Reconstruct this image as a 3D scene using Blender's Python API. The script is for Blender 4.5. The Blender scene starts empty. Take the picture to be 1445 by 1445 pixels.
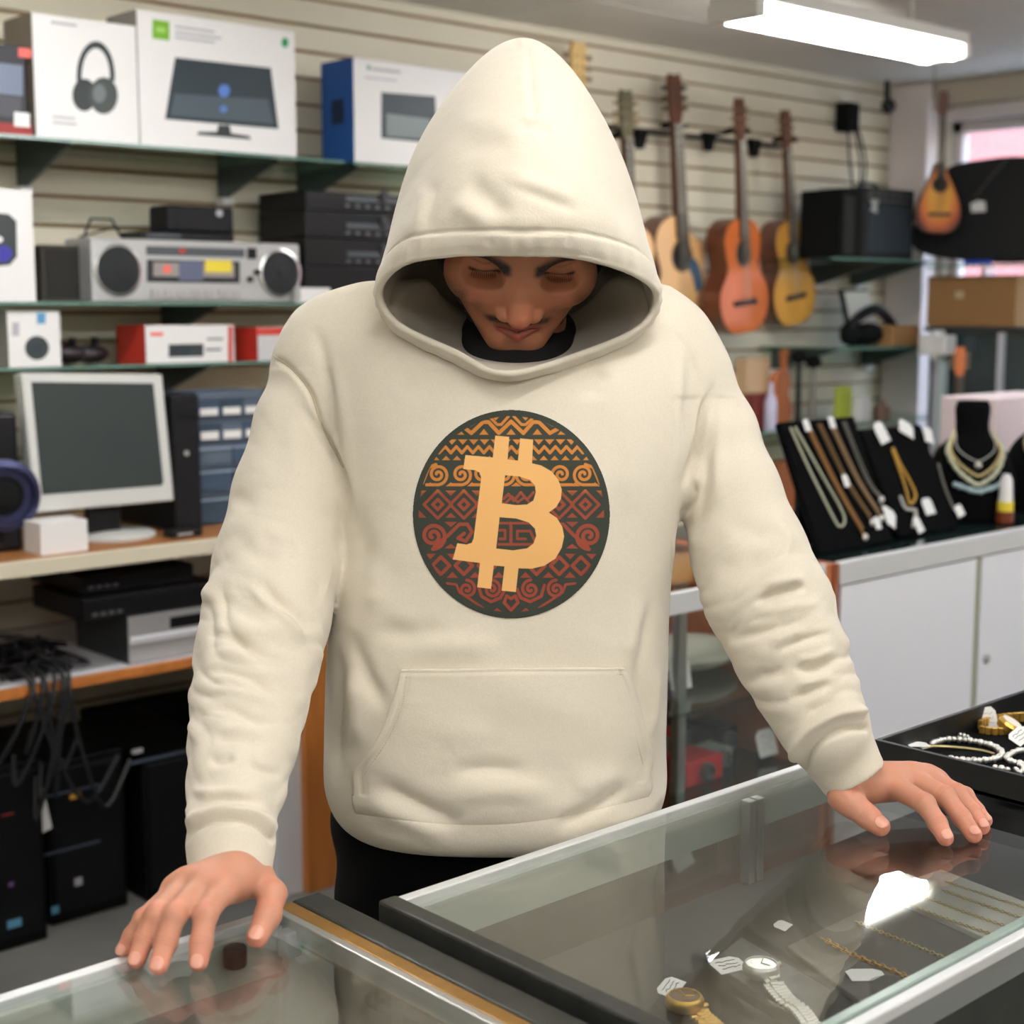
import bpy, bmesh, math, random
import numpy as np
from mathutils import Vector, Matrix
from mathutils.bvhtree import BVHTree
rnd = random.Random(7)
sc = bpy.context.scene
COL = sc.collection

# ------------------------------------------------------------------ camera
F = 2128.0; H = 1.53
PITCH = math.atan2(722.5-434, F); YAW = math.radians(42.4)
FH = np.array([math.sin(YAW), math.cos(YAW), 0.0])
FW = np.array([math.sin(YAW)*math.cos(PITCH), math.cos(YAW)*math.cos(PITCH), -math.sin(PITCH)])
RT = np.array([math.cos(YAW), -math.sin(YAW), 0.0]); UP = np.cross(RT, FW)
CAM = np.array([0.0, 0.0, H])
def ray(x, y): return FW + RT*(x-722.5)/F - UP*(y-722.5)/F
def onz(x, y, z): r = ray(x, y); return CAM + r*((z-H)/r[2])
def ony(x, y, Y): r = ray(x, y); return CAM + r*(Y/r[1])
def onx(x, y, X): r = ray(x, y); return CAM + r*(X/r[0])
def dep(x, y, d): return CAM + ray(x, y)*d
def proj(P):
    q = np.asarray(P) - CAM; d = q @ FW
    return 722.5 + F*(q @ RT)/d, 722.5 - F*(q @ UP)/d, d
cd = bpy.data.cameras.new('camera'); cam = bpy.data.objects.new('camera', cd); COL.objects.link(cam)
cam.location = CAM
cam.rotation_euler = (math.pi/2-PITCH, 0, -YAW)
cd.sensor_width = 36; cd.lens = 36*F/1445; cd.clip_start = .05; cd.clip_end = 100
cd.dof.use_dof = True; cd.dof.focus_distance = 1.66; cd.dof.aperture_fstop = 5.0
sc.camera = cam
sc.view_settings.view_transform = 'Standard'; sc.view_settings.look = 'None'
sc.view_settings.gamma = 1; sc.view_settings.use_curve_mapping = False
sc.view_settings.exposure = 0.0
sc.cycles.use_denoising = True
sc.cycles.max_bounces = 10; sc.cycles.transparent_max_bounces = 24
sc.cycles.sample_clamp_indirect = 6

# ------------------------------------------------------------------ materials
def lin(c):
    c = [v/255.0 for v in c]
    return [v/12.92 if v <= .04045 else ((v+.055)/1.055)**2.4 for v in c]
MATS = {}
def mat(name, rgb, rough=.5, metal=0.0, bump=0.0, bscale=200.0, var=0.0, vscale=6.0, emit=0.0, spec=.5, sheen=0.0, coat=0.0, stretch=None):
    if name in MATS: return MATS[name]
    m = bpy.data.materials.new(name); m.use_nodes = True
    nt = m.node_tree; b = nt.nodes['Principled BSDF']
    c = lin(rgb)+[1]
    b.inputs['Base Color'].default_value = c
    b.inputs['Roughness'].default_value = rough; b.inputs['Metallic'].default_value = metal
    b.inputs['Specular IOR Level'].default_value = spec
    b.inputs['Sheen Weight'].default_value = sheen; b.inputs['Coat Weight'].default_value = coat
    if emit:
        b.inputs['Emission Color'].default_value = c; b.inputs['Emission Strength'].default_value = emit
    if bump or var:
        tc = nt.nodes.new('ShaderNodeTexCoord')
        src = tc.outputs['Object']
        if stretch:
            mp = nt.nodes.new('ShaderNodeMapping'); mp.inputs['Scale'].default_value = stretch
            nt.links.new(src, mp.inputs['Vector']); src = mp.outputs['Vector']
    if var:
        n = nt.nodes.new('ShaderNodeTexNoise'); n.inputs['Scale'].default_value = vscale; n.inputs['Detail'].default_value = 5
        nt.links.new(src, n.inputs['Vector'])
        r = nt.nodes.new('ShaderNodeMapRange'); r.inputs['From Min'].default_value = .3; r.inputs['From Max'].default_value = .7
        r.inputs['To Min'].default_value = 1-var; r.inputs['To Max'].default_value = 1+var
        nt.links.new(n.outputs['Fac'], r.inputs['Value'])
        x = nt.nodes.new('ShaderNodeVectorMath'); x.operation = 'SCALE'; x.inputs[0].default_value = c[:3]
        nt.links.new(r.outputs['Result'], x.inputs['Scale']); nt.links.new(x.outputs['Vector'], b.inputs['Base Color'])
    if bump:
        n = nt.nodes.new('ShaderNodeTexNoise'); n.inputs['Scale'].default_value = bscale; n.inputs['Detail'].default_value = 3
        nt.links.new(src, n.inputs['Vector'])
        bp = nt.nodes.new('ShaderNodeBump'); bp.inputs['Strength'].default_value = bump; bp.inputs['Distance'].default_value = .002
        nt.links.new(n.outputs['Fac'], bp.inputs['Height']); nt.links.new(bp.outputs['Normal'], b.inputs['Normal'])
    MATS[name] = m
    return m
def glass_mat(name, tint=(235, 245, 240), refl=.05, rough=.0):
    if name in MATS: return MATS[name]
    m = bpy.data.materials.new(name); m.use_nodes = True; nt = m.node_tree
    for n in list(nt.nodes): nt.nodes.remove(n)
    out = nt.nodes.new('ShaderNodeOutputMaterial'); mix = nt.nodes.new('ShaderNodeMixShader')
    tr = nt.nodes.new('ShaderNodeBsdfTransparent'); tr.inputs['Color'].default_value = lin(tint)+[1]
    gl = nt.nodes.new('ShaderNodeBsdfGlossy'); gl.inputs['Roughness'].default_value = rough; gl.inputs['Color'].default_value = (.95, .97, .95, 1)
    lw = nt.nodes.new('ShaderNodeLayerWeight'); lw.inputs['Blend'].default_value = .5
    pw = nt.nodes.new('ShaderNodeMath'); pw.operation = 'POWER'; pw.inputs[1].default_value = 5
    ma = nt.nodes.new('ShaderNodeMath'); ma.operation = 'MULTIPLY_ADD'; ma.inputs[1].default_value = 1-refl; ma.inputs[2].default_value = refl
    nt.links.new(lw.outputs['Facing'], pw.inputs[0]); nt.links.new(pw.outputs[0], ma.inputs[0])
    nt.links.new(ma.outputs[0], mix.inputs[0]); nt.links.new(tr.outputs[0], mix.inputs[1]); nt.links.new(gl.outputs[0], mix.inputs[2])
    nt.links.new(mix.outputs[0], out.inputs['Surface'])
    MATS[name] = m; return m

# ------------------------------------------------------------------ objects
def empty(name, loc, label=None, cat=None, group=None, rz=0.0):
    o = bpy.data.objects.new(name, None); COL.objects.link(o); o.location = loc; o.rotation_euler = (0, 0, rz)
    o.empty_display_size = .05
    if label: o['label'] = label
    if cat: o['category'] = cat
    if group: o['group'] = group
    return o
def tag(o, label=None, cat=None, group=None, kind=None):
    if label: o['label'] = label
    if cat: o['category'] = cat
    if group: o['group'] = group
    if kind: o['kind'] = kind
    return o
class MB:
    """collects shapes, links them as one mesh object"""
    def __init__(s): s.v = []; s.f = []; s.mi = []; s.m = 0
    def mat(s, i): s.m = i; return s
    def add(s, vs, fs):
        o = len(s.v); s.v += [tuple(float(a) for a in p) for p in vs]
        for f in fs: s.f.append(tuple(i+o for i in f)); s.mi.append(s.m)
        return s
    def box(s, x0, x1, y0, y1, z0, z1):
        v = [(x0, y0, z0), (x1, y0, z0), (x1, y1, z0), (x0, y1, z0), (x0, y0, z1), (x1, y0, z1), (x1, y1, z1), (x0, y1, z1)]
        return s.add(v, [(0, 3, 2, 1), (4, 5, 6, 7), (0, 1, 5, 4), (1, 2, 6, 5), (2, 3, 7, 6), (3, 0, 4, 7)])
    def hexa(s, v):
        return s.add(v, [(0, 3, 2, 1), (4, 5, 6, 7), (0, 1, 5, 4), (1, 2, 6, 5), (2, 3, 7, 6), (3, 0, 4, 7)])
    def tube(s, pts, r, seg=8, cap=True, closed=False, squash=None):
        pts = [Vector(p) for p in pts]; n = len(pts)
        rs = r if hasattr(r, '__len__') else [r]*n
        vs = []; prev = None
        for i, p in enumerate(pts):
            if closed: t = (pts[(i+1) % n]-pts[i-1])
            else: t = pts[min(i+1, n-1)]-pts[max(i-1, 0)]
            if t.length < 1e-9: t = Vector((0, 0, 1))
            t.normalize()
            if prev is None:
                a = Vector((0, 0, 1)) if abs(t.z) < .9 else Vector((1, 0, 0))
                u = t.cross(a).normalized()
            else:
                u = (prev - t*prev.dot(t)); u = u.normalized() if u.length > 1e-6 else prev
            prev = u; w = t.cross(u)
            for k in range(seg):
                a = 2*math.pi*k/seg
                vs.append(p + u*(math.cos(a)*rs[i]) + w*(math.sin(a)*rs[i]*(squash or 1)))
        fs = []
        for i in range(n if closed else n-1):
            for k in range(seg):
                a = i*seg+k; b = i*seg+(k+1) % seg; c = ((i+1) % n)*seg+(k+1) % seg; d = ((i+1) % n)*seg+k
                fs.append((a, d, c, b))
        if cap and not closed:
            fs.append(tuple(range(seg))); fs.append(tuple(reversed(range((n-1)*seg, n*seg))))
        return s.add(vs, fs)
    def cyl(s, a, b, r, seg=16, r2=None):
        return s.tube([a, b], [r, r if r2 is None else r2], seg)
    def lathe(s, prof, center, axis=(0, 0, 1), seg=24):
        ax = Vector(axis).normalized(); a = Vector((0, 0, 1)) if abs(ax.z) < .9 else Vector((1, 0, 0))
        u = ax.cross(a).normalized(); w = ax.cross(u); c = Vector(center); vs = []; fs = []
        for (r, h) in prof:
            for k in range(seg):
                t = 2*math.pi*k/seg; vs.append(c+ax*h+u*(math.cos(t)*r)+w*(math.sin(t)*r))
        for i in range(len(prof)-1):
            for k in range(seg):
                fs.append((i*seg+k, i*seg+(k+1) % seg, (i+1)*seg+(k+1) % seg, (i+1)*seg+k))
        fs.append(tuple(reversed(range(seg)))); fs.append(tuple(range((len(prof)-1)*seg, len(prof)*seg)))
        return s.add(vs, fs)
    def sphere(s, c, r, seg=12, rings=8, sc=(1, 1, 1)):
        vs = []; fs = []
        for i in range(1, rings):
            t = math.pi*i/rings
            for k in range(seg):
                a = 2*math.pi*k/seg
                vs.append((c[0]+r*sc[0]*math.sin(t)*math.cos(a), c[1]+r*sc[1]*math.sin(t)*math.sin(a), c[2]+r*sc[2]*math.cos(t)))
        for i in range(rings-2):
            for k in range(seg):
                fs.append((i*seg+k, (i+1)*seg+k, (i+1)*seg+(k+1) % seg, i*seg+(k+1) % seg))
        t = len(vs); vs.append((c[0], c[1], c[2]+r*sc[2])); vs.append((c[0], c[1], c[2]-r*sc[2]))
        for k in range(seg):
            fs.append((t, k, (k+1) % seg)); fs.append((t+1, (rings-2)*seg+(k+1) % seg, (rings-2)*seg+k))
        return s.add(vs, fs)
    def prism(s, poly, o, u, v, n, t):
        """polygon (a,b) in frame o+u*a+v*b, thickness t along n (starting at plane)"""
        o, u, v, n = Vector(o), Vector(u), Vector(v), Vector(n)
        k = len(poly); vs = [o+u*a+v*b for a, b in poly]+[o+u*a+v*b+n*t for a, b in poly]
        fs = [tuple(reversed(range(k))), tuple(range(k, 2*k))]
        for i in range(k): fs.append((i, (i+1) % k, k+(i+1) % k, k+i))
        return s.add(vs, fs)
    def torus(s, c, R, r, n=(0, 0, 1), u=None, seg=10, rs=6, ell=1.0):
        n = Vector(n).normalized()
        if u is None: u = n.orthogonal()
        u = Vector(u); u = (u-n*u.dot(n)).normalized(); w = n.cross(u); c = Vector(c)
        pts = [c+u*(math.cos(2*math.pi*k/seg)*R*ell)+w*(math.sin(2*math.pi*k/seg)*R) for k in range(seg)]
        return s.tube(pts, r, rs, closed=True)
    def build(s, name, mats, parent=None, smooth=False, bevel=0.0, bseg=2, fix=True):
        me = bpy.data.meshes.new(name)
        base = Vector((0, 0, 0))
        if parent is not None:
            inv = WM(parent).inverted(); vs = [inv @ Vector(p) for p in s.v]
        else: vs = s.v
        me.from_pydata([tuple(p) for p in vs], [], s.f)
        if not isinstance(mats, (list, tuple)): mats = [mats]
        for m in mats: me.materials.append(m)
        if len(mats) > 1: me.polygons.foreach_set('material_index', s.mi)
        if fix:
            bm = bmesh.new(); bm.from_mesh(me); bmesh.ops.recalc_face_normals(bm, faces=bm.faces); bm.to_mesh(me); bm.free()
        if smooth:
            me.polygons.foreach_set('use_smooth', [True]*len(me.polygons))
            me.set_sharp_from_angle(angle=math.radians(40))
        me.update()
        o = bpy.data.objects.new(name, me); COL.objects.link(o)
        if parent is not None: o.parent = parent
        if bevel:
            b = o.modifiers.new('bevel', 'BEVEL'); b.width = bevel; b.segments = bseg; b.limit_method = 'ANGLE'; b.angle_limit = math.radians(35)
        return o
def WM(o):
    m = Matrix.LocRotScale(o.location, o.rotation_euler, o.scale)
    return WM(o.parent) @ m if o.parent else m
def copy_tree(o, parent=None):
    c = o.copy(); COL.objects.link(c); c.parent = parent
    for ch in [x for x in bpy.data.objects if x.parent == o]: copy_tree(ch, c)
    return c
def np_mesh(name, V, Fq, mats, parent=None, smooth=True, colors=None):
    me = bpy.data.meshes.new(name)
    V = np.asarray(V, float)
    if parent is not None:
        M = np.array(WM(parent).inverted()); V = V @ M[:3, :3].T + M[:3, 3]
    k = Fq.shape[1]
    me.vertices.add(len(V)); me.vertices.foreach_set('co', V.astype(np.float32).ravel())
    me.loops.add(Fq.size); me.loops.foreach_set('vertex_index', Fq.astype(np.int32).ravel())
    me.polygons.add(len(Fq)); me.polygons.foreach_set('loop_start', np.arange(0, Fq.size, k, dtype=np.int32))
    me.update(calc_edges=True); me.validate()
    if smooth: me.polygons.foreach_set('use_smooth', np.ones(len(me.polygons), bool))
    if colors is not None:
        a = me.color_attributes.new('tone', 'FLOAT_COLOR', 'POINT')
        c = np.ones((len(V), 4), np.float32); c[:, :3] = colors; a.data.foreach_set('color', c.ravel())
    for m in (mats if isinstance(mats, (list, tuple)) else [mats]): me.materials.append(m)
    o = bpy.data.objects.new(name, me); COL.objects.link(o)
    if parent is not None: o.parent = parent
    return o
def vnormals(V, Fq):
    n = np.zeros_like(V)
    a = V[Fq[:, 2]]-V[Fq[:, 0]]; b = V[Fq[:, 3]]-V[Fq[:, 1]]; c = np.cross(a, b)
    for k in range(4): np.add.at(n, Fq[:, k], c)
    return n/np.maximum(np.linalg.norm(n, axis=1, keepdims=True), 1e-12)
def catmull(pts, n, closed=False):
    P = np.asarray(pts, float); m = len(P); out = []
    segs = m if closed else m-1
    for j in range(n):
        t = j/n*segs if closed else j/(n-1)*segs
        i = min(int(t), segs-1); f = t-i
        if closed: a, b, c, d = P[(i-1) % m], P[i % m], P[(i+1) % m], P[(i+2) % m]
        else: a, b, c, d = P[max(i-1, 0)], P[i], P[i+1], P[min(i+2, m-1)]
        out.append(.5*((2*b)+(c-a)*f+(2*a-5*b+4*c-d)*f*f+(3*b-a-3*c+d)*f**3))
    return np.array(out)

# ------------------------------------------------------------------ distance-field modelling
import openvdb
class SDF:
    def __init__(s, lo, hi, h):
        s.lo = np.array(lo, float); s.h = h
        s.n = np.ceil((np.array(hi)-s.lo)/h).astype(int)+1
        s.ax = [(s.lo[i]+h*np.arange(s.n[i])).astype(np.float32) for i in range(3)]
        s.D = np.full(s.n, .2, np.float32)
    def like(s):
        n = object.__new__(SDF); n.lo, n.h, n.n, n.ax = s.lo, s.h, s.n, s.ax; n.D = np.full(s.n, .2, np.float32); return n
    def sub(s, lo, hi):
        a = np.clip(np.floor((np.array(lo)-s.lo)/s.h).astype(int), 0, s.n-1); b = np.clip(np.ceil((np.array(hi)-s.lo)/s.h).astype(int)+1, 1, s.n)
        sl = tuple(slice(a[i], b[i]) for i in range(3))
        X = s.ax[0][sl[0]][:, None, None]; Y = s.ax[1][sl[1]][None, :, None]; Z = s.ax[2][sl[2]][None, None, :]
        return sl, X, Y, Z
    def comb(s, sl, d, k, mode):
        D = s.D[sl]
        if mode == 'add':
            if k <= 0: s.D[sl] = np.minimum(D, d); return
            h = np.maximum(k-np.abs(D-d), 0)/k; s.D[sl] = np.minimum(D, d)-h*h*k*.25
        elif mode == 'sub':
            d = -d
            if k <= 0: s.D[sl] = np.maximum(D, d); return
            h = np.maximum(k-np.abs(D-d), 0)/k; s.D[sl] = np.maximum(D, d)+h*h*k*.25
    def cone(s, a, b, ra, rb, k=.01, mode='add'):
        a = np.asarray(a, float); b = np.asarray(b, float); R = max(ra, rb)+k+2*s.h
        sl, X, Y, Z = s.sub(np.minimum(a, b)-R, np.maximum(a, b)+R)
        ab = b-a; L = max(float(ab @ ab), 1e-12)
        t = np.clip(((X-a[0])*ab[0]+(Y-a[1])*ab[1]+(Z-a[2])*ab[2])/L, 0, 1)
        d = np.sqrt((X-a[0]-t*ab[0])**2+(Y-a[1]-t*ab[1])**2+(Z-a[2]-t*ab[2])**2)-(ra+(rb-ra)*t)
        s.comb(sl, d, k, mode)
    def chain(s, pts, rs, k=.01, mode='add'):
        for i in range(len(pts)-1): s.cone(pts[i], pts[i+1], rs[i], rs[i+1], k, mode)
    def ell(s, c, r, k=.01, mode='add', rot=None):
        c = np.asarray(c, float); r = np.asarray(r, float); R = max(r)+k+2*s.h
        sl, X, Y, Z = s.sub(c-R, c+R)
        x, y, z = X-c[0], Y-c[1], Z-c[2]
        if rot is not None:
            x, y, z = (rot[0][0]*x+rot[0][1]*y+rot[0][2]*z, rot[1][0]*x+rot[1][1]*y+rot[1][2]*z, rot[2][0]*x+rot[2][1]*y+rot[2][2]*z)
        k0 = np.sqrt((x/r[0])**2+(y/r[1])**2+(z/r[2])**2); k1 = np.sqrt((x/r[0]**2)**2+(y/r[1]**2)**2+(z/r[2]**2)**2)
        d = k0*(k0-1)/np.maximum(k1, 1e-6)
        s.comb(sl, d, k, mode)
    def mesh(s):
        D = s.D
        for ax in range(3):     # keep the surface closed at the borders
            i = [slice(None)]*3; i[ax] = 0; D[tuple(i)] = np.maximum(D[tuple(i)], s.h); i[ax] = -1; D[tuple(i)] = np.maximum(D[tuple(i)], s.h)
        D = np.clip(D, -4*s.h, 4*s.h)
        g = openvdb.FloatGrid(4*s.h); g.copyFromArray(D, tolerance=0)
        P, Q = g.convertToQuads(0.0)
        return P.astype(float)*s.h+s.lo, Q.astype(np.int64)
def outward(V, Q):
    """flip if quads wind inward (signed volume)"""
    a, b, c, d = (V[Q[:, i]] for i in range(4))
    vol = np.einsum('ij,ij->i', a, np.cross(b, c)).sum()+np.einsum('ij,ij->i', a, np.cross(c, d)).sum()
    return Q[:, ::-1].copy() if vol < 0 else Q
def smooth_mesh(V, Q, it=2, lam=.5):
    for _ in range(it):
        acc = np.zeros_like(V); cnt = np.zeros(len(V))
        for k in range(4):
            a = Q[:, k]; b = Q[:, (k+1) % 4]
            np.add.at(acc, a, V[b]); np.add.at(cnt, a, 1); np.add.at(acc, b, V[a]); np.add.at(cnt, b, 1)
        V = V+(acc/np.maximum(cnt, 1)[:, None]-V)*lam
    return V
def seg_dist(px, py, pts):
    """distance to polyline and fraction along it"""
    P = np.asarray(pts, float); L = np.r_[0, np.cumsum(np.hypot(*(P[1:]-P[:-1]).T))]; best = np.full(px.shape, 1e9); tt = np.zeros(px.shape)
    for i in range(len(P)-1):
        d = P[i+1]-P[i]; l2 = max(d @ d, 1e-9)
        t = np.clip(((px-P[i, 0])*d[0]+(py-P[i, 1])*d[1])/l2, 0, 1)
        q = np.hypot(px-P[i, 0]-t*d[0], py-P[i, 1]-t*d[1]); m = q < best
        best[m] = q[m]; tt[m] = (L[i]+t[m]*(L[i+1]-L[i]))/L[-1]
    return best, tt
# ================================================================== PERSON
def fabric_mat():
    m = bpy.data.materials.new('cream_fleece'); m.use_nodes = True; nt = m.node_tree; b = nt.nodes['Principled BSDF']
    b.inputs['Roughness'].default_value = .95; b.inputs['Specular IOR Level'].default_value = .1
    b.inputs['Sheen Weight'].default_value = .25; b.inputs['Sheen Roughness'].default_value = .6
    tc = nt.nodes.new('ShaderNodeTexCoord')
    def noise(sc_, det=3, vec=None):
        n = nt.nodes.new('ShaderNodeTexNoise'); n.inputs['Scale'].default_value = sc_; n.inputs['Detail'].default_value = det
        nt.links.new(vec or tc.outputs['Object'], n.inputs['Vector']); return n
    n1 = noise(420, 2); n2 = noise(9, 4)
    mx = nt.nodes.new('ShaderNodeMix'); mx.data_type = 'RGBA'
    mx.inputs['A'].default_value = lin((203, 193, 172))+[1]; mx.inputs['B'].default_value = lin((215, 206, 187))+[1]
    nt.links.new(n1.outputs['Fac'], mx.inputs['Factor']); nt.links.new(mx.outputs['Result'], b.inputs['Base Color'])
    mp = nt.nodes.new('ShaderNodeMapping'); mp.inputs['Scale'].default_value = (1, 1, 1.6); nt.links.new(tc.outputs['Object'], mp.inputs['Vector'])
    n3 = noise(13, 2, mp.outputs['Vector'])
    b1 = nt.nodes.new('ShaderNodeBump'); b1.inputs['Strength'].default_value = .28; b1.inputs['Distance'].default_value = .0006; nt.links.new(n1.outputs['Fac'], b1.inputs['Height'])
    b2 = nt.nodes.new('ShaderNodeBump'); b2.inputs['Strength'].default_value = .22; b2.inputs['Distance'].default_value = .012; nt.links.new(n3.outputs['Fac'], b2.inputs['Height'])
    nt.links.new(b1.outputs['Normal'], b2.inputs['Normal']); nt.links.new(b2.outputs['Normal'], b.inputs['Normal'])
    return m
FABRIC = fabric_mat()
THREAD = mat('seam_thread', (188, 174, 146), .9)
def tone_mat(name, rough, sss=0.0, bump=.15, bscale=900, spec=.4):
    m = bpy.data.materials.new(name); m.use_nodes = True; nt = m.node_tree; b = nt.nodes['Principled BSDF']
    a = nt.nodes.new('ShaderNodeAttribute'); a.attribute_name = 'tone'
    nt.links.new(a.outputs['Color'], b.inputs['Base Color'])
    b.inputs['Roughness'].default_value = rough; b.inputs['Specular IOR Level'].default_value = spec
    if sss:
        b.inputs['Subsurface Weight'].default_value = sss; b.inputs['Subsurface Radius'].default_value = (1, .35, .2); b.inputs['Subsurface Scale'].default_value = .006
    tc = nt.nodes.new('ShaderNodeTexCoord'); n = nt.nodes.new('ShaderNodeTexNoise'); n.inputs['Scale'].default_value = bscale
    nt.links.new(tc.outputs['Object'], n.inputs['Vector'])
    bp = nt.nodes.new('ShaderNodeBump'); bp.inputs['Strength'].default_value = bump; bp.inputs['Distance'].default_value = .0005
    nt.links.new(n.outputs['Fac'], bp.inputs['Height']); nt.links.new(bp.outputs['Normal'], b.inputs['Normal'])
    return m
SKIN = tone_mat('skin', .5, sss=.25)
PRINT = tone_mat('screen_print', .85, bump=.3, bscale=420, spec=.15)

B3 = np.array([RT, FH, [0, 0, 1.0]])             # rows: u, w, z axes
def toU(P): return np.asarray(P) @ B3.T
def fromU(P): return np.asarray(P) @ B3
def pu(x, y, d): return toU(dep(x, y, d))
def pr(x, y, d, rpx): return pu(x, y, d), rpx*d/F

# centre lines of the two sleeves (photo position, depth, radius)
ARM_L = [(470, 478, 1.79, 50), (446, 540, 1.79, 60), (430, 600, 1.785, 69), (410, 700, 1.765, 80), (392, 800, 1.73, 89), (376, 870, 1.69, 88), (364, 930, 1.655, 85), (352, 990, 1.61, 80),
         (343, 1050, 1.565, 74), (334, 1105, 1.52, 67), (328, 1150, 1.485, 62)]
ARM_R = [(938, 482, 1.79, 48), (978, 542, 1.79, 55), (1005, 612, 1.785, 62), (1030, 697, 1.77, 70), (1057, 782, 1.755, 80), (1085, 850, 1.735, 84), (1112, 915, 1.715, 77), (1137, 970, 1.70, 69), (1158, 1015, 1.685, 62), (1168, 1034, 1.68, 60)]
CUFF_L = [(328, 1150, 1.485, 58), (326, 1190, 1.465, 61), (324, 1262, 1.435, 57)]
CUFF_R = [(1166, 1030, 1.69, 56), (1184, 1062, 1.69, 51), (1216, 1116, 1.688, 46)]
TORSO = [(402, 620, 860, 1.78, .05), (415, 560, 905, 1.78, .065), (432, 490, 965, 1.78, .08), (470, 458, 985, 1.775, .10), (550, 458, 990, 1.77, .118), (650, 480, 972, 1.77, .13), (750, 487, 952, 1.775, .136),
         (850, 467, 943, 1.785, .142), (950, 461, 941, 1.79, .147), (1050, 459, 938, 1.80, .15), (1100, 458, 941, 1.80, .15), (1125, 462, 938, 1.80, .149), (1145, 480, 922, 1.80, .142)]

def build_hoodie_sdf():
    g = SDF((-.43, 1.22, .90), (.47, 1.98, 1.66), .0028)
    lv = []
    for (y, xl, xr, d, th) in TORSO:
        a = pu(xl, y, d); b = pu(xr, y, d); lv.append((a[2], (a[0]+b[0])/2, (b[0]-a[0])/2, a[1], th))
    lv = np.array(sorted(lv)); z = g.ax[2]
    def smo(v):
        k = 15; e = np.r_[np.full(k, v[0]), v, np.full(k, v[-1])]; c = np.hanning(2*k+1); c /= c.sum(); e = np.convolve(e, c, 'valid')
        return e.astype(np.float32)[None, None, :]
    uc, uh, wc, th = (smo(np.interp(z, lv[:, 0], lv[:, i])) for i in (1, 2, 3, 4))
    X = g.ax[0][:, None, None]; Y = g.ax[1][None, :, None]; Z = z[None, None, :]
    ax_ = np.abs((X-uc)/uh); ay = np.abs((Y-wc)/th); p = 2.35
    k = (ax_**p+ay**p)**(1/p)
    gr = np.sqrt((ax_/uh)**2+(ay/th)**2)/np.maximum(np.sqrt(ax_**2+ay**2), 1e-4)
    d = (k-1)/np.maximum(gr, 1e-3)
    zb = lv[0, 0]; zt = lv[-1, 0]
    # soft rounded bottom edge and top
    r = .03
    q = np.minimum(zb-.010+r-Z, 0*Z+9); dz = np.maximum(zb-.012-Z, Z-zt)
    h = np.maximum(r-np.abs(d-dz), 0)/r; d = np.maximum(d, dz)+h*h*r*.25
    g.D = np.minimum(g.D, d).astype(np.float32)
    # shoulders
    for pts in ([(640, 430, 1.79, 44), (530, 458, 1.79, 50), (455, 492, 1.79, 50)], [(820, 430, 1.79, 44), (900, 450, 1.79, 48), (944, 484, 1.79, 49)]):
        P = [pr(*q_) for q_ in pts]; g.chain([a for a, _ in P], [b for _, b in P], .035)
    # sleeves: soft join at the shoulder, tight crease lower down
    for arm in (ARM_L, ARM_R):
        P = [pr(*q_) for q_ in arm]
        S = g.like()
        S.chain([a for a, _ in P], [b for _, b in P], .012)
        kz = np.interp(g.ax[2], [1.20, 1.30, 1.48], [.006, .014, .05]).astype(np.float32)[None, None, :]
        h = np.maximum(kz-np.abs(g.D-S.D), 0)/kz; g.D = np.minimum(g.D, S.D)-h*h*kz*.25
    for cuff in (CUFF_L, CUFF_R):
        P = [pr(*q_) for q_ in cuff]; pts = [a for a, _ in P]; rs = [b for _, b in P]
        S = g.like()
        S.chain(pts, rs, .006)
        e = pts[-1]; n = pts[-1]-pts[-2]; n = n/np.linalg.norm(n)
        pl = ((X-e[0])*n[0]+(Y-e[1])*n[1]+(Z-e[2])*n[2]+rs[-1]*.42).astype(np.float32)
        S.D = np.maximum(S.D, pl)
        k = .006; h = np.maximum(k-np.abs(g.D-S.D), 0)/k; g.D = np.minimum(g.D, S.D)-h*h*k*.25
        T = g.like(); T.cone(pts[-1]+n*.05, pts[-1]-n*(rs[-1]*.42+.035), rs[-1]-.0035, rs[-1]-.007, 0)
        g.D = np.maximum(g.D, -T.D)
    # throat opening under the hood
    g.ell(pu(733, 425, 1.70), (.140, .17, .070), .02, 'sub')
    return g
g = build_hoodie_sdf(); V, Q = g.mesh(); del g
Q = outward(V, Q); V = smooth_mesh(V, Q, 2, .4); V = fromU(V); Q = outward(V, Q)

def project_all(V):
    q = V-CAM; d = q @ FW; return 722.5+F*(q @ RT)/d, 722.5-F*(q @ UP)/d, d
from mathutils import noise as mnoise
def cloth_noise(V, px, py):
    """puffy folds across the sleeves, broad soft ones on the body"""
    U = toU(V); out = np.zeros(len(V))
    left = (px < 470-np.clip((py-800), 0, 60)*.25) & (py > 520); right = (px > 948+np.clip(py-740, 0, 400)*.0) & (py > 560)
    for i in range(len(V)):
        u, w, z = U[i]; y = py[i]
        if left[i] or right[i]:
            k = min(1.0, max(0.15, (y-700)/140)) if left[i] else min(1.0, max(.15, (y-740)/100))
            if y > (1135 if left[i] else 1010)-(0 if left[i] else 0): k *= max(0.0, 1-(y-(1135 if left[i] else 1010))/30)
            s = z+(.35*u if left[i] else -.45*u)
            n = mnoise.noise((u*10, w*8+3, s*27+1.3*mnoise.noise((u*9, w*9, z*9)))); n2 = mnoise.noise((u*18+7, w*14, s*46))
            out[i] = k*(.0105*abs(n)-.002+.003*abs(n2))
        else:
            n = mnoise.noise((u*7+5, w*6, z*5.5)); n2 = mnoise.noise((u*5+z*9, w*5, z*13+u*6))
            m = 1-.75*min(1, max(0, 1-abs(px[i]-722)/200))*min(1, max(0, 1-abs(y-726)/200))
            out[i] = (.0035*n+.0022*n2)*m
    return out
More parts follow.
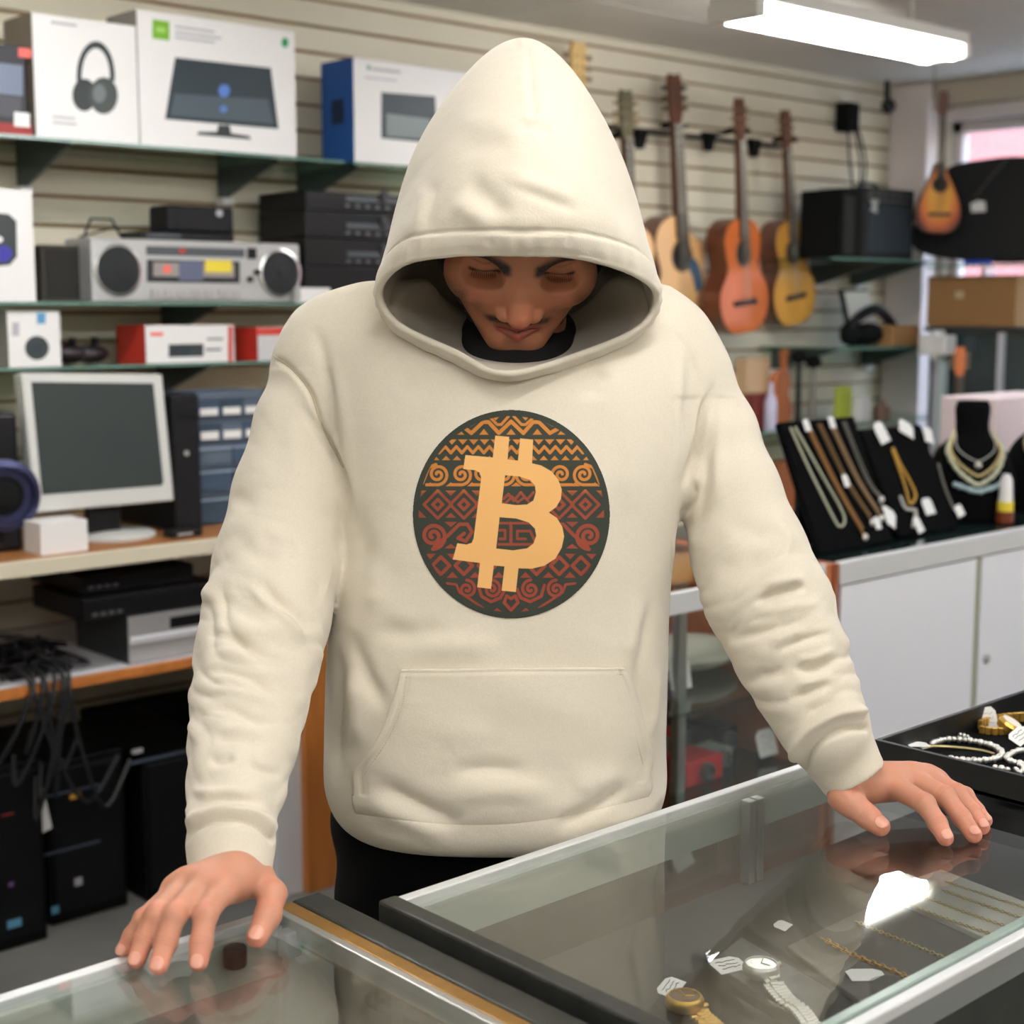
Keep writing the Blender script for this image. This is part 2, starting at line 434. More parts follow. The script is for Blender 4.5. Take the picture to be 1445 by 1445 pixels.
def strokes(V, Q, S):
    """raise or sink folds; S = (points, width px, height mm, fade)"""
    N = vnormals(V, Q); px, py, d = project_all(V)
    fac = np.clip(-np.einsum('ij,ij->i', N, (V-CAM)/np.linalg.norm(V-CAM, axis=1, keepdims=True))*2.2, 0, 1)
    disp = np.zeros(len(V)); idx = np.where(fac > 0)[0]
    disp += cloth_noise(V, px, py)/np.maximum(fac, .35)*np.clip(fac*4, .0, 1)
    for (pts, w, amp, fade) in S:
        P = np.array(pts); m = idx[(px[idx] > P[:, 0].min()-3*w) & (px[idx] < P[:, 0].max()+3*w) & (py[idx] > P[:, 1].min()-3*w) & (py[idx] < P[:, 1].max()+3*w)]
        if not len(m): continue
        C = catmull(pts, max(8, 6*len(pts)))
        ds, t = seg_dist(px[m], py[m], C)
        fade = fade if fade < .1 else max(fade, .32)
        f = np.clip(np.minimum(t, 1-t)/max(fade, 1e-3), 0, 1); f = f*f*(3-2*f) if fade > 0 else 1
        disp[m] += 1.3*amp*.001*np.exp(-(ds/w)**2)*f
    return V+N*(disp*fac)[:, None]
FOLDS = [
 # inner edge of the left sleeve against the body
 ([(420, 565), (440, 592), (461, 622), (480, 655), (490, 692), (493, 730), (492, 748)], 6, -8.5, .3),
 ([(452, 470), (475, 540), (487, 601), (494, 680), (497, 760)], 10, 3.5, .3),
 ([(444, 455), (462, 520), (474, 590)], 10, -3, .3),
 ([(470, 610), (478, 640), (490, 668)], 5, 3, .3),
 ([(386, 504), (412, 522), (437, 553), (451, 592), (468, 630), (486, 664)], 3.6, -3.6, .05),
 ([(406, 500), (400, 600), (385, 690)], 20, -2, .3),
 ([(418, 540), (430, 620), (440, 700)], 16, -2.5, .35),
 ([(322, 690), (340, 706), (366, 714)], 12, -2, .4), ([(325, 735), (350, 770), (400, 790)], 16, -3, .3),
 ([(358, 754), (389, 768), (430, 772)], 9, -2.5, .3),
 ([(344, 812), (370, 848), (406, 880), (441, 920)], 7, 4.5, .15), ([(362, 812), (392, 850), (425, 878), (446, 905)], 9, -6, .2),
 ([(300, 835), (340, 862), (385, 890)], 12, -2.5, .3),
 ([(288, 896), (320, 898), (350, 912), (392, 932), (425, 935)], 7, -5.5, .2), ([(290, 922), (330, 925), (370, 945), (410, 960)], 8, 3, .2),
 ([(288, 952), (315, 947), (350, 958), (395, 978)], 7, -5.5, .2), ([(285, 978), (330, 975), (375, 990), (412, 1000)], 8, 3.5, .2),
 ([(286, 1008), (310, 998), (335, 1002), (365, 1018), (400, 1022)], 7, -5, .2), ([(300, 1030), (340, 1030), (385, 1045)], 8, 2.5, .2),
 ([(300, 1042), (335, 1042), (370, 1056)], 7, -3.5, .3), ([(290, 1070), (312, 1074), (335, 1068)], 8, -4, .3), ([(345, 1074), (372, 1088), (402, 1092)], 7, -4, .3),
 ([(262, 1108), (285, 1118), (320, 1118), (360, 1124)], 7, 4, .2), ([(270, 1134), (300, 1128), (345, 1130), (385, 1142)], 6, -2, .2),
 # left cuff seam
 ([(258, 1188), (275, 1168), (305, 1158), (335, 1157), (365, 1166), (388, 1188)], 4.5, -5.5, .02), ([(256, 1172), (275, 1154), (305, 1144), (335, 1143), (368, 1152), (392, 1172)], 7, 5.5, .02),
 ([(250, 1122), (258, 1140), (268, 1156)], 8, 7, .2),
 # right sleeve
 ([(1014, 538), (1002, 553), (993, 575), (988, 605), (981, 643), (968, 676), (955, 700)], 5.5, -8, .25), ([(1002, 545), (985, 590), (972, 640)], 8, 2.5, .25),
 ([(1016, 560), (1014, 640), (1012, 720)], 9, 3, .3), ([(1000, 600), (994, 660), (986, 730), (968, 770)], 10, -4.5, .25),
 ([(980, 672), (977, 700), (968, 720), (950, 735)], 5, -5, .15), ([(962, 480), (957, 560), (953, 640), (949, 710)], 8, 3, .25), ([(975, 470), (972, 560), (965, 640)], 9, -2.5, .3),
 ([(1085, 728), (1112, 757), (1108, 785), (1090, 812)], 8, 2.5, .35), ([(1020, 742), (1060, 748), (1096, 772)], 16, -3.5, .4),
 ([(1000, 800), (1040, 800), (1085, 780)], 16, -3, .3),
 ([(1060, 855), (1080, 843), (1105, 834), (1145, 828)], 5, -7, .15), ([(1074, 830), (1098, 822), (1140, 815)], 7, 4.5, .25), ([(1060, 870), (1110, 858), (1165, 850)], 8, 3, .25),
 ([(1022, 905), (1060, 896), (1100, 886), (1150, 868)], 7, -4.5, .25), ([(1092, 926), (1115, 910), (1145, 900), (1178, 892)], 6, -5.5, .2), ([(1085, 912), (1110, 896), (1140, 888)], 7, 3, .3),
 ([(1116, 944), (1150, 946), (1188, 930)], 6, -5.5, .2), ([(1120, 930), (1150, 928), (1180, 915)], 6, 3, .3), ([(1112, 985), (1140, 978), (1176, 960)], 6, -5, .25), ([(1120, 966), (1150, 962), (1180, 950)], 6, 3, .3),
 ([(1062, 950), (1090, 952), (1110, 940)], 8, -3, .3), ([(1128, 1005), (1160, 998), (1190, 985)], 7, -2.5, .3),
 ([(1138, 1090), (1141, 1068), (1160, 1045), (1190, 1030), (1226, 1028)], 4.5, -5.5, .02), ([(1119, 1074), (1128, 1048), (1150, 1024), (1182, 1008), (1220, 1004)], 8, 7.5, .02),
 # body
 ([(522, 1100), (560, 1118), (600, 1138), (663, 1166)], 15, -7, .25), ([(520, 1130), (570, 1155), (640, 1185)], 14, 4, .3), ([(780, 1172), (815, 1152), (855, 1128), (892, 1100)], 12, -7, .25), ([(800, 1110), (850, 1098), (880, 1080)], 16, 3, .3),
 ([(630, 1090), (690, 1084), (750, 1090)], 13, -4, .35), ([(620, 1122), (700, 1112), (790, 1118)], 18, 5, .35), ([(610, 1050), (640, 1030), (700, 1045)], 26, 2, .4),
 ([(492, 880), (505, 930), (528, 975), (552, 1010)], 13, -6, .25), ([(474, 900), (478, 960), (472, 1040), (476, 1110)], 9, -4.5, .25), ([(490, 940), (500, 1000), (505, 1060)], 14, 4, .3),
 ([(520, 880), (580, 896), (640, 890)], 16, -4, .35), ([(560, 905), (640, 912), (720, 905)], 18, 3, .35), ([(925, 830), (912, 900), (904, 960), (918, 1040)], 9, -4.5, .25), ([(905, 840), (895, 900), (885, 935)], 12, 3, .3), ([(930, 930), (926, 990), (918, 1050)], 7, 4, .3),
 ([(520, 780), (525, 830), (540, 870)], 20, 3, .35), ([(500, 700), (510, 780), (505, 850)], 15, -3, .35), ([(870, 560), (890, 640), (885, 740)], 24, 2.5, .4), ([(560, 560), (590, 540), (640, 545)], 22, -2.5, .35), ([(860, 520), (838, 545), (840, 570)], 16, -3, .35)]
V = strokes(V, Q, FOLDS)
HV, HQ = V, Q
person = empty('person', tuple(fromU([pu(722, 1300, 1.80)[0], pu(722, 1300, 1.80)[1], 0.0])), 'person in a cream hooded sweatshirt with head bowed, both hands on the glass counters', 'person')
hoodie = np_mesh('hoodie', V, Q, FABRIC, person)
BVH = BVHTree.FromPolygons([tuple(p) for p in V], [tuple(int(i) for i in f) for f in Q], all_triangles=False)
def on_hoodie(px, py, off=0.0):
    r = Vector(ray(px, py)); o = Vector(CAM); loc, n, i, dd = BVH.ray_cast(o, r.normalized())
    if loc is None: return None
    if n.dot(r) > 0: n = -n
    return np.array(loc+n*off), np.array(n)

# ---------------------------------------------------------------- hood
def hood():
    R = [(737, 357, 1.545), (815, 361, 1.555), (893, 384, 1.60), (927, 415, 1.65), (905, 462, 1.665), (822, 500, 1.655), (713, 528, 1.632), (640, 497, 1.65), (560, 458, 1.665), (534, 412, 1.65), (566, 372, 1.60), (640, 358, 1.56)]
    A1 = [(737, 300, 1.525), (823, 300, 1.54), (896, 332, 1.60), (930, 402, 1.68), (912, 462, 1.69), (832, 510, 1.685), (712, 538, 1.665), (625, 508, 1.68), (552, 462, 1.69), (532, 398, 1.68), (572, 318, 1.60), (650, 298, 1.545)]
    A2 = [(741, 180, 1.55), (828, 205, 1.575), (893, 290, 1.64), (924, 385, 1.71), (910, 465, 1.72), (836, 515, 1.715), (712, 540, 1.70), (620, 512, 1.71), (552, 462, 1.72), (538, 380, 1.71), (576, 272, 1.64), (646, 205, 1.58)]
    S = [(741, 58, 1.655), (812, 104, 1.665), (880, 228, 1.71), (912, 375, 1.745), (900, 465, 1.75), (830, 510, 1.75), (715, 535, 1.745), (625, 508, 1.75), (562, 462, 1.75), (548, 372, 1.745), (586, 212, 1.71), (665, 96, 1.665)]
    B = [(742, 86, 1.76), (800, 135, 1.78), (852, 245, 1.82), (880, 372, 1.85), (860, 450, 1.85), (800, 490, 1.85), (725, 505, 1.84), (650, 490, 1.85), (600, 450, 1.85), (580, 370, 1.85), (620, 240, 1.82), (680, 125, 1.78)]
    Cc = [(735+(x-735)*.55, 300+(y-300)*.55, 1.93) for x, y, d in B]
    Dd = [(735+(x-735)*.08, 300+(y-300)*.08, 1.96) for x, y, d in B]
    nt_, ns = 260, 190
    L = [catmull([dep(*q) for q in loop], nt_, True) for loop in (R, A1, A2, S, B, Cc, Dd)]
    # resample each meridian by arc length
    G = np.zeros((ns, nt_, 3)); arc = np.zeros((ns, nt_))
    for j in range(nt_):
        c = catmull([l[j] for l in L], 60); l = np.r_[0, np.cumsum(np.linalg.norm(c[1:]-c[:-1], axis=1))]
        s = l[-1]*(np.linspace(0, 1, ns)**1.25); arc[:, j] = s
        for k in range(3): G[:, j, k] = np.interp(s, l, c[:, k])
    idx = np.arange(ns*nt_).reshape(ns, nt_)
    def quads(n): 
        i = np.arange(n-1)[:, None]; j = np.arange(nt_)[None, :]
        a = i*nt_+j; b = i*nt_+(j+1) % nt_; return np.stack([a, b, b+nt_, a+nt_], -1).reshape(-1, 4)
    Vh = G.reshape(-1, 3); Qh = quads(ns); N = vnormals(Vh, Qh)
    cen = dep(735, 330, 1.75)
    if ((Vh-cen)*N).sum() < 0: N = -N
    a = arc.reshape(-1)
    # hem band: raised, with a stitched groove where it ends, rolled front edge
    hem = .0235
    band = .0028*(1/(1+np.exp((a-hem)/.0012)))+.0016*np.exp(-((a-.010)/.010)**2)-.0026*np.exp(-((a-hem-.0012)/.0016)**2)
    t = np.tile(np.arange(nt_)/nt_*2*np.pi, ns)
    band += .0007*np.sin(t*31+np.sin(t*7)*2)*np.exp(-((a-.012)/.012)**2)
    out = Vh+N*band[:, None]
    inn = Vh-N*(.0045-.0012*np.exp(-((a-.010)/.0012)**2)+.0012*np.exp(-((a-.005)/.003)**2))[:, None]
    # soft folds on the crown
    px, py, d = project_all(out)
    rows = []
    out = strokes2(out, N, px, py, [([(741, 56), (746, 85), (749, 120), (754, 166)], 2.2, -2.6, .05), ([(735, 56), (739, 62)], 5, 3, 0), ([(758, 100), (764, 140), (768, 170)], 8, 1.5, .2), ([(738, 100), (742, 150)], 7, 1.2, .2),
        ([(730, 182), (752, 179), (785, 186)], 7, -4, .25), ([(735, 168), (770, 168)], 7, 2, .3), ([(655, 250), (690, 280), (722, 312)], 16, -4.5, .3), ([(630, 280), (672, 305), (700, 325)], 14, 3.5, .35), ([(700, 240), (760, 262), (830, 285)], 12, 3, .35), ([(720, 262), (770, 280), (822, 300)], 8, -2.4, .35), ([(640, 180), (700, 172), (740, 190)], 16, 2.5, .35), ([(640, 214), (690, 204), (730, 214)], 14, -2.2, .35),
        ([(790, 130), (810, 180), (815, 230)], 20, 2, .35), ([(600, 250), (590, 310), (570, 345)], 12, 2.5, .3), ([(615, 250), (606, 300), (598, 330)], 9, -2.5, .3), ([(860, 250), (880, 300), (900, 340)], 12, -2, .3),
        ([(700, 322), (735, 330), (775, 322)], 6, -1.6, .3), ([(688, 336), (694, 350)], 4, -1.5, .3), ([(806, 330), (800, 350)], 4, -1.5, .3)])
    edge = []
    E0 = out[:nt_]; E1 = inn[:nt_]; T = G[0]-G[2]; T /= np.linalg.norm(T, axis=1, keepdims=True)
    for k in range(1, 6):
        th = math.pi*k/6; mid = (E0+E1)/2; half = (E0-E1)/2
        edge.append(mid+half*math.cos(th)+T*(np.linalg.norm(half, axis=1, keepdims=True)*math.sin(th)))
    rowsV = [out.reshape(ns, nt_, 3)[::-1], np.array(edge), inn.reshape(ns, nt_, 3)]
    W = np.concatenate(rowsV, 0); n = W.shape[0]
    return W.reshape(-1, 3), quads(n)
def strokes2(V, N, px, py, S):
    fac = np.clip(-np.einsum('ij,ij->i', N, (V-CAM)/np.linalg.norm(V-CAM, axis=1, keepdims=True))*2.2, 0, 1); disp = np.zeros(len(V))
    for (pts, w, amp, fade) in S:
        C = catmull(pts, max(8, 6*len(pts))); ds, t = seg_dist(px, py, C)
        f = 1.0
        if fade > 0: f = np.clip(np.minimum(t, 1-t)/fade, 0, 1); f = f*f*(3-2*f)
        disp += amp*.001*np.exp(-(ds/w)**2)*f
    return V+N*(disp*fac)[:, None]
hV, hQ = hood()
hood_o = np_mesh('hood', hV, hQ, FABRIC, hoodie)

# ---------------------------------------------------------------- kangaroo pocket (a sewn-on panel that follows the cloth)
def patch(name, inside, x0, x1, y0, y1, step, off_fn, m, parent, col_fn=None, skirt=.004):
    xs = np.arange(x0, x1+step*.5, step); ys = np.arange(y0, y1+step*.5, step); id_ = -np.ones((len(ys), len(xs)), int); P = []; C = []; base = []; UV = []
    for j, y in enumerate(ys):
        for i, x in enumerate(xs):
            if inside(x, y):
                h = on_hoodie(x, y)
                if h is None: continue
                id_[j, i] = len(P); P.append(h[0]+h[1]*off_fn(x, y)); base.append(h); UV.append((x, y))
    f = []
    for j in range(len(ys)-1):
        for i in range(len(xs)-1):
            q = (id_[j, i], id_[j+1, i], id_[j+1, i+1], id_[j, i+1])
            if min(q) >= 0: f.append(q)
    return np.array(P), np.array(f), np.array(UV), base
pock_poly = [(566, 944), (880, 941), (893, 972), (906, 1012), (917, 1052), (920, 1082), (914, 1098), (905, 1160), (880, 1186), (800, 1206), (700, 1214), (600, 1205), (530, 1180), (500, 1162), (498, 1118), (500, 1088), (528, 1052), (548, 1010), (558, 975)]
def build_pocket():
    # warped grid whose rows run from the left outline to the right outline
    left = catmull([(566, 944), (559, 975), (547, 1010), (528, 1050), (501, 1086), (500, 1110), (501, 1135), (503, 1160)], 80)
    right = catmull([(880, 941), (893, 972), (905, 1012), (916, 1052), (920, 1075), (915, 1092), (917, 1112), (916, 1135)], 80)
    nx = 150; P = []; 
    bottom = lambda x: 0
    for j in range(80):
        for i in range(nx):
            s = i/(nx-1); a = left[j]; b = right[j]
            x = a[0]+(b[0]-a[0])*s; y = a[1]+(b[1]-a[1])*s + (j/79)**3*34*math.sin(math.pi*s)
            e = min(i, nx-1-i)/(nx-1)*350; e2 = j*2.8      # distance from the edges, px
            h = on_hoodie(x, y)
            ed = min(e, e2) if j < 62 else e2
            off = .0046*min(1, max(0, ed/2.4)+.12)+.0005
            off -= .0022*math.exp(-((e2-7)/1.6)**2)
            if j < 62: off -= .0024*math.exp(-((e-12)/1.7)**2)+.0012*math.exp(-((e-17)/1.4)**2)
            off = off*(1-max(0, (j-60)/19)**2)-.009*max(0, (j-66)/13)**2
            P.append(h[0]+h[1]*off if h else (P[-1] if P else dep(x, y, 1.66)))
    i = np.arange(79)[:, None]; j = np.arange(nx-1)[None, :]; a = i*nx+j
    Qp = np.stack([a, a+nx, a+nx+1, a+1], -1).reshape(-1, 4)
    V2 = np.array(P); N2 = vnormals(V2, Qp)
    o = np_mesh('pocket', V2, Qp, FABRIC, hoodie)
    s = o.modifiers.new('thickness', 'SOLIDIFY'); s.thickness = .003; s.offset = -1 if (N2.mean(0) @ FH) < 0 else 1
    return o
build_pocket()

def cloth_line(name, pts, r=.0007, off=.0004, n=60, dash=False, parent=None):
    C = catmull(pts, n); P = []
    for x, y in C:
        h = on_hoodie(x, y, off)
        if h is not None: P.append(h[0])
    m = MB()
    if dash:
        for i in range(0, len(P)-1, 2): m.tube([P[i], P[i+1]], r, 5)
    else: m.tube(P, r, 6)
    return m.build(name, THREAD, parent or hoodie, smooth=True)
cloth_line('shoulder_seam', [(387, 503), (412, 521), (437, 552), (451, 592), (468, 630), (484, 660)], .0008)
for pts_ in ([(571, 955), (720, 953), (877, 951)], [(866, 958), (880, 1000), (895, 1045), (903, 1078)], [(575, 960), (568, 1000), (548, 1045), (515, 1096)]): cloth_line('pocket_stitching', pts_, .0006, .0042, n=90, dash=True)


# ---------------------------------------------------------------- screen print: round emblem with a letter and woven bands
def emblem():
    n = 560; u = np.linspace(90, 1370, n); X, Y = np.meshgrid(u, np.linspace(72, 1425, n))
    ink = np.zeros_like(X)
    AA = 3.2
    def line(pts, w, closed=False):
        P = list(pts)+([pts[0]] if closed else []); P = np.array(P, float)
        m = (X > P[:, 0].min()-w) & (X < P[:, 0].max()+w) & (Y > P[:, 1].min()-w) & (Y < P[:, 1].max()+w)
        d, t = seg_dist(X[m], Y[m], P); ink[m] = np.maximum(ink[m], np.clip((w/2-d)/AA+.5, 0, 1))
    def poly_in(P, XX, YY):
        c = np.zeros(XX.shape, bool); k = len(P)
        for i in range(k):
            x1, y1 = P[i]; x2, y2 = P[(i+1) % k]
            if y1 == y2: continue
            m = ((y1 > YY) != (y2 > YY)) & (XX < (x2-x1)*(YY-y1)/(y2-y1)+x1); c ^= m
        return c
    def polym(P):
        P = np.array(P, float); m = (X > P[:, 0].min()-4) & (X < P[:, 0].max()+4) & (Y > P[:, 1].min()-4) & (Y < P[:, 1].max()+4)
        ins = poly_in(P, X[m], Y[m]); d, t = seg_dist(X[m], Y[m], np.vstack([P, P[:1]])); d = np.where(ins, d, -d)
        return m, np.clip(d/AA+.5, 0, 1)
    def poly(P):
        m, v = polym(P); ink[m] = np.maximum(ink[m], v)
    def tri(cx, y0, y1, w): poly([(cx-w, y0), (cx+w, y0), (cx, y1)])
    def spiral(cx, cy, r, turns=1.75, a0=0, w=19, sgn=1, tail=None):
        t = np.linspace(0, 1, 60); a = a0+sgn*t*turns*2*np.pi; rr = r*(1-t*.86)
        p = [(cx+q*math.cos(b), cy+q*math.sin(b)) for q, b in zip(rr, a)]
        line((tail or [])+p, w)
    def dia(cx, cy, r, w=20): line([(cx-r, cy), (cx, cy-r), (cx+r, cy), (cx, cy+r)], w, True)
    # band 1
    line([(435, 200), (475, 232), (550, 162), (585, 162), (650, 232), (728, 158), (806, 232), (868, 162), (905, 162), (975, 232), (1025, 205)], 24)
    line([(598, 135), (640, 178), (665, 178), (712, 125)], 17); line([(745, 125), (795, 178), (820, 178), (868, 135)], 17)
    for cx in (400, 555, 728, 895, 1055): tri(cx, 242, 205, 30)
    for cx in (630, 820): tri(cx, 126, 152, 24)
    poly([(465, 195), (515, 165), (480, 185)]); poly([(945, 165), (1000, 195), (985, 170)])
    # band 2
    for k in range(12): tri(352+k*69, 272, 306, 30)
    z = [(270, 358)]; 
    for k in range(13): z += [(310+k*70, 318), (345+k*70, 358)]
    line(z, 19)
    for k in range(15): tri(246+k*69, 404, 376, 26)
    # band 3
    for cx, s_ in ((262, 1), (412, 1), (545, 1), (690, 1), (820, -1), (905, -1), (1045, -1), (1188, -1)):
        spiral(cx, 495, 66, 1.7, math.pi*.5 if s_ > 0 else math.pi*.5, 19, -s_, [(cx-s_*70, 560)])
    line([(165, 550), (205, 450), (250, 432)], 20); line([(1292, 550), (1250, 450), (1200, 432)], 20)
    for cx in (215, 345, 480, 760, 1000, 1135, 1262): tri(cx, 570, 545, 32)
    # band 4
    for cx in (262, 428, 594, 1034, 1200): dia(cx, 686, 32, 20); dia(cx, 686, 88, 18)
    for cx in (345, 511, 1117): tri(cx, 597, 632, 34); tri(cx, 770, 738, 34)
    poly([(140, 597), (190, 597), (140, 650)]); poly([(1320, 597), (1270, 597), (1320, 650)]); poly([(135, 770), (190, 770), (135, 715)]); poly([(1322, 770), (1268, 770), (1322, 715)])
    line([(680, 650), (712, 620), (745, 662), (790, 610), (830, 655), (870, 610)], 17); line([(690, 680), (735, 635), (770, 672), (815, 640), (850, 680)], 15)
    # band 5
    spiral(232, 886, 84, 1.9, math.pi*.5, 24, -1); spiral(1222, 886, 84, 1.9, math.pi*.5, 24, 1)
    line([(240, 955), (330, 880), (400, 812), (450, 812), (480, 860), (440, 920), (390, 900), (430, 870)], 22)
    line([(1215, 955), (1125, 880), (1060, 812), (1010, 812), (980, 860), (1020, 920)], 22)
    for cx in (345, 1117): tri(cx, 797, 830, 40); tri(cx, 966, 936, 40)
    line([(650, 805), (900, 805)], 16); line([(727, 805), (727, 940)], 20); line([(650, 850), (690, 850), (690, 905), (655, 905)], 17); line([(880, 920), (850, 855), (768, 855), (768, 905), (820, 905)], 17); line([(650, 940), (900, 940)], 17)
    # band 6
    for cx in (282, 428, 574, 890, 1034, 1172): dia(cx, 1075, 55, 22)
    for cx in (215, 355, 500, 650, 820, 965, 1103, 1240): tri(cx, 1000, 1035, 34)
    for cx in (355, 500, 650, 820, 965, 1103): tri(cx, 1152, 1115, 36)
    # band 7
    for cx, s_ in ((446, -1), (606, -1), (852, 1), (1014, 1)): spiral(cx, 1225, 58, 1.6, math.pi*1.5, 19, -s_)
    line([(320, 1188), (380, 1195), (400, 1245), (470, 1290), (520, 1325), (550, 1345)], 15); line([(1135, 1188), (1075, 1195), (1055, 1245), (990, 1290), (935, 1325), (905, 1345)], 15)
    line([(520, 1200), (540, 1270), (600, 1305), (660, 1280), (690, 1225)], 20); line([(765, 1225), (790, 1280), (850, 1305), (920, 1270), (940, 1200)], 20)
    line([(728, 1285), (700, 1268), (684, 1310), (728, 1358), (772, 1310), (756, 1268), (728, 1285)], 20); tri(640, 1368, 1344, 30); tri(822, 1368, 1344, 30)
    ex = np.hypot((X-730)/600, (Y-748)/636); ink *= np.clip((.985-ex)*120, 0, 1)
    ink *= np.clip(.55+.9*np.abs(np.sin(X*.35)*np.sin(Y*.41)), .82, 1)
    f = np.clip((Y-120)/1250, 0, 1)[..., None]
    k1 = np.clip((Y-560)/60, 0, 1)[..., None]
    top = np.array(lin((186, 118, 52))); mid = np.array(lin((134, 68, 46))); low = np.array(lin((142, 62, 46)))
    inkc = top*(1-k1)+(mid*(1-f)+low*f)*k1
    ground = np.array(lin((54, 58, 50)))
    c = ground*(1-ink[..., None])+inkc*ink[..., None]
    B = [(628, 248), (716, 256), (706, 400), (772, 407), (786, 266), (868, 274), (861, 424), (920, 438), (985, 475), (1028, 528), (1050, 590), (1045, 650), (1015, 702), (968, 737), (1020, 772), (1054, 830), (1065, 890), (1050, 960), (1010, 1030), (940, 1075), (860, 1094), (775, 1092),
         (758, 1243), (668, 1234), (686, 1080), (618, 1074), (600, 1223), (513, 1212), (530, 1058), (357, 1036), (386, 933), (445, 941), (478, 930), (490, 900), (538, 520), (530, 485), (500, 468), (424, 460), (438, 372), (612, 387)]
    H1 = [(690, 500), (780, 507), (850, 530), (880, 565), (885, 610), (870, 660), (830, 686), (760, 690), (668, 678)]
    H2 = [(655, 767), (760, 775), (840, 800), (880, 840), (888, 885), (870, 935), (830, 965), (740, 978), (633, 966)]
    L = np.zeros_like(X); m, v = polym(B); L[m] = v
    for h in (H1, H2): m, v = polym(h); L[m] = np.minimum(L[m], 1-v)
    c = c*(1-L[..., None])+np.array(lin((216, 166, 104)))*L[..., None]
    P = np.zeros((n, n, 3)); ok = ex <= 1.0443
    # sample the cloth on a coarse lattice and interpolate
    st = 5; 
    ii = np.arange(0, n, st); ii = np.r_[ii, n-1] if ii[-1] != n-1 else ii
    co = np.zeros((len(ii), len(ii), 3))
    for a, j in enumerate(ii):
        for b, i in enumerate(ii):
            h = on_hoodie(560+X[j, i]*.22145, 560+Y[j, i]*.22145, .0009); co[a, b] = h[0]
    for k in range(3):
        tmp = np.array([np.interp(np.arange(n), ii, co[a, :, k]) for a in range(len(ii))])
        for i in range(n): P[:, i, k] = np.interp(np.arange(n), ii, tmp[:, i])
    gid = -np.ones((n, n), int); gid[ok] = np.arange(ok.sum())
    a, b, c_, d = gid[:-1, :-1], gid[1:, :-1], gid[1:, 1:], gid[:-1, 1:]
    q = np.stack([a, b, c_, d], -1).reshape(-1, 4); q = q[(q >= 0).all(1)]
    o = np_mesh('printed_emblem', P[ok], q, PRINT, hoodie, colors=c[ok])
    o['label'] = 'round dark print with woven orange bands and a tan currency letter'
emblem()
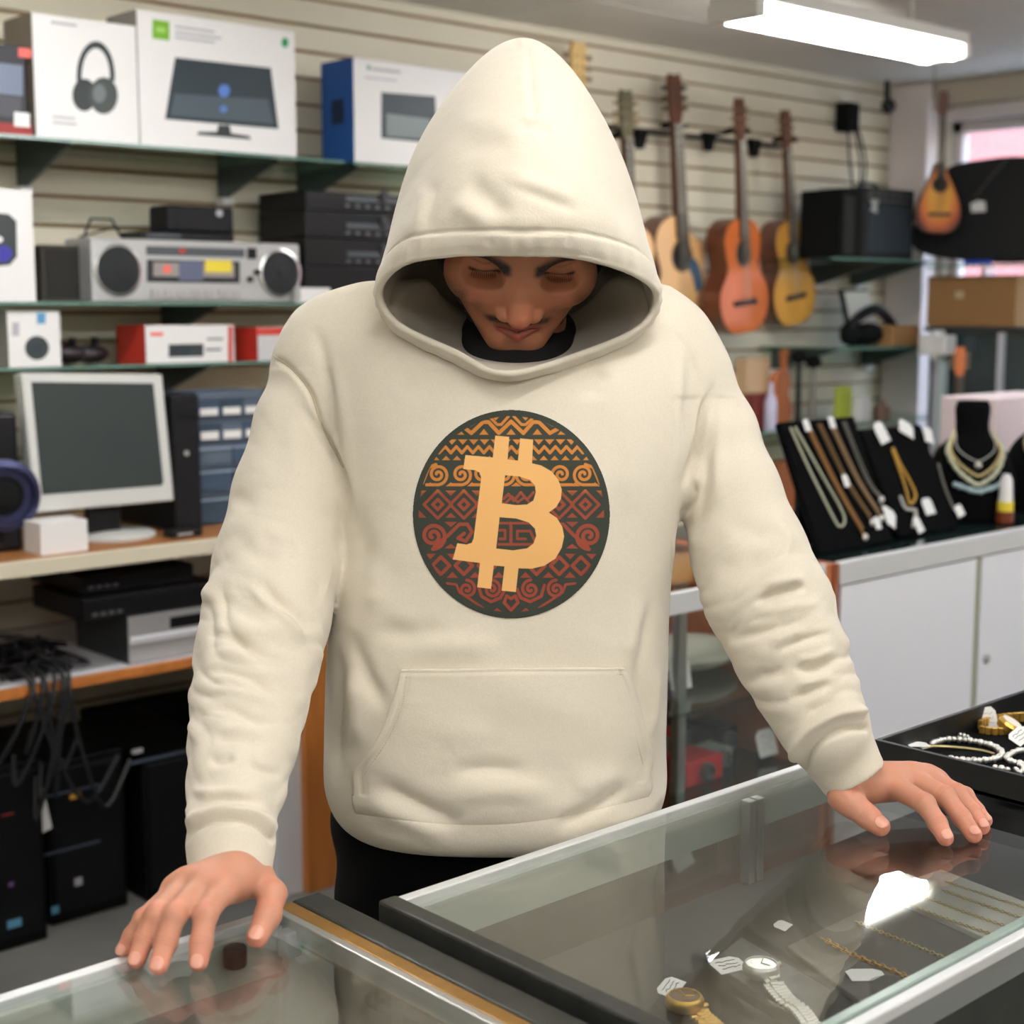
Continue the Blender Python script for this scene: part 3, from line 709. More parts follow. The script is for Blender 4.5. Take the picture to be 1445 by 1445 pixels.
# ---------------------------------------------------------------- head (local mm: x to the photo's right, y out of the face, z up)
HS = 1.10e-3; HP = math.radians(45); HR = math.radians(-3.5)
def head_axes():
    x = RT.copy(); f = -FH*math.cos(HP)-np.array([0, 0, 1.0])*math.sin(HP); u = -FH*math.sin(HP)+np.array([0, 0, 1.0])*math.cos(HP)
    x2 = x*math.cos(HR)+u*math.sin(HR); u2 = u*math.cos(HR)-x*math.sin(HR)
    return np.array([x2, f, u2])
HAX = head_axes(); HO = dep(737, 378, 1.655)
def head_w(P): return HO+(np.asarray(P, float)*HS) @ HAX
def head_mesh():
    g = SDF((-92, -190, -130), (92, 42, 125), 1.5)
    g.ell((0, -88, 30), (77, 96, 86), 1)
    g.ell((0, -50, -18), (62, 57, 68), 18)
    for s in (-1, 1):
        g.cone((s*53, -66, -48), (s*9, -15, -101), 15, 11.5, 20)
        g.ell((s*42, -20, -24), (22, 19, 22), 18)
        g.cone((s*10, -3, 9), (s*50, -19, 17), 9, 8, 9)
    g.ell((0, -12, -102), (19, 15, 14), 9)
    g.ell((0, -22, -68), (34, 27, 28), 12)
    for s in (-1, 1):
        g.ell((s*37, 4, -4), (17, 15, 11), 9, 'sub')
        g.ell((s*37, -20, -4), (18, 17.5, 15), 4)          # closed lid over the eye
        g.ell((s*37, -4, -14), (15, 4, 2.2), 4, 'sub')
    g.cone((0, -1, 10), (0, 12, -20), 8, 8.5, 8); g.cone((0, 12, -20), (0, 22, -43), 8.5, 9.5, 6)
    g.ell((0, 24, -45), (9.5, 9.5, 8.5), 5)
    for s in (-1, 1):
        g.ell((s*14, 12, -48), (8, 11, 7.5), 5)
        g.ell((s*7, 16, -56), (4, 6, 4), 2, 'sub')
        g.cone((s*1.5, 11.5, -68), (s*26, -1, -74), 4.6, 2.5, 4)
        g.cone((0, 10.5, -82), (s*22, 0, -77), 6, 2.5, 4)
        g.cone((s*3, 15, -76), (s*24, 3, -76), 1.3, .8, 2.5, 'sub')
    g.cone((0, 12, -57), (0, 15, -66), 1.8, 2.2, 3, 'sub')
    for s in (-1, 1): g.ell((s*78, -92, -12), (6, 18, 30), 5)
    V, Q = g.mesh(); Q = outward(V, Q); V = smooth_mesh(V, Q, 2, .4)
    x, y, z = V.T; ax = np.abs(x)
    skin = np.array(lin((190, 128, 96))); c = np.tile(skin, (len(V), 1))
    def blend(m, col): 
        m = np.clip(m, 0, 1)[:, None]; c[:] = c*(1-m)+np.array(lin(col))*m
    rs = np.random.RandomState(3); nz = rs.rand(len(V))
    gz = lambda d, w: np.exp(-(d/w)**2)
    front = np.clip((y+40)/30, 0, 1)
    blend(.45*gz(np.hypot(x, z+45), 14)*front, (205, 110, 85)); blend(.3*gz(np.hypot(ax-42, z+32), 18)*front, (200, 108, 82))
    # stubble: moustache, chin and jaw line
    mou = gz((z+63)-(-(ax/24)**2*3.0), 5.5)*np.clip((38-ax)/8, 0, 1)*front*np.clip(.25+ax/10, 0, 1)
    blend(1.3*mou*(.6+.4*nz), (52, 36, 26))
    jaw = np.clip((-(z+88)-(0)+ax*.0)/10, 0, 1)*np.clip((-y+2)/10, 0, 1)+np.clip((ax-50-(z+30)*-.10)/8, 0, 1)*np.clip((-z-12)/20, 0, 1)
    blend(np.clip(jaw, 0, 1)*(.45+.3*nz), (48, 36, 30)); blend(.35*gz(np.hypot(ax*.8, z+94), 8)*front, (110, 78, 58))
    # lips
    lip = ((z > -84-.0*ax) & (z < -67.5-ax*.16) & (ax < 26-np.abs(z+76)*.55)).astype(float)*(y > -5)
    blend(.8*lip, (158, 74, 70)); blend(.9*gz(z+76, 1.1)*(ax < 22)*(y > 0), (70, 30, 30))
    # brows and lashes
    t = (ax-9)/46; bz = 9+t*8-np.clip(t-.75, 0, 1)*8; bw = 9*(.6+.4*np.clip(t*3, 0, 1))*(1-np.clip(t, 0, 1)*.3)
    blend(1.1*np.exp(-((z-bz)/bw)**4)*np.clip(t*8, 0, 1)*np.clip((1.05-t)*6, 0, 1)*(.8+.2*nz)*(y > -45), (24, 18, 14))
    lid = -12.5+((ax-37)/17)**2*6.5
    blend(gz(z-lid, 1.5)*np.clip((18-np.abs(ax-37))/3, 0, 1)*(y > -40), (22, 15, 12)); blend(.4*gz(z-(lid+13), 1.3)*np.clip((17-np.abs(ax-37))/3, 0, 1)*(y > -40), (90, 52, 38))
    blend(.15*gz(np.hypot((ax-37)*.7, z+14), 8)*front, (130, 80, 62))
    return head_w(V), Q, c
def skull_hair():
    g = SDF((-100, -205, -125), (100, 30, 135), 2.5)
    g.ell((0, -90, 32), (86, 104, 94), 1)
    for s in (-1, 1):
        g.ell((s*68, -62, -20), (15, 24, 45), 6)
        g.cone((s*71, -64, -40), (s*36, -40, -104), 13, 10, 8)
    g.cone((-36, -42, -102), (36, -42, -102), 8, 8, 6)
    g.ell((0, 8, 0), (60, 40, 62), 8, 'sub'); g.ell((0, -30, -40), (58, 45, 56), 6, 'sub')
    V, Q = g.mesh(); Q = outward(V, Q)
    V = V+vnormals(V, Q)*(np.sin(V[:, 0]*.9+np.sin(V[:, 2]*.3)*2)*np.sin(V[:, 1]*.25+V[:, 2]*.4))[:, None]*1.2
    return head_w(V), Q
parts = [head_mesh()]

# ---------------------------------------------------------------- hands
ZL = .948; ZR = .960                                # glass heights of the two counters
SK = np.array(lin((190, 136, 110)))
def hand(spec, wrist, arm, zt, h=.0016, pal=.0155):
    fingers = {}
    for k, js in spec.items(): fingers[k] = ([onz(x, y, zt+hh) for x, y, hh, r in js], [r for *_, r in js])
    w = [onz(x, y, zt+hh) for x, y, hh, r in wrist]; wr = [r for *_, r in wrist]
    allp = np.array([p for f in fingers.values() for p in f[0]]+w+[np.array(a) for a in arm[0]])
    g = SDF(allp.min(0)-.035, allp.max(0)+.035, h)
    g.chain(w, wr, .01)
    for k, (P, r) in fingers.items():
        if k == 'thumb': g.chain([w[1]]+P, [wr[1]*.8]+r, .007); continue
        g.cone(w[0], P[0], pal, r[0]*1.22, .016)       # metacarpal
    keys = [k for k in fingers if k != 'thumb']
    for a, b in zip(keys[:-1], keys[1:]): g.cone(fingers[a][0][0], fingers[b][0][0], .0095, .0095, .008)
    for k in keys:
        P, r = fingers[k]
        S = g.like(); S.chain(P, r, .003)
        for j in (1, 2): S.ell(P[j], (r[j]*1.05,)*3, .003)
        kk = .0045; hh = np.maximum(kk-np.abs(g.D-S.D), 0)/kk; g.D = np.minimum(g.D, S.D)-hh*hh*kk*.25
    # knuckles
    for k in keys: g.ell(fingers[k][0][0]+np.array([0, 0, fingers[k][1][0]*.55]), (.0085, .0085, .006), .006)
    g.chain([w[-1]]+[np.array(a) for a in arm[0]], [wr[-1]]+arm[1], .01)
    X, Y, Z = g.ax[0][:, None, None], g.ax[1][None, :, None], g.ax[2][None, None, :]
    g.D = np.maximum(g.D, (zt+.0004-Z)+0*X+0*Y).astype(np.float32)
    V, Q = g.mesh(); Q = outward(V, Q); V = smooth_mesh(V, Q, 2, .35)
    c = np.tile(SK, (len(V), 1))
    def blend(m, col): m = np.clip(m, 0, 1)[:, None]; c[:] = c*(1-m)+np.array(lin(col))*m
    for k, (P, r) in fingers.items():
        blend(.6*np.exp(-(np.linalg.norm(V-P[-1], axis=1)/.012)**2), (226, 132, 112))
        for j in (0, 1, 2):
            if j < len(P): blend(.3*np.exp(-(np.linalg.norm(V-P[j]-np.array([0, 0, r[j]]), axis=1)/.009)**2), (208, 120, 96))
        # knuckle creases
        for j in ((1, 2) if k != 'thumb' else (2,)):
            ax_ = P[j]-P[j-1]; ax_ = ax_/np.linalg.norm(ax_); t = (V-P[j]) @ ax_; near = np.linalg.norm(V-P[j], axis=1) < r[j]*1.5
            up = (V-P[j])[:, 2] > 0
            m = sum(np.exp(-((t-o)/.0007)**2) for o in (-.0028, 0, .0028))*near*up
            V = V-(vnormals(V, Q)*(m*.00035)[:, None]); blend(.35*m, (176, 108, 82))
    # nails
    nails = []
    for k, (P, r) in fingers.items():
        d = P[-1]-P[-2]; d /= np.linalg.norm(d); n = np.array([0, 0, 1.0])*.62-FH*.6; n = n-d*(n @ d); n /= np.linalg.norm(n)
        nails.append((P[-1], d, n, r[-1]))
    return V, Q, c, nails
L_SPEC = {'index': [(313, 1256, .050, .0125), (290, 1290, .042, .0108), (284, 1330, .022, .0098), (280, 1357, .0085, .0088)],
          'middle': [(289, 1247, .053, .0125), (247, 1290, .044, .0108), (234, 1330, .023, .0098), (224, 1362, .0085, .0088)],
          'ring': [(265, 1247, .050, .0120), (221, 1290, .042, .0102), (204, 1325, .022, .0092), (193, 1354, .008, .0083)],
          'little': [(247, 1258, .042, .0110), (203, 1296, .034, .0088), (187, 1320, .018, .0080), (176, 1338, .007, .0072)],
          'thumb': [(364, 1240, .040, .0150), (384, 1262, .034, .0128), (378, 1292, .022, .0116), (363, 1322, .0095, .0104)]}
R_SPEC = {'index': [(1256, 1106, 0.0414, .0135), (1305, 1134, 0.0363, .0112), (1323, 1162, 0.0192, .0100), (1334, 1182, 0.0088, .0090)],
          'middle': [(1284, 1099, 0.0429, .0135), (1334, 1124, 0.0370, .0112), (1357, 1154, 0.0192, .0100), (1374, 1178, 0.0088, .0090)],
          'ring': [(1306, 1098, 0.0407, .0125), (1350, 1119, 0.0348, .0104), (1372, 1146, 0.0185, .0094), (1386, 1167, 0.0083, .0085)],
          'little': [(1322, 1105, 0.0340, .0115), (1362, 1122, 0.0281, .0090), (1378, 1143, 0.0148, .0082), (1391, 1158, 0.0073, .0074)],
          'thumb': [(1190, 1124, 0.0326, .0160), (1202, 1134, 0.0281, .0150), (1224, 1152, 0.0178, .0125), (1242, 1166, 0.0108, .0110)]}
lw = [(330, 1236, .050, .0215), (348, 1236, .046, .0170), (324, 1220, .050, .0265)]
rw = [(1206, 1104, .042, .0235), (1196, 1112, .037, .0195), (1196, 1090, .044, .0255)]
armL = ([dep(325, 1195, 1.465), dep(328, 1150, 1.49)], [.030, .030]); armR = ([dep(1184, 1062, 1.692), dep(1166, 1030, 1.692)], [.030, .030])
hl = hand(L_SPEC, lw, armL, ZL); hr = hand(R_SPEC, rw, armR, ZR)
parts.append(hl[:3]); parts.append(hr[:3])

# ---------------------------------------------------------------- torso, arms and legs under the clothes
def under():
    g = SDF((-.45, 1.2, 0.86), (.5, 2.0, 1.62), .008)
    P = [pr(*q) for q in ((725, 1060, 1.80, 150), (722, 900, 1.79, 150), (720, 740, 1.79, 165), (722, 680, 1.80, 160))]
    for a, b in zip(P[:-1], P[1:]):
        g.cone(a[0]-[.05, 0, 0], b[0]-[.05, 0, 0], .11, .11, .05); g.cone(a[0]+[.05, 0, 0], b[0]+[.05, 0, 0], .11, .11, .05)
    g.chain([pu(724, 640, 1.82), pu(732, 520, 1.84), pu(737, 400, 1.80)], [.09, .056, .054], .03)
    for arm, w in ((ARM_L, armL), (ARM_R, armR)):
        A = [pr(*q) for q in arm]; g.chain([a for a, _ in A], [max(.026, b*.62) for _, b in A], .02)
    V, Q = g.mesh(); Q = outward(V, Q); V = fromU(V); Q = outward(V, Q)
    return V, Q, np.tile(np.array(lin((170, 112, 84))), (len(V), 1))
parts.append(under())
VV = []; QQ = []; CC = []; o = 0
for v, q, c in parts: VV.append(v); QQ.append(q+o); CC.append(c); o += len(v)
body = np_mesh('body', np.vstack(VV), np.vstack(QQ), SKIN, person, colors=np.vstack(CC))
hv, hq = skull_hair()
np_mesh('hair', hv, hq, mat('dark_hair', (18, 14, 12), .6, bump=.6, bscale=500), person)
NAIL = mat('nail', (208, 148, 126), .38, spec=.5)
for (p, d, n, r) in hl[3]+hr[3]:
    s = np.cross(d, n); m = MB(); vs = []; fs = []; a_, b_ = 8, 8
    for i in range(a_+1):
        for j in range(b_+1):
            u = (i/a_-.5)*2; v = (j/b_-.5)*2; uu = u*math.sqrt(1-v*v/2); vv = v*math.sqrt(1-u*u/2)
            ang = uu*.75; rr = r*1.03
            vs.append(p+d*(vv*r*.72+r*.18)+(s*math.sin(ang)+n*math.cos(ang))*rr*(1-.10*max(0, vv)**2)-n*(.02*r)+n*(.0003))
    for i in range(a_):
        for j in range(b_): fs.append((i*(b_+1)+j, (i+1)*(b_+1)+j, (i+1)*(b_+1)+j+1, i*(b_+1)+j+1))
    m.add(vs, fs); o_ = m.build('fingernail', NAIL, body, smooth=True)
    sdm = o_.modifiers.new('t', 'SOLIDIFY'); sdm.thickness = .0006; sdm.offset = 0
# eyelashes
for s in (-1, 1):
    m = MB()
    for k in range(17):
        t = (k-8)/8; x = s*37+t*15; z0 = -12.5+(t*15/17)**2*6.5; y0 = -2.5-abs(t)**2*5.5
        p0 = head_w((x, y0, z0)); p1 = head_w((x+t*2, y0+3.5, z0-2.0)); p2 = head_w((x+t*3, y0+5.5, z0-3.2))
        m.tube([p0, p1, p2], [.0003, .00022, .0001], 4)
    m.build('eyelashes', mat('dark_hair', (18, 14, 12)), body)
g = SDF((-.16, 1.60, 1.30), (.16, 1.98, 1.56), .004); g.cone(pu(726, 610, 1.80), pu(733, 512, 1.86), .112, .085, 0)
v_, q_ = g.mesh(); q_ = outward(v_, q_); v_ = smooth_mesh(v_, q_, 2); v_ = fromU(v_); np_mesh('undershirt', v_, outward(v_, q_), mat('black_cotton', (16, 16, 17), .95), person)
# trousers and shoes
def trousers():
    g = SDF((-.36, 1.5, .05), (.36, 2.08, .98), .007)
    P = lambda x, y, d: pu(x, y, d)
    hip = pu(700, 1190, 1.83); hz = hip[2]
    for s in (-1, 1):
        top = np.array([hip[0]+s*.085, hip[1]+.01, .93]); knee = np.array([hip[0]+s*.125, hip[1]+.02, .50]); ank = np.array([hip[0]+s*.14, hip[1]+.05, .09])
        g.chain([top, knee, ank], [.108, .078, .060], .03)
    g.ell((hip[0], hip[1]+.01, .90), (.185, .125, .09), .04)
    V, Q = g.mesh(); Q = outward(V, Q)
    n = vnormals(V, Q); V = V+n*(.003*np.sin(V[:, 2]*60+3*np.sin(V[:, 0]*20)))[:, None]
    V = fromU(V); return V, outward(V, Q), hip
tv, tq, hip = trousers()
np_mesh('trousers', tv, tq, mat('black_denim', (9, 9, 10), .95, spec=.15, bump=.3, bscale=600), person)
for s in (-1, 1):
    g = SDF((-.4, 1.3, -.01), (.4, 2.1, .16), .005); ax_ = hip[0]+s*.14; aw = hip[1]+.05
    g.cone((ax_, aw+.03, .045), (ax_+s*.02, aw-.15, .035), .045, .040, .02); g.cone((ax_, aw+.02, .06), (ax_, aw, .11), .045, .045, .02)
    Z = g.ax[2][None, None, :]; g.D = np.maximum(g.D, (.001-Z)+0*g.D)
    v, q = g.mesh(); v = fromU(v)
    np_mesh('shoe', v, outward(v, q), mat('black_shoe', (24, 22, 22), .5), person)
# ================================================================== SETTING
WY = 3.94; WX = 5.97; CZ = 2.50
cream = mat('slatwall_cream', (222, 214, 190), .55, bump=.1, bscale=60, var=.03, vscale=3)
groove = mat('slatwall_groove', (140, 112, 74), .8)
wallp = mat('painted_wall', (214, 208, 192), .8, var=.04, vscale=2)
def struct(m, name, mats, **k): o = m.build(name, mats, **k); o['kind'] = 'structure'; return o
m = MB(); m.mat(1).box(-2.5, WX, WY+.012, WY+.10, 0, CZ); p = .079; z = .02
m.mat(0)
while z < CZ: m.box(-2.5, WX, WY, WY+.012, z, min(z+p-.011, CZ)); z += p
m.mat(0)
struct(m, 'wall_back', [cream, groove])
struct(MB().box(-2.5, 6.2, -2.5, WY+.1, -.08, 0), 'floor', mat('grey_vinyl', (112, 112, 108), .5, var=.12, vscale=5, bump=.1, bscale=80))
# ceiling with panel joints
m = MB(); x = -2.5
ceil = mat('ceiling_panel', (226, 220, 208), .9, var=.03, vscale=3)
while x < 6.2:
    y = -2.5
    while y < WY+.1:
        m.box(x+.004, min(x+1.2, 6.2)-.004, y+.004, min(y+1.2, WY+.1)-.004, CZ, CZ+.03); y += 1.2
    x += 1.2
m.mat(1).box(-2.5, 6.2, -2.5, WY+.1, CZ+.008, CZ+.05)
struct(m, 'ceiling', [ceil, mat('ceiling_joint', (150, 142, 128), .9)])
struct(MB().box(-2.6, -2.5, -2.5, WY+.1, 0, CZ), 'wall_left', wallp)
struct(MB().box(-2.6, 6.2, -2.6, -2.5, 0, CZ), 'wall_front', wallp)
# right wall with the shop window
WZ0, WZ1, WY0, WY1 = .95, 2.33, .3, 3.70
m = MB(); m.box(WX, WX+.15, -2.5, WY0, 0, CZ).box(WX, WX+.15, WY1, WY+.1, 0, CZ).box(WX, WX+.15, WY0, WY1, 0, WZ0).box(WX, WX+.15, WY0, WY1, WZ1, CZ)
struct(m, 'wall_right', wallp)
m = MB(); fr = .045
for y in (WY0, 1.4, 2.55, WY1-fr): m.box(WX+.03, WX+.09, y, y+fr, WZ0, WZ1)
m.box(WX+.03, WX+.09, WY0, WY1, WZ0, WZ0+fr).box(WX+.03, WX+.09, WY0, WY1, WZ1-fr, WZ1).box(WX-.03, WX+.06, WY0-.03, WY1+.03, WZ1, WZ1+.06)
wf = struct(m, 'window_1', mat('window_frame_white', (228, 218, 214), .5), bevel=.003)
g_ = MB().box(WX+.055, WX+.061, WY0, WY1, WZ0, WZ1).build('window_pane', glass_mat('window_glass', (250, 250, 250), .04), wf)
struct(MB().box(5.86, 5.965, 3.74, 3.935, 0, CZ-.005), 'trim_1', mat('pink_white_post', (232, 220, 216), .6), bevel=.004)
struct(MB().box(5.90, 5.965, .2, 3.735, 2.395, CZ-.004), 'trim_2', mat('beige_header', (196, 184, 164), .7), bevel=.004)
struct(MB().box(-2.5, 5.85, WY-.016, WY-.002, 0, .10), 'baseboard_back', mat('baseboard', (196, 190, 170), .6), bevel=.003)
# view outside: a pinkish building across the street
m = MB(); m.mat(0).box(13, 13.4, -6, 12, 0, 3.7); m.mat(1)
for i in range(6): m.box(12.96, 13.02, -5+i*2.7, -3.7+i*2.7, 1.0, 2.6)
bl = m.build('street_building', [mat('pink_render', (186, 122, 118), .8, var=.08, vscale=1), mat('street_window', (120, 125, 130), .2)])
tag(bl, 'pink building across the street seen through the shop window', 'building')
m = MB().box(6.2, 30, -15, 20, -.25, -.15); struct(m, 'pavement', mat('pavement', (190, 188, 182), .9))

# ------------------------------------------------------------------ lamps
tube_m = mat('lamp_tube', (252, 252, 255), .4, emit=30.0)
lamp_h = mat('lamp_housing', (225, 222, 212), .5)
def lamp(x0, x1, y, label, dz=0.0):
    r = empty('fluorescent_lamp', (((x0+x1)/2), y, CZ), label, 'ceiling light', 'fluorescent battens on the ceiling')
    MB().box(x0, x1, y-.085, y+.085, 2.462-dz, 2.499-dz).build('housing', lamp_h, r, bevel=.004)
    if dz:
        for xx in (x0+.2, x1-.2): MB().cyl((xx, y, 2.49-dz), (xx, y, CZ), .008, 8).build('rod', lamp_h, r)
    for s in (-1, 1): MB().box(x0-.008 if s < 0 else x1-.03, x0+.03 if s < 0 else x1+.008, y-.09, y+.09, 2.418-dz, 2.468-dz).build('end_cap', lamp_h, r, bevel=.006)
    for s in (-1, 1): MB().cyl((x0+.03, y+s*.045, 2.436-dz), (x1-.03, y+s*.045, 2.436-dz), .019, 14).build('tube', tube_m, r, smooth=True)
lamp(3.29, 4.34, 2.715, 'white fluorescent batten lit on the ceiling in front of the guitars', .118)
for (x0, x1, y, l) in ((.6, 2.0, 2.6, 'white fluorescent batten on the ceiling above the electronics shelves'), (.25, 1.45, .58, 'unseen fluorescent batten added above the glass counters to brighten hood and chest'), (-1.9, -.5, .9, 'white fluorescent batten on the ceiling at the left wall'),  # the one above the counters is unseen, added to light hood and chest
                     (2.6, 4.0, .4, 'white fluorescent batten on the ceiling above the jewellery tray'), (.4, 1.8, -1.1, 'white fluorescent batten on the ceiling near the front wall'), (-1.5, -.1, -1.1, 'unseen fluorescent batten added as frontal fill in the front left ceiling corner'), (2.6, 4.0, -1.1, 'unseen fluorescent batten added as frontal fill near the front right ceiling corner')):  # both front corner battens are unseen, added behind the camera as frontal fill
    lamp(x0, x1, y, l)

# ------------------------------------------------------------------ common materials
glassT = glass_mat('counter_glass', (250, 251, 250), .11); glassS = glass_mat('shelf_glass', (190, 215, 205), .05)
gedge = mat('glass_edge', (96, 130, 118), .15, spec=.8); alu = mat('aluminium', (200, 202, 200), .35, metal=.85); alub = mat('bright_aluminium', (225, 226, 224), .4, metal=.3)
blackp = mat('black_plastic', (14, 14, 16), .45, spec=.3); blackm = mat('black_matte', (8, 9, 9), .8, spec=.2); velvet = mat('black_velvet', (7, 8, 8), .95, spec=.1, bump=.3, bscale=700)
white = mat('white_card', (238, 236, 232), .6); grey = mat('grey_card', (150, 146, 138), .7); greyl = mat('light_grey_print', (180, 180, 182), .7); silver = mat('silver_plastic', (188, 188, 186), .4, metal=.4); darkg = mat('dark_grey_print', (52, 58, 58), .6)
wood = mat('desk_wood', (150, 98, 52), .5, var=.2, vscale=6, stretch=(1, 8, 8)); woodo = mat('orange_wood', (184, 112, 48), .5, var=.15, vscale=6, stretch=(6, 6, 1)); woodd = mat('brown_panel', (104, 62, 32), .6, var=.2, vscale=6, stretch=(6, 6, 1))
lam = mat('white_laminate', (238, 238, 240), .45); creame = mat('cream_edge', (218, 208, 182), .5); red = mat('red_card', (196, 50, 36), .6); blue = mat('blue_card', (22, 74, 140), .6); green = mat('green_print', (120, 180, 40), .6); teal = mat('dark_teal_print', (36, 50, 56), .5); yellow = mat('yellow_sticker', (235, 212, 60), .6)
paper = mat('paper_tag', (240, 240, 236), .8); pen = mat('pen_ink', (60, 62, 80), .8); gold = mat('gold', (222, 178, 86), .36, metal=.85); goldp = mat('pale_gold', (220, 202, 146), .38, metal=.8); slv = mat('silver_metal', (226, 224, 216), .36, metal=.8)

# ------------------------------------------------------------------ glass shelves on the back wall
def glass_shelf(x0, x1, y0, z, label, grp, brackets):
    r = empty('glass_shelf', ((x0+x1)/2, WY, z-.008), label, 'shelf', grp)
    MB().mat(0).box(x0, x1, y0, WY-.002, z-.008, z).mat(1).box(x0, x1, y0-.0015, y0, z-.008, z).build('glass_panel', [glassS, gedge], r)
    for bx in brackets:
        b = MB().prism([(y0+.05, z-.0082), (WY-.001, z-.0082), (WY-.001, z-.10), (WY-.03, z-.10)], (bx, 0, 0), (0, 1, 0), (0, 0, 1), (1, 0, 0), .012).build('bracket', mat('dark_bracket', (84, 94, 94), .4, metal=.5), r, bevel=.001)
        MB().box(bx-.012, bx+.026, WY-.05, WY-.001, z-.118, z-.096).build('bracket_cap', white, b, bevel=.003)
ZA, ZB, ZS = 1.946, 1.544, 1.383
glass_shelf(1.2, 2.62, 3.58, ZA, 'top glass wall shelf under the headphone and monitor cartons', 'glass shelves on the slatwall', (1.80, 2.42))
glass_shelf(2.65, 3.52, 3.58, ZA, 'top glass wall shelf under the blue and white carton', 'glass shelves on the slatwall', (2.70, 3.4))
glass_shelf(1.2, 3.4, 3.58, ZB, 'glass wall shelf under the silver radio cassette player', 'glass shelves on the slatwall', (1.44, 2.22, 3.1))
glass_shelf(1.2, 3.2, 3.58, ZS, 'glass wall shelf under the small red and white cartons', 'glass shelves on the slatwall', (1.40, 2.20, 3.0))

def carton(name, x0, x1, y0, dpt, z0, h, label, cat, front=white, side=grey, grp=None):
    r = empty(name, ((x0+x1)/2, y0+dpt/2, z0), label, cat, grp)
    m = MB(); m.mat(1).box(x0, x1, y0+.001, y0+dpt, z0+.0004, z0+h); m.mat(0).box(x0, x1, y0, y0+.001, z0+.0004, z0+h)
    m.build('carton', [front, side], r); return r
def decal(r, name, px, Y, m, t=.0012, lvl=1):
    """a flat printed shape on the front face, outline measured in the photo"""
    P = [ony(x, y, Y) for x, y in px]
    mb = MB().prism([(p[0], p[2]) for p in P], (0, Y-.0002*lvl, 0), (1, 0, 0), (0, 0, 1), (0, -1, 0), .0004*lvl)
    return mb.build(name, m, r)
def drect(r, name, x0, y0, x1, y1, Y, m, lvl=1): return decal(r, name, [(x0, y1), (x1, y1+(x1-x0)*(433-y1)/2900), (x1, y0+(x1-x0)*(433-y0)/2900), (x0, y0)], Y, m, lvl=lvl)
def X(px, Y): return ony(px, 400, Y)[0]
def Z(px, py, Y): return ony(px, py, Y)[2]
def disc_px(cx, cy, rx, ry, n=28, a0=0, a1=360): return [(cx+rx*math.cos(math.radians(a0+(a1-a0)*k/n)), cy-ry*math.sin(math.radians(a0+(a1-a0)*k/n))) for k in range(n)]
Y6 = 3.60
# game carton
r = carton('game_carton', X(-60, Y6), X(48, Y6), Y6, .20, ZA, Z(0, 62, Y6)-ZA, 'dark boxed game carton with a red strip at the left end of the top shelf', 'box', mat('dark_print', (40, 42, 48), .5), mat('dark_side', (30, 32, 36), .6))
drect(r, 'printed_picture', -40, 84, 32, 128, Y6, mat('grey_blue_print', (112, 122, 142), .5)); drect(r, 'printed_picture', -40, 130, 30, 160, Y6, mat('dim_print', (70, 72, 78), .5)); drect(r, 'red_strip', -50, 168, 46, 184, Y6, mat('dark_red', (142, 46, 42), .6)); drect(r, 'red_logo', 26, 67, 44, 80, Y6, mat('salmon_print', (240, 110, 100), .6)); drect(r, 'price_sticker', 20, 158, 42, 178, Y6, white, lvl=2)
# headphone carton
r = carton('headphone_carton', X(60, Y6), X(203, Y6), Y6, .16, ZA, Z(60, 19, Y6)-ZA, 'white carton with a picture of black headphones on the top shelf', 'box', white, mat('brownish_side', (128, 118, 104), .7))
def arc(cx, cy, rx, ry, rx2, ry2, a0, a1, n=18):
    o = [(cx+rx*math.cos(math.radians(a0+(a1-a0)*k/n)), cy-ry*math.sin(math.radians(a0+(a1-a0)*k/n))) for k in range(n+1)]
    i = [(cx+rx2*math.cos(math.radians(a0+(a1-a0)*k/n)), cy-ry2*math.sin(math.radians(a0+(a1-a0)*k/n))) for k in range(n+1)]
    return o+i[::-1]
pic = decal(r, 'headphone_picture', arc(135, 108, 27, 50, 20, 40, -8, 190), Y6, darkg)
decal(r, 'headphone_picture', disc_px(119, 134, 17, 23), Y6, darkg); decal(r, 'headphone_picture', disc_px(146, 135, 20, 26), Y6, mat('charcoal_print', (66, 74, 72), .5), lvl=2); decal(r, 'headphone_picture', disc_px(140, 132, 9, 13), Y6, mat('mid_grey_print', (110, 116, 116), .5), lvl=3)
drect(r, 'printed_text', 72, 29, 108, 33, Y6, greyl); drect(r, 'printed_text', 74, 163, 106, 166, Y6, greyl); drect(r, 'printed_text', 74, 171, 108, 174, Y6, greyl)
# monitor carton
r = carton('monitor_carton', X(205, Y6), X(422, Y6), Y6, .16, ZA, Z(205, 14, Y6)-ZA, 'large white carton with a picture of a widescreen monitor on the top shelf', 'box', white, grey)
decal(r, 'monitor_picture', [(233, 168), (393, 182), (382, 96), (247, 81)], Y6, teal); decal(r, 'monitor_picture', [(240, 163), (386, 175), (378, 140), (246, 132)], Y6, mat('slate_print', (70, 84, 92), .5), lvl=2)
decal(r, 'monitor_picture', disc_px(316, 128, 8, 9), Y6, mat('blue_glow_print', (80, 120, 190), .5), lvl=3); decal(r, 'monitor_picture', disc_px(315, 154, 5, 5), Y6, mat('blue_glow_print', (80, 120, 190), .5), lvl=3)
decal(r, 'monitor_picture', [(308, 176), (324, 177), (326, 188), (352, 192), (354, 197), (278, 190), (280, 186), (306, 186)], Y6, mat('dark_stand_print', (40, 46, 46), .5)); drect(r, 'green_logo', 215, 27, 239, 54, Y6, green); drect(r, 'green_logo', 220, 38, 233, 45, Y6, mat('pale_green_print', (170, 210, 110), .6), lvl=2)
for y in (36, 44, 51): drect(r, 'printed_text', 247, y, 300+(y % 5)*3, y+3, Y6, greyl)
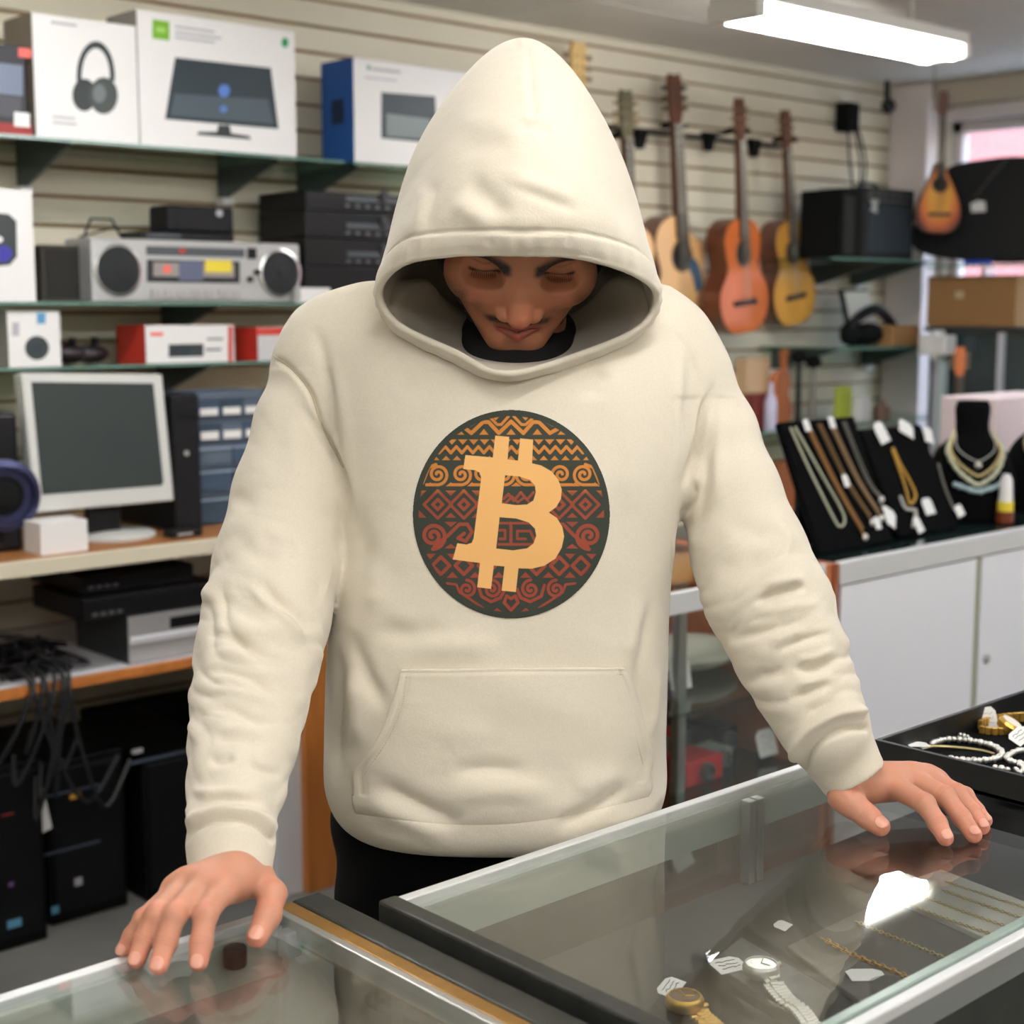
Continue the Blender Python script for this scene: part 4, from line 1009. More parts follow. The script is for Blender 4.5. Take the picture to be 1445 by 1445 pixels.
decal(r, 'green_emblem', disc_px(402, 60, 5, 7), Y6, mat('emerald_print', (40, 150, 90), .6))
# blue and white carton
r = carton('television_carton', X(503, Y6), X(668, Y6), Y6, .16, ZA+.002, Z(503, 82, Y6)-ZA, 'white and blue carton with a picture of a small screen beside the hood', 'box', white, blue)
decal(r, 'screen_picture', [(538, 195), (618, 203), (614, 136), (538, 130)], Y6, teal); decal(r, 'screen_picture', [(545, 192), (610, 197), (607, 168), (545, 160)], Y6, mat('grey_gradient_print', (120, 132, 130), .5), lvl=2)
drect(r, 'printed_text', 524, 95, 565, 99, Y6, greyl); drect(r, 'printed_text', 518, 92, 522, 98, Y6, mat('emerald_print', (40, 150, 90), .6)); drect(r, 'printed_text', 515, 108, 560, 110, Y6, greyl)
sd = MB().box(X(503, Y6)-.0008, X(503, Y6), 3.65, 3.71, 2.06, 2.13).build('side_picture', mat('navy_print', (16, 30, 60), .6), r)
# ---- second shelf
r = carton('smart_speaker_carton', X(-70, Y6), X(50, Y6), Y6, .15, ZB, Z(0, 266, Y6)-ZB, 'white carton with a picture of a round black speaker, left end of middle shelf', 'box', white, grey)
decal(r, 'speaker_picture', [(-30, 360), (-28, 312), (-10, 300), (12, 302), (23, 312), (24, 362), (14, 374), (-5, 376)], Y6, darkg); decal(r, 'speaker_picture', disc_px(3, 358, 14, 12), Y6, mat('violet_blue_print', (52, 50, 150), .5), lvl=2); decal(r, 'speaker_picture', disc_px(-4, 338, 8, 5), Y6, white, lvl=2)
Yb = 3.63
x0, x1, zt = X(130, Yb), X(424, Yb), Z(200, 337, Yb)
r = empty('loudspeaker', (X(95, 3.72), 3.78, ZB), 'dark brown loudspeaker box behind the left end of the radio cassette player', 'speaker')
MB().box(X(60, 3.70), X(128, 3.70)-.01, 3.70, 3.86, ZB+.0005, Z(95, 346, 3.70)).build('cabinet', mat('dark_brown_case', (58, 54, 46), .7), r, bevel=.003)
MB().box(X(60, 3.70)+.01, X(128, 3.70)-.02, 3.697, 3.70, ZB+.01, Z(95, 346, 3.70)-.01).build('grille', mat('dark_grille', (38, 36, 32), .9), r)
r = empty('radio_cassette_player', ((x0+x1)/2, Yb+.07, ZB), 'silver radio cassette player with two round black speakers and a yellow sticker', 'boombox')
MB().box(x0, x1, Yb, Yb+.15, ZB+.0005, zt).build('case', silver, r, bevel=.006)
for cx in (167, 395):
    c = (X(cx, Yb), Yb, (ZB+zt)/2)
    sp = MB().lathe([(.070, -.002), (.070, .004), (.062, .006), (.060, .001)], c, (0, -1, 0), 36).build('speaker_ring', mat('chrome_ring', (200, 200, 198), .25, metal=.8), r, smooth=True)
    MB().lathe([(.060, .0), (.0595, .004), (.03, .009), (.012, .010), (.011, .012), (.004, .013)], c, (0, -1, 0), 36).build('speaker_cone', mat('speaker_mesh', (30, 34, 34), .8, bump=.5, bscale=900), sp, smooth=True)
drect(r, 'tuner_dial', 206, 347, 345, 360, Yb, mat('tuner_dark', (70, 76, 80), .4)); decal(r, 'red_mark', disc_px(257, 354, 5, 3), Yb, red, lvl=2)
cs = drect(r, 'cassette_door', 207, 366, 338, 398, Yb, mat('smoked_plastic', (48, 50, 54), .25), lvl=2); drect(r, 'cassette', 216, 370, 330, 390, Yb, mat('cassette_grey', (150, 142, 136), .5), lvl=4); decal(r, 'cassette', disc_px(235, 380, 6, 6), Yb, mat('salmon_print', (240, 110, 100), .6), lvl=5)
drect(r, 'cassette', 252, 368, 286, 396, Yb, mat('blue_grey', (90, 96, 120), .5), lvl=5); drect(r, 'yellow_sticker', 289, 367, 326, 384, Yb, yellow, lvl=6)
for k in range(7):
    xk = X(212+k*19, Yb); MB().box(xk, xk+.026, Yb-.008, Yb, ZB+.012, ZB+.034).build('button', mat('grey_key', (176, 172, 168), .4), r, bevel=.0015)
MB().box(X(350, Yb), X(362, Yb), Yb-.004, Yb, ZB+.12, ZB+.15).build('knob', blackp, r)
for kx in (352, 362): MB().lathe([(.008, 0), (.008, .01), (.006, .011)], (X(kx, Yb), Yb, ZB+.06+(kx-350)*.002), (0, -1, 0), 14).build('knob', blackp, r)
MB().tube([(x0+.02, Yb+.10, zt+.004), (x0+.14, Yb+.13, zt+.035), (x0+.30, Yb+.14, zt+.04)], .003, 6).build('antenna', blackp, r)
MB().tube([(x0+.04, Yb+.12, zt), (x0+.07, Yb+.13, zt+.055), (x0+.13, Yb+.13, zt+.055), (x0+.16, Yb+.13, zt+.002)], .0035, 6).build('handle', blackp, r, smooth=True)
r = empty('stereo_amplifier', (X(275, Yb), Yb+.08, zt), 'flat black amplifier lying on top of the radio cassette player', 'amplifier')
MB().box(X(207, Yb), X(338, Yb), Yb+.02, Yb+.14, zt+.001, zt+.022).build('case', blackp, r, bevel=.003); MB().box(X(214, Yb), X(262, Yb), Yb+.017, Yb+.02, zt+.006, zt+.016).build('display', mat('tuner_dark', (70, 76, 80), .4), r)
r = empty('desktop_speaker', (X(293, Yb), Yb+.09, zt+.022), 'black box speaker on the amplifier above the radio cassette player', 'speaker')
MB().box(X(246, Yb), X(340, Yb), Yb+.025, Yb+.13, zt+.0225, Z(290, 290, Yb)).build('case', mat('soft_black', (14, 14, 17), .55, spec=.3), r, bevel=.01, bseg=3); MB().lathe([(.011, 0), (.009, .003)], (X(319, Yb), Yb+.025, Z(319, 294, Yb)-.012), (0, -1, 0), 12).build('badge', greyl, r)
for i, (ya, yb_) in enumerate(((412, 376), (376, 335), (335, 296), (296, 268))):
    xa, xb = X(430+i, 3.62), X(585, 3.62); za, zb = (ZB+.0005 if i == 0 else Z(430, ya, 3.62)+.0015), Z(430, yb_, 3.62)
    r = empty('hifi_component', ((xa+xb)/2, 3.75, za), 'black hi-fi component %s of the stack beside the hood' % ('at the bottom', 'second from the bottom', 'third from the bottom', 'at the top')[i], 'stereo', 'black hi-fi components stacked on the middle shelf')
    MB().box(xa, xb, 3.62, 3.86, za, zb).build('case', mat('hifi_black', (9, 10, 11), .4, spec=.3), r, bevel=.002)
    MB().box(X(490, 3.62), xb-.02, 3.618, 3.62, za+.03, za+.045).build('display', mat('tuner_dark', (70, 76, 80), .4), r)
    for k in range(5): MB().box(X(488+k*14, 3.62), X(494+k*14, 3.62), 3.615, 3.62, za+.012, za+.02).build('button', mat('grey_key2', (90, 92, 94), .4), r)
    MB().lathe([(.016, 0), (.015, .012), (.012, .013)], (X(542, 3.62), 3.62, za+.05), (0, -1, 0), 16).build('knob', mat('knob_grey', (70, 70, 72), .3, metal=.5), r)
r = carton('small_carton', X(424, 3.585), X(466, 3.585), 3.585, .03, ZB, Z(440, 406, 3.585)-ZB, 'small plain white carton beside the right end of the radio cassette player', 'box', white, white)
# ---- third shelf
r = carton('webcam_carton', X(8, Y6), X(82, Y6), Y6, .07, ZS, Z(40, 439, Y6)-ZS, 'small white carton with a picture of a round speaker on the lower glass shelf', 'box', white, grey)
decal(r, 'speaker_picture', disc_px(52, 491, 17, 17), Y6, darkg); decal(r, 'speaker_picture', disc_px(52, 491, 8, 8), Y6, teal, lvl=2); drect(r, 'blue_print', 52, 441, 64, 457, Y6, mat('sky_print', (90, 150, 190), .6)); drect(r, 'printed_text', 17, 455, 27, 474, Y6, greyl)
r = empty('game_controller', (X(110, 3.66), 3.70, ZS), 'dark game controller lying between the small white carton and the red cartons', 'game controller')
MB().sphere((X(96, 3.68), 3.70, ZS+.028), .05, sc=(1, .9, .55)).sphere((X(128, 3.68), 3.70, ZS+.026), .05, sc=(1, .9, .5)).box(X(96, 3.68), X(128, 3.68), 3.67, 3.73, ZS+.012, ZS+.045).build('body', mat('dark_maroon', (34, 24, 28), .4), r, smooth=True)
for q in (96, 128): MB().cyl((X(q, 3.68), 3.675, ZS+.05), (X(q, 3.68), 3.67, ZS+.068), .01).build('thumb_stick', blackp, r)
r = carton('camera_carton', X(203, Y6), X(328, Y6), Y6, .16, ZS, Z(230, 459, Y6)-ZS, 'white and red carton with a picture of a black device on the lower glass shelf', 'box', white, red)
drect(r, 'device_picture', 238, 486, 287, 504, Y6, darkg); drect(r, 'device_picture', 243, 489, 270, 500, Y6, teal, lvl=2); drect(r, 'cable_picture', 290, 492, 312, 495, Y6, darkg); drect(r, 'cable_picture', 292, 477, 315, 480, Y6, mat('mid_grey_print', (110, 116, 116), .5)); drect(r, 'red_logo', 212, 469, 230, 474, Y6, mat('salmon_print', (240, 110, 100), .6)); drect(r, 'red_strip', 322, 460, 328, 514, Y6, red)
r = carton('camera_carton', X(362, Y6), X(470, Y6), Y6, .12, ZS, Z(362, 462, Y6)-ZS, 'pale carton with red top edge, half hidden behind the left shoulder', 'box', mat('pale_grey_card', (206, 206, 204), .6), red)
drect(r, 'red_strip', 362, 463, 468, 473, Y6, red)

# ------------------------------------------------------------------ desk with electronics
ZD = .957
r = empty('long_desk', (1.9, 3.6, 0), 'long wooden desk with a pale front edge under the monitor', 'desk')
MB().box(.6, 3.4, 3.265, WY-.018, ZD-.032, ZD).build('top', wood, r); MB().box(.6, 3.4, 3.25, 3.265, ZD-.036, ZD+.001).build('front_edge', creame, r, bevel=.002)
MB().box(.6, 3.4, 3.32, WY-.018, .630, .650).build('shelf', lam, r); MB().box(.6, 3.4, 3.30, 3.32, .628, .652).build('shelf_edge', woodo, r, bevel=.002)
for x_ in (.62, 3.36): MB().box(x_, x_+.03, 3.34, 3.90, 0, ZD-.033).build('side_panel', lam, r)
# lcd monitor
r = empty('lcd_monitor', (X(140, 3.42), 3.46, ZD), 'silver framed flat screen monitor with a dark blank screen on the desk', 'monitor')
def quad_slab(m, px, Y, t, off=0.0):
    P = [Vector(ony(x, y, Y[i])) for i, (x, y) in enumerate(px)]; n = (P[1]-P[0]).cross(P[3]-P[0]).normalized(); n = n if n.y > 0 else -n
    P = [p-n*off for p in P]; m.hexa([P[3], P[2], P[2]+n*t, P[3]+n*t, P[0], P[1], P[1]+n*t, P[0]+n*t]); return m
YM = (3.44, 3.44, 3.40, 3.40); ym = lambda y: 3.44-.04*(y-526)/190
quad_slab(MB(), [(30, 526), (229, 528), (246, 706), (50, 724)], YM, .045).build('screen_frame', mat('silver_frame', (206, 206, 200), .45, metal=.1), r, bevel=.004)
quad_slab(MB(), [(44, 539), (216, 541), (231, 685), (60, 698)], tuple(ym(y) for y in (539, 541, 685, 698)), .003, .0015).build('screen', mat('dark_screen', (44, 52, 50), .5, spec=.3), r)
MB().box(X(112, 3.45), X(160, 3.45), 3.45, 3.475, ZD+.012, ZD+.15).build('neck', blackp, r, bevel=.005)
MB().lathe([(.105, .0005), (.105, .008), (.095, .014), (.03, .018)], (X(142, 3.46)+.01, 3.46, ZD), (0, 0, 1), 40).build('foot', mat('silver_frame', (206, 206, 200), .45), r, smooth=True)
# small white box
r = carton('white_box', X(42, 3.30), X(110, 3.30), 3.30, .09, ZD, Z(70, 738, 3.30)-ZD, 'plain white box on the desk in front of the monitor', 'box', white, white)
# subwoofer left
r = empty('subwoofer', (X(0, 3.4), 3.5, ZD), 'glossy black subwoofer at the left end of the desk', 'speaker')
MB().box(X(-120, 3.40), X(17, 3.40), 3.40, 3.62, ZD+.0005, Z(0, 582, 3.40)).build('cabinet', mat('gloss_black', (14, 14, 20), .2), r, bevel=.012, bseg=3)
MB().lathe([(.085, -.005), (.085, .012), (.07, .016), (.068, .004)], (X(-8, 3.4), 3.40, Z(0, 700, 3.4)), (0, -1, 0), 32).build('speaker_ring', mat('violet_chrome', (58, 60, 92), .3, metal=.7), r, smooth=True)
MB().lathe([(.066, .002), (.03, .006), (.028, .010), (.006, .014)], (X(-8, 3.4), 3.40, Z(0, 700, 3.4)), (0, -1, 0), 32).build('speaker_cone', blackm, r, smooth=True)
# tower
r = empty('computer_tower', (X(255, 3.4), 3.6, ZD), 'slim black computer tower on the desk between the monitor and the drawer cabinet', 'computer')
MB().box(X(238, 3.42), X(276, 3.42), 3.42, 3.74, ZD+.0005, Z(255, 558, 3.42)).build('case', mat('soft_black', (14, 14, 17), .55, spec=.3), r, bevel=.003); MB().box(X(243, 3.42), X(270, 3.42), 3.417, 3.42, Z(255, 590, 3.42), Z(255, 575, 3.42)).build('drive_bay', blackp, r); MB().lathe([(.007, 0), (.007, .003)], (X(256, 3.42), 3.42, Z(255, 640, 3.42)), (0, -1, 0), 12).build('power_button', silver, r)
r = empty('card_reader', (X(255, 3.33), 3.35, ZD), 'small black card reader on the desk in front of the computer tower', 'card reader'); MB().box(X(232, 3.32), X(276, 3.32), 3.32, 3.37, ZD+.0005, ZD+.02).build('body', blackp, r, bevel=.004); MB().box(X(240, 3.32), X(262, 3.32), 3.318, 3.32, ZD+.007, ZD+.012).build('slot', silver, r)
# drawer cabinet
Yd = 3.46; r = empty('drawer_cabinet', (X(318, Yd), 3.53, ZD), 'small parts cabinet with translucent blue-grey drawers and white labels', 'drawer cabinet')
xa, xb = X(270, Yd), X(372, Yd); zc = Z(300, 553, Yd); fm = mat('cabinet_blue_grey', (84, 96, 112), .5)
MB().box(xa, xb, Yd+.012, Yd+.15, ZD+.0005, zc).box(xa, xa+.006, Yd, Yd+.012, ZD+.0005, zc).box(xb-.006, xb, Yd, Yd+.012, ZD+.0005, zc).box(xa, xb, Yd, Yd+.012, zc-.02, zc).build('frame', fm, r)
rows = [(588, 566, 3), (622, 598, 3), (656, 630, 2), (693, 663, 2), (738, 702, 2)]
for i, (yb2, yt2, n) in enumerate(rows):
    za, zb = Z(300, yb2, Yd), Z(300, yt2, Yd)
    for k in range(n):
        w = (xb-xa-.012)/n; u0 = xa+.006+k*w+.002; u1 = xa+.006+(k+1)*w-.002
        dr = MB().box(u0, u1, Yd-.002, Yd+.011, za, zb).build('drawer', mat('smoky_drawer%d' % ((i+k) % 3), ((70, 86, 104), (58, 74, 88), (92, 104, 118))[(i+k) % 3], .25), r, bevel=.0015)
        if i < 2: MB().box(u0+.006, u1-.006, Yd-.0034, Yd-.002, za+.004, za+(zb-za)*.55).build('label', white, dr)
        else: MB().box(u0, u1, Yd-.006, Yd-.002, zb-.008, zb-.003).build('handle', mat('pale_plastic', (150, 166, 184), .3), dr)
# players on the lower shelf
Ye = 3.345; ZE = .650
def player(px0, px1, z0, h, m1, label, yy=Ye, dpt=.28, sil=False):
    r = empty('disc_player', (X((px0+px1)/2, yy), yy+dpt/2, z0), label, 'video player'); a, b = X(px0, yy), X(px1, yy)
    MB().box(a, b, yy, yy+dpt, z0+.0005, z0+h).build('case', mat('player_case', (40, 44, 44), .5) if sil else m1, r, bevel=.002)
    MB().box(a, b, yy-.004, yy, z0+.004, z0+h-.003).build('front_panel', m1, r, bevel=.001)
    MB().box(a+(b-a)*.35, b-.05, yy-.0055, yy-.004, z0+h*.62, z0+h*.85).build('disc_tray', blackp, r)
    if sil: MB().box(a, b, yy-.012, yy-.004, z0+h*.42, z0+h*.56).build('trim_bar', mat('bright_trim', (236, 238, 240), .3, metal=.3), r, bevel=.002)
    for k in range(4): MB().box(a+.02+k*.022, a+.034+k*.022, yy-.006, yy-.004, z0+.012, z0+.020).build('button', greyl if sil else mat('grey_key2', (90, 92, 94), .4), r)
zt_ = Z(164, 872, Ye)-ZE
player(163, 330, ZE, zt_, silver, 'silver disc player on the lower shelf of the desk', sil=True)
player(100, 300, ZE+zt_+.0005, .055, blackp, 'black disc player stacked on the silver disc player')
player(96, 260, ZE+zt_+.057, .045, mat('hifi_black', (9, 10, 11), .4, spec=.3), 'topmost black disc player of the stack under the desk', yy=3.40)
r = empty('cable_heap', (X(30, 3.4), 3.45, ZE), 'tangle of black cables and adapters on the lower shelf, some hanging down', 'cables')
m = MB(); rr = random.Random(4)
for k in range(12):
    cx = X(rr.uniform(-30, 70), 3.4); pts = [(cx+rr.uniform(-.08, .08), 3.42+rr.uniform(-.06, .12), ZE+.008+rr.uniform(0, .07)) for _ in range(7)]
    m.tube([tuple(p) for p in catmull(pts, 30)], .005, 6)
for k in range(9):
    a = X(rr.uniform(5, 70), 3.31); d_ = rr.uniform(-.12, .16); l_ = rr.uniform(.15, .34)
    pts = [(a, 3.44, ZE+.03), (a+.01, 3.30, ZE+.02), (a+d_*.4, 3.285, ZE-l_*.5), (a+d_, 3.30, ZE-l_), (a+d_*1.4+.04, 3.32, ZE-l_*.7)]
    m.tube([tuple(p) for p in catmull(pts, 26)], .0055, 6)
m.build('cable', mat('cable_black', (16, 16, 18), .55), r, smooth=True)
for q in (-10, 20, 55): MB().box(X(q, 3.38), X(q+26, 3.38), 3.38, 3.44, ZE+.0005, ZE+.04).build('power_adapter', blackp, r, bevel=.004)
# towers and boxes on the floor
def floor_pc(px0, px1, pyt, yy, dpt, label, marks, tagm=False):
    r = empty('computer_tower', (X((px0+px1)/2, yy), yy+dpt/2, 0), label, 'computer', 'black computer towers on the floor under the desk'); a, b = X(px0, yy), X(px1, yy); h = Z((px0+px1)/2, pyt, yy)
    MB().box(a, b, yy, yy+dpt, .001, h).build('case', mat('tower_black', (6, 7, 7), .5, spec=.2), r, bevel=.005)
    MB().box(a+.012, b-.012, yy-.006, yy, .03, h-.02).build('front_panel', mat('hifi_black', (9, 10, 11), .4, spec=.3), r, bevel=.003)
    for (x, y, w_, h_, mm, nm) in marks:
        p0 = ony(x, y, yy-.006); MB().box(p0[0], p0[0]+w_, yy-.0075, yy-.0062, p0[2]-h_, p0[2]).build(nm, mm, r)
    return r
dimb = mat('dim_blue_trim', (70, 78, 92), .4); dy = mat('amber_sticker', (214, 160, 60), .5); sb = mat('blue_sticker', (90, 150, 180), .4)
floor_pc(-60, 28, 1085, 3.36, .4, 'black computer tower at the far left on the floor', [(2, 1150, .03, .004, mat('dark_red', (142, 46, 42), .6), 'status_light'), (12, 1246, .012, .010, mat('violet_sticker', (110, 80, 140), .4), 'sticker'), (10, 1300, .035, .02, sb, 'sticker')])
floor_pc(34, 150, 1072, 3.42, .4, 'black computer tower with a paper tag tied to its handle', [(55, 1125, .16, .006, dimb, 'drive_trim'), (98, 1122, .03, .012, dy, 'amber_sticker'), (62, 1205, .15, .006, dimb, 'drive_trim'), (72, 1280, .02, .02, sb, 'sticker'), (105, 1240, .02, .02, greyl, 'power_button')])
r = floor_pc(178, 300, 1062, 3.40, .45, 'wide black computer tower on the floor at the right of the others', [(184, 1075, .17, .008, dimb, 'drive_trim'), (186, 1058, .03, .012, greyl, 'sticker')])
r = empty('laser_printer', (X(215, 3.55), 3.7, 0), 'black printer standing on the floor behind the computer towers', 'printer'); MB().box(X(150, 3.86)-.1, X(300, 3.6)+.1, 3.86, 3.92, .001, .40).build('body', blackm, r, bevel=.01)
p0 = ony(30, 1122, 3.40)
tagr = MB().prism([(0, 0), (.055, .01), (.075, -.10), (.015, -.115)], (p0[0]+.0, 3.40, p0[2]), (1, 0, 0), (0, 0, 1), (0, -1, 0), .0008); tg = tagr.build('paper_tag', paper); tag(tg, 'blank white paper tag hanging on the black computer tower', 'price tag')
MB().tube([(p0[0]-.06, 3.41, p0[2]+.05), (p0[0]-.01, 3.395, p0[2]+.012), (p0[0]+.02, 3.399, p0[2])], .002, 5).build('string', greyl, tg)
# wooden end cabinet left of the person
r = empty('wooden_cabinet', (2.5, 3.3, 0), 'orange-brown wooden cabinet standing behind the person, white edge on its left', 'cabinet')
MB().box(2.165, 2.95, 3.165, 3.242, 0, Z(448, 850, 3.165)).build('body', woodo, r, bevel=.002); MB().box(2.085, 2.150, 3.19, 3.22, 0.0, .72).build('white_edge', lam, r, bevel=.002); MB().box(2.150, 2.165, 3.19, 3.24, 0, .72).build('side_panel', lam, r)
# ================================================================== GUITARS
gw = mat('guitar_side_brown', (92, 46, 26), .3, coat=.5); neckw = mat('neck_mahogany', (94, 56, 34), .5); fretb = mat('fretboard', (48, 38, 32), .6); tun = mat('tuner_metal', (190, 186, 170), .3, metal=1)
def guitar(loc, rz, L, label, top, cut=False, grp='guitars hanging on the slatwall', head=None, tilt=0.0, guard=False, cat='guitar', body=1.0, name='acoustic_guitar', dark=None):
    r = empty(name, loc, label, cat, grp); r.rotation_euler = (0, tilt, rz)
    s = L/.98; T = Matrix.LocRotScale(Vector(loc), r.rotation_euler, Vector((s, s, s)))
    half = [(0, 0), (.09, .004), (.155, .045), (.185, .12), (.175, .19), (.135, .245), (.118, .285), (.128, .335), (.138, .39), (.118, .445), (.07, .478), (.03, .485)]
    if name != 'acoustic_guitar': half = [(0, 0), (.09, .012), (.15, .07), (.16, .15), (.14, .23), (.10, .32), (.055, .41), (.03, .485)]
    half = [(x*body, z) for x, z in half]
    R = [tuple(q) for q in catmull(half, 44)]; Lf = [(-x, z) for x, z in R[::-1]]
    if cut:
        Rc = [q for q in R if q[1] < .37]+[(.125, .385), (.085, .392), (.055, .415), (.045, .445), (.03, .485)]
    else: Rc = R
    pl = Rc+Lf[:-1]
    tf = lambda m: setattr(m, 'v', [tuple(T @ Vector(p)) for p in m.v]) or m
    m = MB().mat(1).prism(pl, (0, .0, 0), (1, 0, 0), (0, 0, 1), (0, 1, 0), .095)
    ctr = (0, .23); 
    m.mat(0).prism([(x*.985, ctr[1]+(z-ctr[1])*.985) for x, z in pl], (0, -.003, 0), (1, 0, 0), (0, 0, 1), (0, 1, 0), .003)
    tf(m).build('body', [top, gw], r, bevel=.003)
    tf(MB().lathe([(.058, 0), (.058, .0012), (.046, .0012)], (0, -.003, .335), (0, -1, 0), 32)).build('rosette', dark or mat('rosette_brown', (86, 52, 30), .5), r)
    tf(MB().lathe([(.047, 0), (.047, .0016)], (0, -.0032, .335), (0, -1, 0), 32)).build('sound_hole', mat('hole_black', (10, 8, 8), .9), r)
    tf(MB().box(-.085*body, .085*body, -.012, -.003, .118, .142).box(-.045, .045, -.015, -.011, .127, .133)).build('bridge', mat('bridge_dark', (44, 30, 24), .5), r, bevel=.002)
    if guard: tf(MB().prism([tuple(q) for q in catmull([(.03, .30), (.06, .325), (.095, .285), (.105, .22), (.07, .20), (.05, .26)], 24, True)], (0, -.003, 0), (1, 0, 0), (0, 0, 1), (0, -1, 0), .0015)).build('pickguard', mat('blue_grey_guard', (70, 92, 112), .25), r)
    tf(MB().hexa([(-.028, -.012, .40), (.028, -.012, .40), (.026, .018, .40), (-.026, .018, .40), (-.022, -.012, .80), (.022, -.012, .80), (.02, .012, .80), (-.02, .012, .80)])).build('neck', neckw, r, bevel=.003)
    fb = tf(MB().hexa([(-.029, -.018, .37), (.029, -.018, .37), (.029, -.012, .37), (-.029, -.012, .37), (-.022, -.018, .80), (.022, -.018, .80), (.022, -.012, .80), (-.022, -.012, .80)])).build('fretboard', fretb, r)
    m = MB()
    for k in range(17): z = .80-.43*(1-2**(-k/9.0))*1.0; m.box(-.024, .024, -.0195, -.018, z-.0008, z+.0008)
    tf(m).build('fret_wire', tun, fb)
    hd = tf(MB().prism([(-.022, .80), (-.034, .84), (-.036, .94), (-.026, .975), (0, .968), (.026, .975), (.036, .94), (.034, .84), (.022, .80)], (0, -.012, 0), (1, 0, 0), (0, 0, 1), (0, 1, 0), .016)).build('headstock', head or neckw, r, bevel=.002)
    for k in range(3):
        for sx in (-1, 1): tf(MB().cyl((sx*.030, -.004, .855+k*.035), (sx*.050, -.004, .855+k*.035), .003, 8).box(sx*.056-.007, sx*.056+.007, -.009, .001, .847+k*.035, .863+k*.035).cyl((sx*.018, -.012, .855+k*.035), (sx*.018, -.020, .855+k*.035), .0035, 8)).build('tuning_peg', mat('dark_peg', (60, 62, 50), .4) if cut else mat('cream_peg', (150, 128, 96), .4), hd)
    for k in range(6):
        x = (k-2.5)*.0085; tf(MB().cyl((x*1.25, -.016, .130), (x*.85, -.0205, .80), .0006, 4)).build('string', tun, r)
    return r
def gx(px, py, Y): return ony(px, py, Y)
Yg = 3.72
p = gx(1052, 470, Yg); q = gx(1034, 138, Yg)
guitar((p[0], Yg, p[2]), 0.10, q[2]-p[2]+.01, 'orange classical guitar with glossy top, second from the right on the slatwall', mat('orange_top', (200, 106, 52), .18, coat=.6, var=.08, vscale=4, stretch=(8, 8, 1)), tilt=math.atan2(q[0]-p[0]+.02, q[2]-p[2]))
Yg = 3.835
p = gx(1124, 458, Yg); q = gx(1100, 153, Yg)
guitar((p[0], Yg, p[2]), 0.05, q[2]-p[2]+.01, 'yellow classical guitar, rightmost of the row on the slatwall', mat('yellow_top', (222, 162, 74), .25, coat=.4, var=.08, vscale=4, stretch=(8, 8, 1)), tilt=math.atan2(q[0]-p[0]+.02, q[2]-p[2]), body=.92)
p = gx(968, 492, Yg); q = gx(944, 103, Yg)
guitar((p[0], Yg, p[2]), 0.0, q[2]-p[2]+.01, 'pale cutaway guitar with blue-grey pickguard beside the right shoulder', mat('spruce_top', (226, 176, 116), .3, coat=.4, var=.06, vscale=4, stretch=(8, 8, 1)), cut=True, guard=True, tilt=math.atan2(q[0]-p[0]+.02, q[2]-p[2]))
Yg = 3.72
p = gx(893, 500, Yg); q = gx(881, 128, Yg)
guitar((p[0], Yg, p[2]), 0.0, q[2]-p[2]+.01, 'guitar with dark mottled headstock, neck showing right beside the hood', mat('spruce_top', (226, 176, 116), .3), head=mat('mottled_head', (84, 78, 50), .5, var=.5, vscale=60), tilt=math.atan2(q[0]-p[0], q[2]-p[2]))
Yg = 3.835
p = gx(812, 470, Yg); q = gx(812, 60, Yg)
guitar((p[0], Yg, p[2]), 0.0, q[2]-p[2]+.01, 'guitar with light maple headstock, mostly hidden behind the hood', mat('spruce_top', (226, 176, 116), .3), head=mat('maple_head', (222, 186, 120), .45), body=.85)
# hanger rail and hooks
Yg = 3.78
r = empty('hanger_rail', (4.5, WY-.01, 2.15), 'black hanger rail with hooks holding the guitars on the slatwall', 'hanger')
a = gx(905, 183, 3.86); b = gx(1100, 205, 3.86); zr = .5*(a[2]+b[2])
MB().box(a[0]-.25, b[0]+.1, 3.875, 3.89, zr-.008, zr+.008).build('rail', blackp, r, bevel=.002)
for px, py, Yg in ((885, 190, 3.72), (951, 178, 3.835), (1040, 186, 3.72), (1108, 198, 3.835)):
    c = gx(px, py, Yg)
    MB().cyl((c[0], 3.89, c[2]), (c[0], Yg+.02, c[2]), .007, 8).tube([(c[0]-.055, Yg-.02, c[2]+.006), (c[0]-.045, Yg+.02, c[2]), (c[0]+.045, Yg+.02, c[2]), (c[0]+.055, Yg-.02, c[2]+.006)], .008, 8).build('hook', blackm, r)
for px, py in ((907, 190), (1004, 194), (1068, 203)):
    c = gx(px, py, 3.86); MB().prism([(-.035, .02), (.035, .02), (.012, -.05), (-.012, -.05)], (c[0], 3.86, c[2]), (1, 0, 0), (0, 0, 1), (0, 1, 0), .03).build('clip', blackm, r, bevel=.003)
# sunburst mandolin
sun = bpy.data.materials.new('sunburst'); sun.use_nodes = True; nt = sun.node_tree; bs = nt.nodes['Principled BSDF']; bs.inputs['Roughness'].default_value = .5
tc = nt.nodes.new('ShaderNodeTexCoord'); mp = nt.nodes.new('ShaderNodeMapping'); mp.inputs['Location'].default_value = (0, 0, -.115); mp.inputs['Scale'].default_value = (1.25, .1, .82)
ln = nt.nodes.new('ShaderNodeVectorMath'); ln.operation = 'LENGTH'; cr = nt.nodes.new('ShaderNodeValToRGB')
nt.links.new(tc.outputs['Object'], mp.inputs[0]); nt.links.new(mp.outputs[0], ln.inputs[0]); nt.links.new(ln.outputs['Value'], cr.inputs[0]); nt.links.new(cr.outputs[0], bs.inputs['Base Color'])
cr.color_ramp.elements[0].position = .05; cr.color_ramp.elements[0].color = lin((226, 158, 50))+[1]; cr.color_ramp.elements[1].position = .125; cr.color_ramp.elements[1].color = lin((100, 34, 16))+[1]
